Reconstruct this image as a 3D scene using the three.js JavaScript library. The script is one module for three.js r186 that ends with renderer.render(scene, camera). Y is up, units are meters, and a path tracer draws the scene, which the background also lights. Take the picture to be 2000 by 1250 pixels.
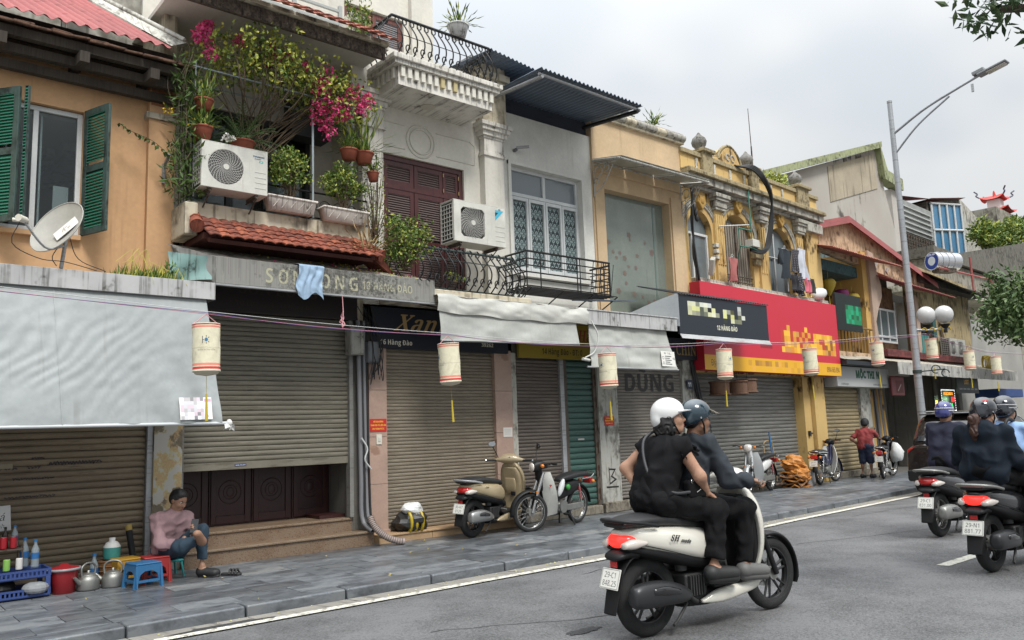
import*as THREE from 'three';
import{mergeGeometries,mergeVertices}from 'three/addons/utils/BufferGeometryUtils.js';
import{RoundedBoxGeometry}from 'three/addons/geometries/RoundedBoxGeometry.js';

const V3=THREE.Vector3,PI=Math.PI,rad=(a)=>a*PI / 180;
const v3=(a)=>(a.isVector3?a:new V3(a[0],a[1],a[2]));
const lerp=(a,b,t)=>a +(b - a)*t,clamp=(x,a=0,b=1)=>Math.min(b,Math.max(a,x));
const sstep=(a,b,x)=>{const t=clamp((x - a)/(b - a));return t*t*(3 - 2*t);};
function rng(s){return()=>{s=(s + 0x6d2b79f5)|0;let t=Math.imul(s ^(s>>>15),1|s);t=(t + Math.imul(t ^(t>>>7),61|t))^ t;return((t ^(t>>>14))>>>0)/ 4294967296;};}
const R0=rng(7);

// ---------------------------------------------------------------- camera, sky, sun, exposure
const scene=new THREE.Scene();
const camera=new THREE.PerspectiveCamera(43.01,1.6,0.1,600);
camera.rotation.order='YXZ';
camera.position.set(0,1.45,0);
camera.rotation.set(rad(7.892),rad(-40.397),rad(-2.012));
scene.add(camera);
const renderer=new THREE.WebGLRenderer({antialias:true});
renderer.setSize(1024,640);
renderer.toneMapping=THREE.LinearToneMapping;
renderer.toneMappingExposure=1.95;
renderer.shadowMap.enabled=true;

// periodic value noise
const PERM=(()=>{const r=rng(99),p=new Float32Array(65536);for(let i=0;i<65536;i++)p[i]=r();return p;})();
const hsh=(x,y,s)=>PERM[((x*73 + y*9151 + s*3571)^(y*131 + x*17))&65535];
function vn(x,y,px,py,s=0){
const x0=Math.floor(x),y0=Math.floor(y);let fx=x - x0,fy=y - y0;fx=fx*fx*(3 - 2*fx);fy=fy*fy*(3 - 2*fy);
const m=(a,p)=>((a % p)+ p)% p,xa=m(x0,px),xb=m(x0 + 1,px),ya=m(y0,py),yb=m(y0 + 1,py);
return lerp(lerp(hsh(xa,ya,s),hsh(xb,ya,s),fx),lerp(hsh(xa,yb,s),hsh(xb,yb,s),fx),fy);
}
// u, v in 0..1, fx, fy cells per tile
function fbm(u,v,fx,fy,oct=4,s=0){let a=0.5,t=0,w=0;for(let i=0;i<oct;i++){t +=a*vn(u*fx,v*fy,fx,fy,s + i*13);w +=a;a*=0.55;fx*=2;fy*=2;}return t / w;}
const n3=(x,y,z)=>(vn(x + z*0.37,y + z*0.71,256,256,3)+ vn(y*0.9 + 31,z + x*0.43,256,256,5)+ vn(z*1.1 + 17,x - y*0.31,256,256,8))/ 3;

{
const w=1024,h=512,d=new Float32Array(w*h*4);
for(let j=0;j<h;j++)for(let i=0;i<w;i++){
const u=i / w,v=(j + 0.5)/ h,el=(v - 0.5)*PI,s=Math.max(0,Math.sin(el));
const q=1.6 /(s + 0.35),a=u*2*PI;
const cx=40 + Math.cos(a)*q*Math.cos(el),cy=40 + Math.sin(a)*q*Math.cos(el);
const c=0.5*vn(cx*1.6,cy*2.2,512,512,1)+ 0.3*vn(cx*3.7,cy*4.6,512,512,2)+ 0.2*vn(cx*8,cy*9.5,512,512,4);
const k=sstep(0.3,0.72,c);
let L=0.385*(1 + 4.6*Math.pow(s,3.4))*(0.93 + 0.10*k);
if(el<0)L*=0.55;
const o=(j*w + i)*4;
d[o]=L*lerp(0.90,0.975,k);d[o + 1]=L*lerp(0.965,1.0,k);d[o + 2]=L*lerp(1.03,1.02,k);d[o + 3]=1;
}
const t=new THREE.DataTexture(d,w,h,THREE.RGBAFormat,THREE.FloatType);
t.mapping=THREE.EquirectangularReflectionMapping;t.magFilter=t.minFilter=THREE.LinearFilter;t.wrapS=THREE.RepeatWrapping;t.needsUpdate=true;
scene.background=t;scene.environment=t;
}
const sun=new THREE.DirectionalLight(new THREE.Color(1,0.97,0.92),1.5);
sun.position.set(2,40,22);sun.target.position.set(8,0,-8);scene.add(sun);scene.add(sun.target);
sun.castShadow=true;sun.shadow.radius=30;sun.shadow.mapSize.set(2048,2048);
Object.assign(sun.shadow.camera,{left:-30,right:40,top:30,bottom:-30,near:1,far:120});

// ---------------------------------------------------------------- textures and materials
function tex(n,fn,srgb=true,nh=n){
const d=new Uint8Array(n*nh*4);
for(let j=0;j<nh;j++)for(let i=0;i<n;i++){const c=fn(i / n,j / nh),o=(j*n + i)*4;if(c.length){d[o]=clamp(c[0])*255;d[o + 1]=clamp(c[1])*255;d[o + 2]=clamp(c[2])*255;}else d[o]=d[o + 1]=d[o + 2]=clamp(c)*255;d[o + 3]=255;}
const t=new THREE.DataTexture(d,n,nh);t.wrapS=t.wrapT=THREE.RepeatWrapping;t.magFilter=THREE.LinearFilter;t.minFilter=THREE.LinearMipmapLinearFilter;t.generateMipmaps=true;
if(srgb)t.colorSpace=THREE.SRGBColorSpace;t.needsUpdate=true;return t;
}
const mixc=(a,b,t)=>[lerp(a[0],b[0],t),lerp(a[1],b[1],t),lerp(a[2],b[2],t)];
const TX={
plaster:tex(512,(u,v)=>{const b=fbm(u,v,4,4,5,1),st=fbm(u,v,40,3,3,7),f=fbm(u,v,90,90,2,4);const g=0.80 + 0.17*b + 0.05*(f - 0.5);const k=sstep(0.6,0.85,st)*sstep(0.45,0.7,fbm(u,v,6,2,3,11))*0.22;return mixc([g,g,g*0.985],[0.5,0.47,0.42],k);}),
grime:tex(512,(u,v)=>{const st=fbm(u,v,64,2,4,21),b=fbm(u,v,5,4,5,22),m=fbm(u,v,24,20,3,23);let g=0.97 - 0.16*b;const k=clamp(sstep(0.45,0.72,st)*0.6*sstep(0.25,0.6,b)+ sstep(0.58,0.75,b*0.6 + m*0.4)*0.75);return mixc([g,g,g],[0.30,0.29,0.27],k*0.8);}),
mould:tex(512,(u,v)=>{const b=fbm(u,v,5,4,6,31),m=fbm(u,v,22,17,5,33),st=fbm(u,v,48,3,3,36);const g=0.94 - 0.1*m;const k=clamp(sstep(0.44,0.78,b*0.5 + m*0.5)*0.62 + sstep(0.58,0.85,st)*0.45 + 0.12*(fbm(u,v,70,70,2,38)- 0.5));return mixc([g,g*0.99,g*0.96],[0.30,0.285,0.265],k);}),
concrete:tex(512,(u,v)=>{const b=fbm(u,v,3,3,6,41),f=fbm(u,v,120,120,2,44),st=fbm(u,v,30,2,3,46);const g=0.68 + 0.3*b + 0.08*(f - 0.5);return mixc([g,g*0.99,g*0.965],[0.36,0.35,0.33],sstep(0.55,0.8,st)*0.45);}),
asphalt:tex(1024,(u,v)=>{const f=vn(u*340,v*340,340,340,51),f2=vn(u*170,v*170,170,170,52),b=fbm(u,v,4,4,4,53);return 0.56 + 0.20*(f - 0.5)+ 0.16*(f2 - 0.5)+ 0.3*(b - 0.5)+(f>0.93?0.14:0)-(f2>0.9?0.1:0);}),
stone:tex(512,(u,v)=>{const w=fbm(u,v,3,3,4,61),s=fbm(u + w*0.12,v + w*0.35,3,14,5,63),f=fbm(u,v,90,90,2,66),st=sstep(0.6,0.8,fbm(u,v,5,5,4,69));const g=0.52 + 0.5*s + 0.1*(f - 0.5)- 0.16*st;return[g*0.975,g*0.995,g*1.02];}),
marble:tex(512,(u,v)=>{const w=fbm(u,v,3,3,4,71),s=fbm(u + w*0.4,v + w*0.2,4,6,5,73),f=fbm(u,v,60,60,2,75);const g=0.8 + 0.22*s + 0.05*(f - 0.5);return mixc([g,g*0.95,g*0.92],[0.62,0.5,0.42],sstep(0.62,0.75,s)*0.5);}),
granite:tex(512,(u,v)=>{const a=vn(u*150,v*150,150,150,81),b=vn(u*90,v*90,90,90,83),c=fbm(u,v,4,4,4,84);const g=0.62 + 0.36*(a - 0.5)+ 0.25*(c - 0.5);return mixc([g,g*0.9,g*0.82],[0.25,0.22,0.2],b>0.78?0.6:0);}),
wood:tex(512,(u,v)=>{const w=fbm(u,v,4,2,4,91),g=fbm(u + w*0.02,v,70,2,4,92),b=fbm(u,v,3,3,3,94);const k=0.66 + 0.34*g + 0.16*(b - 0.5);return[k,k*0.97,k*0.93];}),
metal:tex(512,(u,v)=>{const a=fbm(u,v,3,5,5,101),s=fbm(u,v,6,60,3,102),f=fbm(u,v,100,100,2,103);const g=0.8 + 0.22*a + 0.06*(f - 0.5);return mixc([g,g,g],[0.46,0.42,0.37],sstep(0.6,0.78,s)*0.3);}),
rust:tex(512,(u,v)=>{const a=fbm(u,v,6,6,5,111),f=fbm(u,v,60,60,3,112);const k=sstep(0.5,0.68,a);const g=0.9 + 0.1*(f - 0.5);return mixc([g,g,g],[0.42 + 0.2*f,0.26 + 0.1*f,0.16],k*0.7);}),
cloth:tex(512,(u,v)=>{const a=fbm(u,v,5,5,4,121),f=fbm(u,v,200,200,1,122);return 0.86 + 0.12*a + 0.08*(f - 0.5);}),
leaf:tex(256,(u,v)=>{const a=fbm(u,v,8,8,4,131),y=fbm(u,v,3,3,3,132);return mixc([0.78 + 0.25*a,0.85 + 0.15*a,0.72],[1,0.93,0.55],sstep(0.55,0.8,y)*0.6);}),
peel:tex(512,(u,v)=>{const a=fbm(u,v,5,4,6,141),b=fbm(u,v,9,7,5,143),f=fbm(u,v,80,80,2,144);let c=mixc([0.9,0.87,0.79],[0.78,0.68,0.53],sstep(0.47,0.6,b));c=mixc(c,[0.45,0.42,0.37],sstep(0.52,0.62,a)*0.9);const k=0.9 + 0.2*f;return[c[0]*k,c[1]*k,c[2]*k];}),
yellowwall:tex(512,(u,v)=>{const a=fbm(u,v,5,4,6,151),st=fbm(u,v,44,3,4,153),m=fbm(u,v,20,16,3,154),b=fbm(u,v,3,3,3,155);let c=mixc([0.98,0.97,0.95],[0.84,0.80,0.78],b);const k=clamp(sstep(0.56,0.7,a*0.65 + m*0.35)*0.75 + sstep(0.58,0.75,st)*sstep(0.4,0.6,a)*0.6);return mixc(c,[0.30,0.27,0.24],k);}),
};
// bring every tint map to the same mean so that the base colours below stay the real ones
for(const t of Object.values(TX)){const d=t.image.data,lin=(v)=>Math.pow(v / 255,2.2);let m=0;for(let i=0;i<d.length;i +=4)m +=(lin(d[i])+ lin(d[i + 1])+ lin(d[i + 2]))/ 3;const g=0.8 /(m /(d.length / 4));for(let i=0;i<d.length;i++)if(i % 4<3)d[i]=255*Math.min(1,Math.pow(lin(d[i])*g,1 / 2.2));}
const MATS={};
// colour is linear [r,g,b] or hex; s = metres per texture tile
function mat(key,color,rough=0.8,o={}){
if(MATS[key])return MATS[key];
const{map,s=2,bump,bs=0.003,metal=0,...rest}=o;
const phys=['transmission','clearcoat','sheen','ior','thickness','specularIntensity'].some((k)=>k in rest);
const m=new(phys?THREE.MeshPhysicalMaterial:THREE.MeshStandardMaterial)({roughness:rough,metalness:metal,...rest});
if(Array.isArray(color))m.color.setRGB(...color);else m.color.set(color);
if(map)m.map=TX[map];
if(bump){m.bumpMap=TX[bump];m.bumpScale=bs;}
m.name=key;m.userData.s=s;m.side=THREE.DoubleSide;return(MATS[key]=m);
}

// ---------------------------------------------------------------- geometry helpers
const flat=(g)=>{let n=g.index?g.toNonIndexed():g;if(!n.attributes.normal)n.computeVertexNormals();return n;};
const mt=(p=[0,0,0],r=[0,0,0],s=[1,1,1])=>new THREE.Matrix4().compose(v3(p),new THREE.Quaternion().setFromEuler(new THREE.Euler(...r)),v3(s));
function boxUV(g,s,ou=0,ov=0){
const p=g.attributes.position,n=p.count,uv=new Float32Array(n*2),a=new V3(),b=new V3(),c=new V3(),e=new V3();
for(let i=0;i<n;i +=3){
a.fromBufferAttribute(p,i);b.fromBufferAttribute(p,i + 1);c.fromBufferAttribute(p,i + 2);b.sub(a);c.sub(a);e.crossVectors(b,c);
const x=Math.abs(e.x),y=Math.abs(e.y),z=Math.abs(e.z),k=y>=x&&y>=z?1:x>=z?0:2;
for(let j=0;j<3;j++){const X=p.getX(i + j),Y=p.getY(i + j),Z=p.getZ(i + j);uv[(i + j)*2]=(k===0?Z:X)/ s + ou;uv[(i + j)*2 + 1]=(k===1?Z:Y)/ s + ov;}
}
g.setAttribute('uv',new THREE.BufferAttribute(uv,2));return g;
}
class Gm{
constructor(){this.g=[];this.keep=false;}
add(g,m){g=flat(g.clone());if(m)g.applyMatrix4(m);for(const k of Object.keys(g.attributes))if(!['position','normal','uv','color'].includes(k))g.deleteAttribute(k);if(!g.attributes.uv)g.setAttribute('uv',new THREE.BufferAttribute(new Float32Array(g.attributes.position.count*2),2));this.g.push(g);return this;}
box(x0,x1,y0,y1,z0,z1,bev=0){const w=Math.abs(x1 - x0),h=Math.abs(y1 - y0),d=Math.abs(z1 - z0);const b=Math.min(bev,w / 2.01,h / 2.01,d / 2.01);const g=b>0?new RoundedBoxGeometry(w,h,d,1,b):new THREE.BoxGeometry(w,h,d);return this.add(g,mt([(x0 + x1)/ 2,(y0 + y1)/ 2,(z0 + z1)/ 2]));}
obox(c,sz,r,bev=0){const b=Math.min(bev,sz[0]/ 2.01,sz[1]/ 2.01,sz[2]/ 2.01);return this.add(b>0?new RoundedBoxGeometry(...sz,1,b):new THREE.BoxGeometry(...sz),mt(c,r));}
cyl(p,q,r0,r1=r0,seg=10,open=false){p=v3(p);q=v3(q);const d=q.clone().sub(p),L=d.length(),g=new THREE.CylinderGeometry(r1,r0,L,seg,1,open);const m=new THREE.Matrix4().compose(p.clone().add(q).multiplyScalar(0.5),new THREE.Quaternion().setFromUnitVectors(new V3(0,1,0),d.normalize()),new V3(1,1,1));return this.add(g,m);}
tube(pts,r,seg=6,n=0,closed=false){const c=new THREE.CatmullRomCurve3(pts.map(v3),closed,'catmullrom',0.5);return this.add(new THREE.TubeGeometry(c,n||Math.max(4,pts.length*4),r,seg,closed));}
bar(pts,r,seg=4){for(let i=0;i + 1<pts.length;i++)this.cyl(pts[i],pts[i + 1],r,r,seg);return this;}
lathe(prof,m,seg=20){return this.add(new THREE.LatheGeometry(prof.map((a)=>new THREE.Vector2(a[0],a[1])),seg),m);}
sph(c,r,m=[1,1,1],w=14,h=10){return this.add(new THREE.SphereGeometry(r,w,h),mt(c,[0,0,0],m));}
torus(c,R,r,rot=[0,0,0],a=PI*2,seg=20,ts=6){return this.add(new THREE.TorusGeometry(R,r,ts,seg,a),mt(c,rot));}
// outline in the xy plane, pushed out along z
ext(pts,d,m,bev=0,holes=[]){const mk=(P)=>P.map((a)=>new THREE.Vector2(a[0],a[1]));const s=new THREE.Shape(mk(pts));for(const h of holes)s.holes.push(new THREE.Path(mk(h)));return this.add(new THREE.ExtrudeGeometry(s,{depth:d,bevelEnabled:bev>0,bevelThickness:bev,bevelSize:bev,bevelOffset:-bev,bevelSegments:2,curveSegments:8}),m);}
quad(a,b,c,d){const g=new THREE.BufferGeometry();const P=[a,b,c,a,c,d].flat();g.setAttribute('position',new THREE.BufferAttribute(new Float32Array(P),3));g.computeVertexNormals();return this.add(g);}
// grid surface from fn(u,v) -> [x,y,z]; thickness th along the normal if given
grid(fn,nu,nv,th=0){
const mk=(f)=>{const P=[],I=[];for(let j=0;j<=nv;j++)for(let i=0;i<=nu;i++)P.push(...f(i / nu,j / nv));for(let j=0;j<nv;j++)for(let i=0;i<nu;i++){const a=j*(nu + 1)+ i,b=a + 1,c=a + nu + 1,e=c + 1;I.push(a,b,e,a,e,c);}const g=new THREE.BufferGeometry();g.setAttribute('position',new THREE.BufferAttribute(new Float32Array(P),3));g.setIndex(I);g.computeVertexNormals();return g;};
const g=mk(fn);this.add(g);
if(th){const p=g.attributes.position.clone(),n=g.attributes.normal;for(let i=0;i<p.count;i++)p.setXYZ(i,p.getX(i)- n.getX(i)*th,p.getY(i)- n.getY(i)*th,p.getZ(i)- n.getZ(i)*th);const h=g.clone();h.setAttribute('position',p);h.index.array.reverse();h.computeVertexNormals();this.add(h);
const at=(q,i)=>[q.getX(i),q.getY(i),q.getZ(i)],P=g.attributes.position,e=(a,b)=>this.quad(at(P,a),at(p,a),at(p,b),at(P,b)),w=nu + 1;
for(let i=0;i<nu;i++){e(i,i + 1);e(nv*w + i + 1,nv*w + i);}for(let j=0;j<nv;j++){e((j + 1)*w,j*w);e(j*w + nu,(j + 1)*w + nu);}}
return this;
}
geo(s=2,ou=0,ov=0){const g=this.g.length===1?this.g[0]:mergeGeometries(this.g);if(!this.keep)boxUV(g,s,ou,ov);return g;}
to(name,m,parent){const o=new THREE.Mesh(this.geo(m.userData.s||2,R0()*3,R0()*3),m);o.name=name;o.castShadow=o.receiveShadow=true;if(parent)parent.add(o);return o;}
}
const G=()=>new Gm();
const used={};
const numbered=(n)=>{const k=used[n]=(used[n]||0)+ 1;return k===1?n:n + '_' + String(k - 1).padStart(3,'0');};
function thing(name,label,category,pos=[0,0,0],ry=0,group){const o=new THREE.Group();o.name=numbered(name);o.userData={label,category};if(group)o.userData.group=group;o.position.set(...pos);o.rotation.y=ry;scene.add(o);return o;}
function tag(o,label,category,group){o.name=numbered(o.name);o.userData={label,category};if(group)o.userData.group=group;scene.add(o);return o;}
function struct(o,kind='structure'){o.name=numbered(o.name);o.userData.kind=kind;scene.add(o);return o;}
function mesh(name,g,m,parent,pos,rot){const o=new THREE.Mesh(g,m);o.name=name;o.castShadow=o.receiveShadow=true;if(pos)o.position.set(...pos);if(rot)o.rotation.set(...rot);if(parent)parent.add(o);return o;}
function copy(src,pos,ry,label,group){const c=src.clone();c.name=numbered(src.name.replace(/_\d\d\d$/,''));c.userData={...src.userData};if(label)c.userData.label=label;if(group)c.userData.group=group;if(pos)c.position.set(...pos);if(ry !==undefined)c.rotation.y=ry;scene.add(c);return c;}
// flat print on a canvas -> material
function printMat(key,w,h,draw,o={}){const c=document.createElement('canvas');c.width=w;c.height=h;const x=c.getContext('2d');draw(x,w,h);const t=new THREE.CanvasTexture(c);t.colorSpace=THREE.SRGBColorSpace;t.anisotropy=8;const m=new THREE.MeshStandardMaterial({map:t,roughness:o.rough??0.6,transparent:!!o.alpha,...(o.alpha?{alphaTest:0.05}:{})});if(o.emit){m.emissive.set(0xffffff);m.emissiveMap=t;m.emissiveIntensity=o.emit;}m.name=key;m.userData.s=1;return m;}
// upright print sheet facing +z, its own uv
function sheet(name,w,h,m,parent,pos,rot){const o=mesh(name,new THREE.PlaneGeometry(w,h),m,parent,pos,rot);return o;}
// lettering on a canvas; letters the font lacks are drawn as base letter plus mark
const MARKS={'Ơ':['O','h'],'ơ':['o','h'],'Ộ':['Ô','d'],'ộ':['ô','d'],'Ổ':['Ô','k'],'ả':['a','k'],'Ỉ':['I','k'],'ỉ':['i','k'],'Ũ':['U','t'],'Ạ':['A','d'],'ị':['i','d'],'Ụ':['U','d'],'Ị':['I','d'],'Ậ':['Â','d'],'Ế':['Ê','k']};
function text(x,s,px,py,size,color,o={}){
x.save();x.font=`${o.style || 'bold'} ${size}px ${o.font || 'sans-serif'}`;x.fillStyle=color;x.textBaseline=o.base||'middle';x.translate(px,py);if(o.rot)x.rotate(o.rot);if(o.sx)x.scale(o.sx,1);if(o.skew)x.transform(1,0,o.skew,1,0,0);
const plain=[...s].map((c)=>MARKS[c]?.[0]||c).join(''),w=x.measureText(plain).width,x0=o.align==='left'?0:o.align==='right'?-w:-w / 2;x.textAlign='left';x.fillText(plain,x0,0);if(o.stroke){x.strokeStyle=o.stroke;x.lineWidth=o.lw||2;x.strokeText(plain,x0,0);}
let done='';for(const c of s){const b=MARKS[c]?.[0]||c,a=x.measureText(done).width,cw=x.measureText(b).width;if(MARKS[c]){const k=MARKS[c][1],up=b===b.toUpperCase()?-0.46:-0.34;x.strokeStyle=color;x.lineWidth=size*0.08;x.beginPath();const cx=x0 + a + cw / 2;if(k==='d'){x.arc(cx,size*0.47,size*0.035,0,7);}else if(k==='h'){x.moveTo(cx + cw*0.3,size*-0.3);x.quadraticCurveTo(cx + cw*0.5,size*-0.3,cx + cw*0.48,size*-0.45);}else if(k==='t'){x.moveTo(cx - size*0.16,size*(up - 0.02));x.bezierCurveTo(cx - size*0.08,size*(up - 0.12),cx + size*0.08,size*(up + 0.06),cx + size*0.16,size*(up - 0.05));}else{x.moveTo(cx - size*0.06,size*(up - 0.06));x.quadraticCurveTo(cx + size*0.1,size*(up - 0.1),cx,size*up);}x.stroke();}done +=b;}
x.restore();
}
const F=-10.15;
const SW=0;
// catenary-like sagging line
const sag=(a,b,s,n=10)=>{const P=[];for(let i=0;i<=n;i++){const t=i / n;P.push([lerp(a[0],b[0],t),lerp(a[1],b[1],t)- s*4*t*(1 - t),lerp(a[2],b[2],t)]);}return P;};
// ---------------------------------------------------------------- ground: road, pavement, kerb
const kerbZ=(x)=>(x<7.5?-7.32:-7.32 -(x - 7.5)*0.058*sstep(7.5,12,x));
const roadY=(z,x)=>{const k=kerbZ(x),t=clamp((z - k)/ 3.4);return -0.10 + 0.10*(1 -(1 - t)*(1 - t));};
{
const mAs=mat('asphalt',[0.14,0.14,0.142],0.86,{map:'asphalt',s:2.2,bump:'asphalt',bs:0.004});
const road=G().grid((u,v)=>{const x=lerp(-14,70,u),z=lerp(kerbZ(x)+ 0.33,12,v);return[x,roadY(z,x),z];},84,60,0).to('road',mAs);struct(road);
// concrete gutter strip between kerb and road
const mGut=mat('gutter',[0.26,0.25,0.235],0.9,{map:'concrete',s:1.6,bump:'concrete',bs:0.006});
const gut=new THREE.Group();gut.name='gutter';struct(gut);
for(let i=-8;i<60;i++){const a=i*1.0 + 0.006,b=(i + 1)*1.0 - 0.006;G().grid((u,v)=>{const x=lerp(a,b,u),z=lerp(kerbZ(x)+ 0.005,kerbZ(x)+ 0.34,v);return[x,roadY(z,x)+ 0.006 + 0.003*hsh(i,3,1),z];},3,2,-0.03).to('gutter_slab',mGut,gut);}
// worn white edge line, broken into the bits where paint is left
const mLine=mat('road_paint',[0.62,0.61,0.57],0.85,{map:'mould',s:0.5});
const mLineW=mat('road_paint',0,0);
struct(G().grid((u,v)=>{const x=lerp(-9,60,u),zz=kerbZ(x)+ 0.40 + lerp(0.07,-0.07,v)+ 0.008*(vn(x*3,v*3,256,256,9)- 0.5);return[x,roadY(zz,x)+ 0.013,zz];},400,1).to('edge_line',mLineW));
for(const[x0,x1,z]of[[8.55,9.9,-3.62],[14.5,16,-3.62],[20,21.5,-3.62],[2.6,4.1,-3.62]])struct(G().grid((u,v)=>{const x=lerp(x0,x1,u),zz=z + lerp(0.06,-0.06,v);return[x,roadY(zz,x)+ 0.005,zz];},12,1).to('lane_dash',mLineW));
// a tar patch and a shallow pothole rim
const mTar=mat('tar',[0.05,0.05,0.052],0.8,{map:'asphalt',s:1,bump:'asphalt',bs:0.008});
const r=rng(5);
const blob=(cx,cz,rx,rz,n=18)=>{const P=[];for(let i=0;i<n;i++){const a=i / n*2*PI,k=0.65 + 0.5*r();P.push([cx + Math.cos(a)*rx*k,cz + Math.sin(a)*rz*k]);}return P;};
const flatBlob=(P,lift)=>{const g=new THREE.ShapeGeometry(new THREE.Shape(P.map((a)=>new THREE.Vector2(a[0],-a[1]))));g.applyMatrix4(new THREE.Matrix4().makeRotationX(-PI / 2));const p=g.attributes.position;for(let i=0;i<p.count;i++)p.setY(i,roadY(p.getZ(i),p.getX(i))+ lift);g.computeVertexNormals();return g;};
struct(G().add(flatBlob(blob(4.35,-4.42,0.17,0.07),0.005)).to('tar_patch',mTar));
struct(G().add(flatBlob(blob(2.7,-7.05,0.45,0.09),0.012)).to('tar_patch',mTar));
// hairline cracks sealed with tar
for(const[x,z,L,a]of[[9.2,-5.6,2.6,0.3],[6.2,-6.3,1.6,-0.15],[3.6,-5.3,1.5,0.5],[12.5,-6.6,2.4,0.1]]){let px=x,pz=z;const Q=[];for(let i=0;i<=16;i++){Q.push([px,pz]);px +=L / 16;pz +=Math.sin(a)*L / 16 +(r()- 0.5)*0.07;}struct(G().grid((u,v)=>{const i=Math.min(15,Math.floor(u*16)),f=u*16 - i,X=lerp(Q[i][0],Q[i + 1][0],f),Z=lerp(Q[i][1],Q[i + 1][1],f)+(v - 0.5)*0.012;return[X,roadY(Z,X)+ 0.004,Z];},48,1).to('road_crack',mTar));}
// gutter litter: bits of leaf, paper and grit
const lit=G();for(let i=0;i<170;i++){const x=0.5 + r()*17,z=kerbZ(x)+ 0.04 + r()*r()*0.5,s=0.006 + r()*r()*0.022;lit.add(new THREE.BoxGeometry(s*(1 + r()),0.004,s),mt([x,roadY(z,x)+ 0.012,z],[0.2*r(),r()*6,0.3*r()]));}
const lo=lit.to('gutter_litter',mat('litter',[0.5,0.46,0.38],0.9,{map:'leaf',s:0.4}));struct(lo,'stuff');lo.userData.label='scraps of leaf and paper along the gutter';lo.userData.category='litter';
}
{
const base=struct(G().grid((u,v)=>{const x=lerp(-9,60,u);return[x,SW - 0.016,lerp(-14.5,kerbZ(x)- 0.1,v)];},70,2,-0.1).to('pavement',mat('joint',[0.13,0.125,0.12],0.95,{map:'concrete',s:1})));
const tones=[[0.160,0.166,0.172],[0.143,0.149,0.155],[0.178,0.183,0.187],[0.112,0.116,0.121],[0.152,0.157,0.161],[0.215,0.213,0.205]];
const ms=tones.map((c,i)=>mat('slab' + i,c,[0.42,0.36,0.5,0.3,0.44,0.55][i],{map:'stone',s:1.1,bump:'stone',bs:0.004}));
const r=rng(12),L=0.56,W=0.35,geos=[];
for(let k=0;k<6;k++){geos.push(G().box(-L / 2 + 0.003,L / 2 - 0.003,-0.03,0,-W / 2 + 0.003,W / 2 - 0.003,0.004).geo(1.1,r()*3,r()*3));}
const rest=G();let count=0;
const list=[];
for(let row=0;row<9;row++)for(let i=-14;i<96;i++){const off=row % 2?L / 2:0,x=i*L + off;const z=kerbZ(x)- 0.24 - W / 2 - row*W;if(z<-10.6)continue;list.push([x,z,x + Math.abs(z)*0.2]);}
list.sort((a,b)=>(a[0]>-0.2?a[0]:99)-(b[0]>-0.2?b[0]:99));
for(const[x,z]of list){
const ry=Math.atan2(kerbZ(x)- kerbZ(x + 0.5),0.5),dy=(r()- 0.5)*0.006;
const wet=fbm(x / 64,(z + 40)/ 64,40,70,2,5);let t=Math.floor(r()*3.2);if(x>6.2&&x<9.6)t=r()<0.45?3:t;else if(wet>0.66)t=3;if(r()<0.05)t=5;
if(count<290&&x>0.4){const o=mesh('paving_slab',geos[Math.floor(r()*6)],ms[t],base,[x,SW + dy,z],[(r()- 0.5)*0.006,ry,(r()- 0.5)*0.006]);count++;}
else rest.box(x - L / 2 + 0.003,x + L / 2 - 0.003,SW - 0.03,SW + dy,z - W / 2 + 0.003,z + W / 2 - 0.003);
}
const ro=rest.to('far_paving',ms[0],base);ro.userData.kind='stuff';
const kerb=new THREE.Group();kerb.name='kerb';struct(kerb);
for(let i=-9;i<60;i++){const x0=i + 0.006,x1=i + 0.994,z0=kerbZ(x0),z1=kerbZ(x1),ry=Math.atan2(z0 - z1,x1 - x0);const g=G().box(-(x1 - x0)/ 2,(x1 - x0)/ 2,-0.3,0.004,-0.24,0,0.022);mesh('kerb_stone',g.geo(1.1,r(),r()),ms[[0,4,1,0][Math.floor(r()*4)]],kerb,[(x0 + x1)/ 2,SW +(r()- 0.5)*0.008,(z0 + z1)/ 2],[0,ry,0]);}
// earth under everything, out to the horizon
struct(G().grid((u,v)=>[lerp(-300,400,u),-0.6,lerp(-400,200,v)],2,2).to('ground',mat('earth',[0.2,0.19,0.17],0.95,{map:'concrete',s:8})));
}
// ---------------------------------------------------------------- builders shared by the houses
const rect=(x0,x1,y0,y1)=>[[x0,y0],[x1,y0],[x1,y1],[x0,y1]];
function arch(x0,x1,y0,ys,n=12){const c=(x0 + x1)/ 2,r=(x1 - x0)/ 2,P=[[x0,y0],[x1,y0],[x1,ys]];for(let i=1;i<n;i++){const a=i / n*PI;P.push([c + r*Math.cos(a),ys + r*Math.sin(a)]);}P.push([x0,ys]);return P;}
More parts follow.
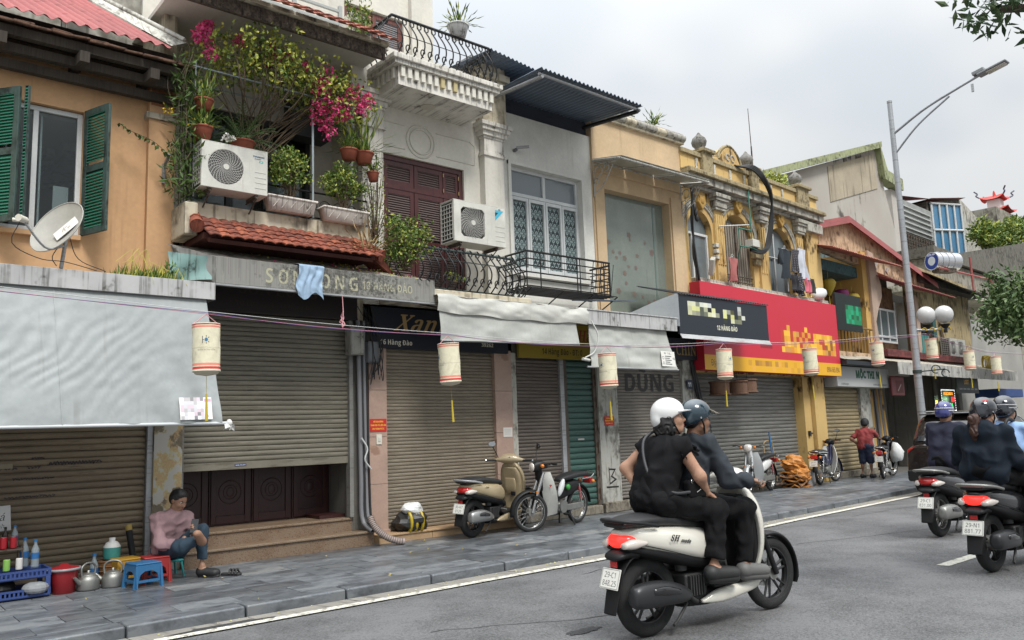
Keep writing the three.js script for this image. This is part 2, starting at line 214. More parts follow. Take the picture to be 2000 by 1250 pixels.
// wall slab with openings; front face at z
const wall=(outline,z,th,holes=[])=>G().ext(outline,th,mt([0,0,z - th]),0,holes);
const mDark=mat('room_plaster',[0.42,0.41,0.385],0.9),mGlass=mat('pane_glass',[0.75,0.8,0.8],0.06,{transmission:1,thickness:0,ior:1.45});
const mPvc=mat('white_pvc',[0.66,0.68,0.7],0.45,{map:'plaster',s:1.5});
const mGalv=mat('galvanised',[0.42,0.43,0.44],0.5,{map:'metal',s:1.2,metal:0.35});
const mIron=mat('black_iron',[0.022,0.023,0.025],0.5,{metal:0.3,map:'rust',s:0.5});
const mRustIron=mat('rusty_iron',[0.09,0.07,0.055],0.7,{map:'rust',s:0.4});
const mPipe=mat('grey_conduit',[0.17,0.17,0.18],0.6),mCable=mat('black_cable',[0.015,0.015,0.016],0.55);
function roller(parent,x0,x1,y0,y1,z,pitch,m,o={}){
const r=rng(Math.round(x0*91 + y0*7)),w=x1 - x0,n=Math.floor((y1 - y0)/ pitch),pr=[];
const dp=o.dp||0.014;
for(const[a,b]of[[0,0.02],[0.35,0.1],[0.85,0.3],[1,0.55],[0.75,0.82],[0.15,0.93]])pr.push([a*dp,b*pitch]);
pr.push([-0.006,0.93*pitch],[-0.006,0.02*pitch]);
const mk=()=>{const s=new THREE.Shape(pr.map((a)=>new THREE.Vector2(a[0],a[1])));const g=new THREE.ExtrudeGeometry(s,{depth:w,bevelEnabled:false});g.applyMatrix4(new THREE.Matrix4().makeRotationY(-PI / 2));g.applyMatrix4(mt([w / 2,0,0]));const q=flat(g);return boxUV(q,m.userData.s,r()*5,r()*5);};
// after the turn the profile runs along +z
const geos=[0,1,2,3].map(mk);
const root=G().box(x0 - 0.01,x1 + 0.01,y0,y1,z - 0.05,z - 0.03).to('roller_shutter',o.back||m,parent);
if(o.label)root.userData.label=o.label;
for(let i=0;i<n;i++){const q=mesh('slat',geos[i % 4],(o.ms&&r()<0.3)?o.ms[Math.floor(r()*o.ms.length)]:m,root,[(x0 + x1)/ 2,y0 + i*pitch +(o.rail?0.09:0),z +(r()- 0.5)*0.006],[(r()- 0.5)*0.06,0,(r()- 0.5)*0.002]);if(y0 +(i + 1)*pitch +(o.rail?0.09:0)>y1)root.remove(q);}
if(o.rail)G().box(x0,x1,y0 - 0.005,y0 + 0.088,z - 0.012,z + 0.014,0.003).to('bottom_rail',o.railM||m,root);
return root;
}
function louvreLeaf(parent,w,h,panels,mF,mS,pos,ry,th=0.035){
const f=G(),st=Math.min(0.07,w*0.17),L=G();
f.box(0,st,0,h,-th / 2,th / 2,0.004).box(w - st,w,0,h,-th / 2,th / 2,0.004);
const ys=[0.0,...panels,1];
for(let i=0;i<ys.length;i++){const yc=ys[i]*h,a=i===0?0:i===ys.length - 1?h - st*1.1:yc - st*0.6;f.box(st,w - st,a,a + st*1.1,-th / 2 + 0.001,th / 2 - 0.001);}
for(let i=0;i + 1<ys.length;i++){const a=ys[i]*h + st*1.1,b=ys[i + 1]*h - st*0.7,n=Math.max(3,Math.round((b - a)/ 0.036));for(let k=0;k<n;k++)L.obox([w / 2,a +(k + 0.5)*(b - a)/ n,0],[w - 2*st,0.006,0.056],[0.95,0,0]);}
const o=f.to('shutter_leaf',mF,parent);o.position.set(...pos);o.rotation.y=ry;L.to('louvre',mS,o);return o;
}
// wooden or metal window: frame bars + panes, in the plane z
function windowFrame(parent,x0,x1,y0,y1,z,xs,ys,m,t=0.05,dep=0.06,glass=mGlass){
const f=G();f.box(x0,x0 + t,y0,y1,z - dep,z,0.004).box(x1 - t,x1,y0,y1,z - dep,z,0.004).box(x0 + t,x1 - t,y0,y0 + t,z - dep,z,0.004).box(x0 + t,x1 - t,y1 - t,y1,z - dep,z,0.004);
for(const x of xs)f.box(x - t / 2,x + t / 2,y0 + t,y1 - t,z - dep + 0.004,z - 0.004,0.004);
for(const[y,a,b]of ys)f.box(a??x0 + t,b??x1 - t,y - t / 2,y + t / 2,z - dep + 0.008,z + 0.003,0.004);
const o=f.to('window',m,parent);
const X=[x0 + t,...xs,x1 - t],Y=[y0 + t,...ys.map((a)=>a[0]),y1 - t];
for(let i=0;i + 1<X.length;i++)for(let j=0;j + 1<Y.length;j++)G().box(X[i]+ 0.002,X[i + 1]- 0.002,Y[j]+ 0.002,Y[j + 1]- 0.002,z - dep*0.6,z - dep*0.6 + 0.005).to('pane',glass,o);
return o;
}
// leaves: [p, dir, side, L, W]
function leafGeo(list){
const P=new Float32Array(list.length*36);let o=0;const a=new V3(),n=new V3(),m=new V3(),l=new V3(),r=new V3(),t=new V3();
for(const[p,d,s,L,W]of list){n.crossVectors(d,s).normalize();t.copy(p).addScaledVector(d,L).addScaledVector(n,-L*0.12);m.copy(p).addScaledVector(d,L*0.45).addScaledVector(n,-W*0.22);l.copy(p).addScaledVector(d,L*0.42).addScaledVector(s,W / 2);r.copy(p).addScaledVector(d,L*0.42).addScaledVector(s,-W / 2);for(const v of[p,l,m,l,t,m,t,r,m,r,p,m]){P[o++]=v.x;P[o++]=v.y;P[o++]=v.z;}}
const g=new THREE.BufferGeometry();g.setAttribute('position',new THREE.BufferAttribute(P,3));g.computeVertexNormals();return g;
}
const rdir=(r,up=0)=>{const v=new V3(r()- 0.5,r()- 0.5 + up,r()- 0.5);return v.lengthSq()<1e-4?new V3(0,1,0):v.normalize();};
const rleaf=(r,p,L,W,up=0.1,dirBias)=>{const d=rdir(r,up);if(dirBias)d.add(dirBias).normalize();const s=new V3().crossVectors(d,rdir(r)).normalize();const k=0.6 + r()*0.7;return[p,d,s,L*k,W*k];};
function leafMat(key,c,o={}){return mat(key,c,0.6,{map:'leaf',s:0.3,transmission:0.0,...o});}
const mLeafG=leafMat('leaf_green',[0.09,0.155,0.035]),mLeafY=leafMat('leaf_yellowgreen',[0.33,0.36,0.11]),mLeafD=leafMat('leaf_dark',[0.035,0.075,0.022]),mLeafB=leafMat('leaf_bluegreen',[0.045,0.085,0.05]),mLeafYel=leafMat('leaf_yellow',[0.52,0.47,0.14]);
const mPink=leafMat('bract_pink',[0.72,0.07,0.42]),mPinkD=leafMat('bract_deep',[0.46,0.025,0.19]),mTwig=mat('twig',[0.12,0.09,0.06],0.9,{map:'wood',s:0.3}),mTerra=mat('terracotta',[0.30,0.075,0.04],0.75,{map:'plaster',s:0.6}),mSoil=mat('soil',[0.05,0.035,0.025],0.95);
// twiggy bush of clumps: c centre, rad radii, n leaves
function bushLeaves(r,c,R,n,L,W,clumps=14,up=0.1){
const C=[];for(let i=0;i<clumps;i++){const d=rdir(r),k=Math.cbrt(r())*0.85;C.push([c[0]+ d.x*R[0]*k,c[1]+ d.y*R[1]*k,c[2]+ d.z*R[2]*k,0.25 + r()*0.3]);}
const out=[];for(let i=0;i<n;i++){const q=C[Math.floor(r()*clumps)],d=rdir(r),k=Math.cbrt(r())*q[3];out.push(rleaf(r,new V3(q[0]+ d.x*R[0]*k,q[1]+ d.y*R[1]*k,q[2]+ d.z*R[2]*k),L,W,up));}out.C=C;return out;
}
function potted(label,pos,kind,o={}){
const t=thing('potted_plant',label,'plant',pos,0,o.group||'potted plants on the balconies');const r=rng(o.seed||3),R=o.r||0.11,h=o.h||0.14;
if(o.pot !==false){G().lathe([[0.001,0],[R*0.72,0],[R,h],[R*1.08,h],[R*1.08,h + 0.02],[R*0.97,h + 0.02],[R*0.93,h - 0.02],[0.001,h - 0.02]],null,18).to('pot',o.potM||mTerra,t);}
const Lf=[],tw=G();
if(kind==='orchid')for(let i=0;i<(o.n||46);i++){const a=r()*6.28,el=0.2 + r()*1.2,d=new V3(Math.cos(a)*Math.cos(el),Math.sin(el),Math.sin(a)*Math.cos(el)),s=new V3().crossVectors(d,new V3(0,1,0)).normalize();let p=new V3((r()- 0.5)*R,h,(r()- 0.5)*R),L=(o.L||0.24)*(0.5 + r()*0.8);for(let k=0;k<3;k++){Lf.push([p.clone(),d.clone(),s,L / 2.2,0.026]);p=p.clone().addScaledVector(d,L / 3);d.y -=0.28;d.normalize();}}
if(kind==='sago')for(let i=0;i<30;i++){const a=i*2.4,el=0.15 +(i / 30)*1.15,L=0.42 + r()*0.14;let p=new V3(0,h,0),d=new V3(Math.cos(a)*Math.cos(el),Math.sin(el),Math.sin(a)*Math.cos(el));const pts=[];for(let k=0;k<14;k++){pts.push(p.clone());const s=new V3().crossVectors(d,new V3(0,1,0)).normalize();if(k>1)for(const q of[-1,1]){const ld=s.clone().multiplyScalar(q).addScaledVector(d,0.7).normalize();Lf.push([p.clone(),ld,d.clone(),0.09*Math.sin(PI*(k + 1)/ 16)+ 0.03,0.012]);}p=p.clone().addScaledVector(d,L / 14);d.y -=0.085;d.normalize();}tw.tube(pts,0.004,4,8);}
if(kind==='bush'){const C=o.R||[0.22,0.2,0.2];const L=bushLeaves(r,[0,h +(o.up||0.3),0],C,o.n||700,o.L||0.04,o.W||0.022,o.cl||20,0.2);Lf.push(...L);for(const q of L.C)tw.tube([[(r()- 0.5)*0.1,h - 0.02,(r()- 0.5)*0.06],[q[0]*0.4 +(r()- 0.5)*0.06,(q[1]+ h)*0.45,q[2]*0.5],[q[0],q[1],q[2]]],0.005,4,6);}
if(tw.g.length)tw.to('stem',kind==='sago'?mLeafD:mTwig,t);
const half=Math.floor(Lf.length*(o.mix??0.65));for(let i=Lf.length - 1;i>0;i--){const j=Math.floor(r()*(i + 1));[Lf[i],Lf[j]]=[Lf[j],Lf[i]];}
G().add(leafGeo(Lf.slice(0,half))).to('foliage',o.m1||mLeafG,t);if(half<Lf.length)G().add(leafGeo(Lf.slice(half))).to('foliage',o.m2||mLeafY,t);
return t;
}
const mAC=mat('ac_white',[0.66,0.65,0.61],0.5,{map:'plaster',s:0.9}),mACd=mat('ac_dark',[0.05,0.05,0.05],0.6),mGrille=mat('ac_grille',[0.5,0.49,0.46],0.55);
function acUnit(label,pos,ry,w,h,d,o={}){
const t=thing('air_conditioner',label,'air conditioner',pos,ry);
const fx=o.fx??-w*0.14,fy=h*0.5,fr=h*0.39;
const sh=[];for(let i=0;i<28;i++){const a=-i / 28*2*PI;const e=o.square?Math.min(1 / Math.max(Math.abs(Math.cos(a)),Math.abs(Math.sin(a))),1.3)*0.92:1;sh.push([fx + Math.cos(a)*fr*e,fy + Math.sin(a)*fr*e]);}
G().ext(rect(-w / 2,w / 2,0,h),0.03,mt([0,0,-0.03]),0.006,[sh]).box(-w / 2,w / 2,0,0.012,-d,-0.031).box(-w / 2,w / 2,h - 0.012,h,-d,-0.031).box(w / 2 - 0.012,w / 2,0.013,h - 0.013,-d,-0.031).box(-w / 2,w / 2,0.013,h - 0.013,-d,-d + 0.01).box(-w / 2 - 0.004,w / 2 + 0.004,h,h + 0.012,-d - 0.004,0.004,0.005).to('casing',mAC,t);
G().box(-w / 2 + 0.02,w / 2 - 0.02,0.02,h - 0.02,-d + 0.02,-0.09).to('interior',mACd,t);
const g=G();for(let k=1;k<=9;k++)g.torus([fx,fy,0.004],fr*(0.2 + 0.8*k / 9.1),0.0026,[0,0,0],PI*2,26,4);
const gr=g.to('fan_grille',mGrille,t);const sp=G();for(let k=0;k<26;k++){const a=k / 26*2*PI,P=[];for(let i=0;i<=4;i++){const q=0.17 + 0.83*i / 4,b=a + 0.8*i / 4;P.push([fx + Math.cos(b)*fr*q,fy + Math.sin(b)*fr*q,0.008]);}sp.tube(P,0.0028,4,6);}sp.to('grille_spoke',mGrille,gr);
G().cyl([fx,fy,0.0],[fx,fy,0.016],fr*0.17,fr*0.16,18).to('hub',mAC,gr);
const sv=G();for(let k=0;k<9;k++)sv.box(-w / 2 - 0.003,-w / 2 + 0.006,0.05 + k*(h - 0.1)/ 8 - 0.006,0.05 + k*(h - 0.1)/ 8 + 0.006,-d + 0.02,-0.03);for(let k=0;k<5;k++)sv.box(-w / 2 - 0.001,-w / 2 + 0.006,0.04,h - 0.04,-d + 0.03 + k*(d - 0.07)/ 4 - 0.004,-d + 0.03 + k*(d - 0.07)/ 4 + 0.004);sv.to('side_grille',mAC,t);
for(let k=0;k<4;k++)G().box(w*0.3,w / 2 - 0.02,h*(0.14 + k*0.12),h*(0.14 + k*0.12)+ 0.006,0.004,0.010).to('rib',mAC,t);
for(const x of[-w*0.36,w*0.34])G().box(x - 0.02,x + 0.02,-0.035,-0.002,-d,-0.02).bar([[x,-0.04,0],[x,-0.04,-d - 0.05]],0.014).bar([[x,-0.05,-0.03],[x,-h*0.5,-d - 0.1]],0.011).to('bracket',mRustIron,t);
if(o.print){const m=printMat(o.key,256,128,o.print,{alpha:true});sheet('badge',o.pw||w*0.26,o.ph||w*0.13,m,t,[o.px??w*0.35,o.py??h*0.82,0.0085]);}
return t;
}
// corrugated sheet spanned by four corners a b c d (a-b eave, d-c top), waves along a-b
function corrugated(a,b,c,d,n,amp,th=0.004){a=v3(a);b=v3(b);c=v3(c);d=v3(d);const nrm=new V3().crossVectors(b.clone().sub(a),d.clone().sub(a)).normalize();return G().grid((u,v)=>{const p=a.clone().lerp(b,u).lerp(d.clone().lerp(c,u),v).addScaledVector(nrm,amp*Math.sin(u*n*2*PI));return[p.x,p.y,p.z];},n*6,2,th);}
// S-scroll baluster, thickness r
function scroll(h,belly,r){const g=G(),P=[];const N=26;for(let i=0;i<=N;i++){const t=i / N;P.push([0.028*Math.sin(t*2*PI),t*h,belly*Math.pow(Math.sin(PI*clamp(1 - t)*0.95),1.4)]);}g.tube(P,r,5,N);const c1=[],c2=[];for(let i=0;i<=14;i++){const a=i / 14*5.2,q=0.055*(1 - i / 22);c1.push([q*Math.sin(a)+ 0.0,h - 0.055 + q*Math.cos(a),belly*0.18]);c2.push([-q*Math.sin(a),h*0.2 - q*Math.cos(a)*1.3,belly*0.85]);}g.tube(c1,r*0.9,5,16);g.tube(c2,r*0.9,5,16);return g;}
const signBoard=(name,label,cat,w,h,dep,pos,ry,m,edge)=>{const t=thing(name,label,cat,pos,ry);G().box(-w / 2,w / 2,0,h,-dep,-0.003,0.004).to('panel',edge,t);sheet('lettering',w - 0.004,h - 0.004,m,t,[0,h / 2,0]);return t;};
// ---------------------------------------------------------------- house no. 20: orange wall, green shutters
const mOrange=mat('orange_wall',[0.68,0.41,0.225],0.9,{map:'plaster',s:3.2,bump:'plaster',bs:0.006});
const mOldTile=mat('old_tile',[0.15,0.085,0.06],0.9,{map:'mould',s:0.8}),mOldWood=mat('old_wood',[0.055,0.047,0.04],0.9,{map:'wood',s:0.7,bump:'wood',bs:0.006});
const mFascia=mat('grey_fascia',[0.46,0.46,0.455],0.6,{map:'grime',s:1.3});
const mShutA=mat('shutter_tan',[0.255,0.2,0.13],0.62,{map:'metal',s:1.4}),mShutB=mat('shutter_tan_b',[0.225,0.175,0.118],0.66,{map:'metal',s:1.1});
const mPeel=mat('peeling_paint',[0.42,0.40,0.37],0.92,{map:'peel',s:1.1,bump:'peel',bs:0.006});
{
const h=thing('shop_house','orange house with green louvred window shutters and red corrugated roof','house',[0,0,F]);
wall(rect(-6,3.1,3.0,6.15),0,0.25,[rect(1.16,2.14,3.86,5.36)]).to('upper_wall',mOrange,h);
G().box(2.84,3.16,3.0,5.9,0.0,0.09,0.01).to('pilaster',mOrange,h);
for(const b of[[2.80,3.19,5.42,5.5,0.12],[2.78,3.21,5.88,5.98,0.14]])G().box(b[0],b[1],b[2],b[3],0,b[4],0.008).to('capital',mat('old_plaster',[0.42,0.38,0.32],0.95,{map:'mould',s:1.2}),h);
G().box(2.86,3.15,5.60,5.86,0.091,0.1).to('bare_brick',mat('bare_brick',[0.32,0.14,0.075],0.95,{map:'mould',s:0.8}),h);
G().box(1.16,2.14,3.80,3.86,-0.05,0.07,0.006).to('window_sill',mOrange,h);
G().box(-6,3.1,5.3,5.36,-3.0,-0.26).box(-6,-5.8,3.0,5.29,-3.0,-0.26).box(2.9,3.1,3,5.29,-3,-0.26).box(-5.79,2.89,3,5.29,-3.0,-2.9).box(-5.79,2.89,3,3.06,-2.89,-0.26).to('room',mat('room_grey',[0.4,0.4,0.39],0.95),h);
windowFrame(h,1.16,2.14,3.87,5.35,-0.06,[1.66],[],mPvc,0.055);
G().box(1.72,1.74,3.93,5.29,-0.14,-0.13).box(1.90,2.06,3.93,4.5,-0.3,-0.28).to('curtain',mat('grey_curtain',[0.4,0.42,0.42],0.9),h);
const mGr=mat('shutter_green',[0.035,0.20,0.135],0.55,{map:'plaster',s:0.8}),mGrF=mat('shutter_frame_green',[0.05,0.085,0.08],0.6,{map:'mould',s:0.8});
louvreLeaf(h,0.46,1.5,[0.52],mGrF,mGr,[1.15,3.86,0.03],-0.92);
louvreLeaf(h,0.05,1.5,[0.52],mGrF,mGr,[1.475,3.87,0.40],-0.9);
louvreLeaf(h,0.46,1.5,[0.52],mGrF,mGr,[2.15,3.86,0.03],-1.22);
// old tile eave under the red sheet
for(let k=0;k<3;k++)G().obox([-1.4,5.68 + k*0.13,0.14 + k*0.14],[9.1,0.1,0.12],[0.1,0,0]).to('eave_board',mOldWood,h);
for(const x of[0.4,1.2,2.0,2.75])G().obox([x,5.82,0.3],[0.1,0.12,0.6],[0.12,0,0]).to('rafter',mOldWood,h);
const r=rng(20),tg=[0,1,2].map(()=>G().obox([0,0,0],[0.2,0.022,0.3],[0.28,0,0],0.006).geo(0.8,r(),r()));
for(let row=0;row<2;row++)for(let i=0;i<22;i++)mesh('old_roof_tile',tg[i % 3],mOldTile,h,[-0.9 + i*0.19 + r()*0.03,6.03 + row*0.035 + r()*0.02,0.42 + row*-0.06 + r()*0.05],[0.05*r(),(r()- 0.5)*0.25,(r()- 0.5)*0.1]);
G().box(-6,3.1,6.0,6.3,-0.2,0.1).to('eave_wall',mOldWood,h);
const mRed=mat('red_sheet',[0.42,0.12,0.115],0.65,{map:'metal',s:1.5});
corrugated([-5.4,5.9,0.8],[2.95,6.2,0.52],[2.0,7.25,-0.75],[-5.4,7.1,-0.62],60,0.02).to('corrugated_roof',mRed,h);
G().quad([2.95,6.22,0.52],[3.16,6.36,0.42],[2.22,7.3,-0.75],[2.0,7.27,-0.75]).bar([[3.14,6.4,0.4],[2.2,7.33,-0.78]],0.035).to('flashing',mat('white_flashing',[0.5,0.5,0.48],0.7,{map:'mould',s:0.8}),h);
// shop front
roller(h,-6,2.93,0.02,3.05,-0.04,0.07,mShutA,{ms:[mShutB],dp:0.016});
G().box(2.935,3.0,0,3.05,-0.08,0.03,0.005).to('guide_rail',mGalv,h);
G().box(3.0,3.33,0,3.3,-0.3,0.06,0.008).to('pillar',mPeel,h);
G().box(-6,3.0,3.05,3.2,-0.25,0.0).to('lintel',mOldWood,h);
// marker scrawl on the slats
const scr=printMat('scrawl20',512,256,(x,w,H)=>{x.clearRect(0,0,w,H);const r2=rng(8);x.strokeStyle='rgba(40,30,35,0.62)';x.lineWidth=2.2;for(const[tx,ty,n,s,dk]of[[40,60,8,9,1],[170,58,4,9,1],[250,45,15,10,2],[120,105,16,7,0.6],[95,180,15,9,0.5],[185,20,5,7,1]]){x.globalAlpha=Math.min(1,0.55*dk);x.beginPath();let px=tx;for(let i=0;i<n;i++){x.moveTo(px,ty + s*(r2()- 0.5));x.bezierCurveTo(px + s*r2(),ty - s,px + s,ty + s*r2(),px + s*1.1,ty + s*(r2()- 0.5));x.lineTo(px + s*0.4,ty + s*0.6*r2());px +=s*1.35;}x.stroke();if(dk===2){x.beginPath();x.moveTo(tx - 8,ty + 6);for(let i=0;i<30;i++)x.lineTo(tx + i*6,ty +(i % 2?-7:7)*(0.5 + r2()*0.6));x.stroke();}}},{alpha:true});
sheet('marker_scrawl',1.35,0.65,scr,h,[1.95,1.08,-0.019]);
sheet('torn_paper',0.28,0.05,printMat('tornpaper',32,8,(x,w,H)=>{x.fillStyle='#8d826c';x.fillRect(0,0,w,H);}),h,[1.45,1.28,-0.0175],[0,0,0.02]);
const br=G().box(3.0,3.03,4.62,4.86,0.1,0.13).obox([3.02,4.88,0.2],[0.03,0.03,0.24],[-0.5,0,0]).to('wall_bracket',mGalv,h);
}
{
const c=thing('shop_canopy','long grey metal canopy with weedy top above the grey tarpaulin','canopy',[0,0,F]);
G().box(-6,3.31,3.05,3.245,1.085,1.11,0.004).to('fascia',mFascia,c);
G().grid((u,v)=>[lerp(-6,3.3,u),lerp(3.24,3.42,v)+ 0.01*(vn(u*60,v*4,256,256,3)- 0.5),lerp(1.085,0.01,v)],60,4,0.02).to('top_sheet',mat('dirty_sheet',[0.26,0.25,0.23],0.9,{map:'mould',s:1.2}),c);
G().quad([3.31,3.05,1.11],[3.31,3.245,1.11],[3.3,3.42,0.02],[3.3,3.05,0.02]).to('end_plate',mFascia,c);
for(const x of[-2,0.4,2.9])G().bar([[x,3.12,1.05],[x,3.12,0.02]],0.02).to('strut',mGalv,c);
const cur=thing('tarpaulin_curtain','wide wrinkled grey tarpaulin hanging from the canopy over a half-hidden shutter','tarpaulin',[0,0,F]);
const fy=(u,v)=>{const x=lerp(-6,lerp(3.22,3.30,v),u),q=1 - v;
const sh=1 - Math.abs(0.5 -((x + 9.35)% 1.9)/ 1.9)*2;const dg=sstep(1.9,3.3,x);
const m1=sstep(0.35,0.65,vn(x*1.6,v*2 + 3,256,256,12)),dg2=sstep(2.2,3.3,x + v*0.5);const w=0.0045*Math.sin(x*38 + v*52 + 9*vn(x*3,v*4,256,256,2))*m1*sstep(0.04,0.3,v)*(1 - dg2)+ 0.022*dg2*Math.sin((x*1.9 - v*1.5)*8 + 3*vn(x*2,v*2,256,256,6))*sstep(0.1,1,v)+ 0.008*(vn(x*8 + v*6,v*16,256,256,4)- 0.5)+ 0.07*(vn(x*0.9 + v*0.6,v*1.3,256,256,5)- 0.5)*v;
return[x,lerp(3.10,1.67,v),1.04 + 0.34*Math.pow(v,0.8)+ w + 0*sh];};
G().grid(fy,300,90,0.003).to('sheet',mat('tarp_grey',[0.36,0.385,0.40],0.55,{map:'plaster',s:3,side:THREE.DoubleSide}),cur);
for(const[sx,dz]of[[1.72,0.006],[-1.2,0.006]])G().grid((u,v)=>{const p=fy((sx + 6 +(u - 0.5)*0.012)/ 9.25,v);return[p[0],p[1],p[2]+ dz];},1,40,0.003).to('seam',mat('tarp_grey',0),cur);
G().cyl([-6,1.66,1.385],[3.36,1.66,1.385],0.018,0.018,10).to('bottom_pole',mat('tarp_pole',[0.5,0.52,0.53],0.5),cur);
const kn=G(),r=rng(9);for(let i=0;i<7;i++)kn.add(leafGeo([rleaf(r,new V3(3.38,1.67,1.39),0.09,0.06,-0.5)]));kn.sph([3.38,1.66,1.39],0.035,[1,1.2,1],8,6).to('knotted_rag',mat('rag_white',[0.62,0.62,0.6],0.9),cur);
const note=printMat('note20',128,96,(x,w,h)=>{x.fillStyle='#e9e6e2';x.fillRect(0,0,w,h);const cs=['#8f8d90','#bcb8ba','#d7c3cd','#cfcfd2','#ececec','#a9a6a8','#e0dfe0','#f4f4f2'];const r2=rng(4);for(let j=0;j<6;j++)for(let i=0;i<7;i++){x.fillStyle=cs[Math.floor(r2()*(j>3?8:5))% 8];if(j>3&&r2()<0.5)x.fillStyle='#f2f1ef';x.fillRect(4 + i*13,j*16,13,16);}text(x,'A',106,40,18,'#444');text(x,'3',104,60,14,'#555');text(x,'.LL',106,80,12,'#666');x.fillStyle='#c9a3b8';x.fillRect(98,6,28,14);});
const n=mesh('paper_notice',new THREE.PlaneGeometry(0.34,0.24),note,null,[3.02,1.82,F + 1.395],[-0.2,0.03,0.02]);tag(n,'small printed paper notice stuck on the corner of the tarpaulin','notice');
// weeds
const w=thing('weed_patch','patch of grass and weeds growing on top of the grey canopy','weeds',[2.6,3.27,F + 1.0]);const L=[],L2=[];
for(let i=0;i<620;i++){const x=(r()+ r()- 1)*0.42 + 0.03,z=-0.25 + r()*0.28;const d=new V3((r()- 0.5)*0.9,0.6 + r(),(r()- 0.3)*0.9).normalize(),s=new V3().crossVectors(d,new V3(r()- 0.5,0,r()- 0.5).normalize()).normalize();(r()<0.75?L:L2).push([new V3(x,-0.02,z),d,s,0.05 + r()*r()*0.2,0.008 + 0.006*r()]);}
for(let i=0;i<40;i++)L.push(rleaf(r,new V3(0.28 +(r()- 0.5)*0.1,0.03 + r()*0.15,-0.05 - r()*0.1),0.07,0.03,0.4));
G().add(leafGeo(L)).to('grass',mLeafG,w);const dry=G().add(leafGeo(L2));for(let i=0;i<9;i++){const x=(r()- 0.5)*0.8;dry.tube([[x,0,0],[x +(r()- 0.5)*0.2,0.1 + r()*0.2,0.04],[x +(r()- 0.5)*0.5,-0.1 + r()*0.3,0.12]],0.0022,4);}dry.to('dry_stalk',mLeafYel,w);
// satellite dish
const dsh=thing('satellite_dish','grey satellite dish on a short mast above the canopy','satellite dish',[1.78,3.28,F + 0.95]);
const dg=new THREE.Group();const dm=G().add(new THREE.SphereGeometry(0.9,30,8,0,PI*2,0,0.44),mt([0,-0.82,0],[0,0,0],[1,1,1])).to('reflector',mat('dish_grey',[0.44,0.43,0.40],0.55,{map:'plaster',s:0.7}),dsh);
dm.position.set(-0.06,0.42,0.04);dm.quaternion.setFromUnitVectors(new V3(0,-1,0),new V3(-0.78,0.42,0.46).normalize());dm.scale.setScalar(0.82);
G().torus([0,0,0],0.383,0.008,[PI / 2,0,0],PI*2,36,6).to('rim',mat('dish_grey',0),dm);
dm.children[0].position.set(0,-0.005,0);
sheet('sticker',0.17,0.34,printMat('dishprint',64,128,(x,w,h)=>{x.fillStyle='#d9d6d0';x.fillRect(0,0,w,h);text(x,'K+',32,66,42,'#a9a49c',{rot:-1.2,style:'italic bold'});}),dm,[0.08,0.03,0.1],[PI / 2,0,0.3]);
G().cyl([0.0,0,0],[0.05,0.42,-0.02],0.019,0.019).obox([0.05,0.4,-0.01],[0.06,0.1,0.06],[0,0.3,0]).to('mast',mGalv,dsh);
G().tube([[0.0,0.22,0.06],[-0.2,0.14,0.28],[-0.42,0.35,0.42]],0.012,6).to('feed_arm',mGalv,dsh);
G().cyl([-0.40,0.36,0.4],[-0.47,0.36,0.47],0.032,0.036,12).cyl([-0.37,0.355,0.4],[-0.5,0.36,0.36],0.02,0.02,8).to('feed_horn',mat('cream_plastic',[0.6,0.57,0.48],0.5),dsh);
for(const q of[[[-0.45,0.33,0.42],[-0.5,0.12,0.4],[-0.25,0.02,0.3],[0.0,0.03,0.2],[0.3,-0.02,0.15]],[[0.05,0.35,0],[-0.1,0.1,0.1],[-0.06,0,0.1]],[[0.06,0.36,0],[0.14,0.1,0.08],[0.4,-0.01,0.1]]])G().tube(q,0.0045,5).to('cable',mCable,dsh);
}
{
const t=thing('concrete_block','tall weathered concrete party wall behind the red corrugated roof','building',[0,0,F]);
G().box(-6,2.1,5.2,10,-4,-1.35).to('wall',mat('grey_concrete',[0.42,0.41,0.385],0.95,{map:'mould',s:3.5,bump:'mould',bs:0.01}),t);
G().box(2.12,3.2,5.2,10,-4,-1.0).to('side_wall',mat('grey_concrete',0),t);
}
// ---------------------------------------------------------------- house no. 18: half-open shutter, tiled awning, green balcony
const mWhite=mat('white_wall',[0.74,0.71,0.655],0.88,{map:'plaster',s:3,bump:'plaster',bs:0.004}),mStain=mat('stained_wall',[0.52,0.47,0.38],0.92,{map:'mould',s:2.2});
const mTile=mat('roof_tile',[0.27,0.075,0.045],0.8,{map:'mould',s:0.9}),mTile2=mat('roof_tile_b',[0.33,0.10,0.055],0.8,{map:'mould',s:0.7}),mTile3=mat('roof_tile_c',[0.20,0.06,0.04],0.85,{map:'mould',s:0.6});
const mShut18=mat('shutter_olive',[0.195,0.178,0.135],0.6,{map:'metal',s:1.3});
function tileGeo(r,w=0.15,L=0.24){return G().grid((u,v)=>[(u - 0.5)*w,0.022*Math.pow(Math.sin(u*PI),0.8)+ 0.012*(1 - v),lerp(L,0,v)],7,2,0.012).geo(0.8,r(),r());}
function tilePatch(parent,a,b,up,rows,cols,seed,jitter=0.008){
const r=rng(seed),gs=[0,1,2].map(()=>tileGeo(r));a=v3(a);b=v3(b);up=v3(up);const ry=-Math.atan2(b.z - a.z,b.x - a.x),pitch=Math.atan2(up.y,-up.z);
for(let j=0;j<rows;j++)for(let i=0;i<cols;i++){const p=a.clone().lerp(b,(i + 0.5 +(r()- 0.5)*0.08)/ cols).addScaledVector(up,j / rows);p.y +=0.004*j*0;mesh('roof_tile',gs[Math.floor(r()*3)],[mTile,mTile,mTile2,mTile3][Math.floor(r()*4)],parent,[p.x,p.y + r()*jitter + 0.02,p.z - 0.0],[pitch - 0.06,ry +(r()- 0.5)*0.05,(r()- 0.5)*0.06]);}
}
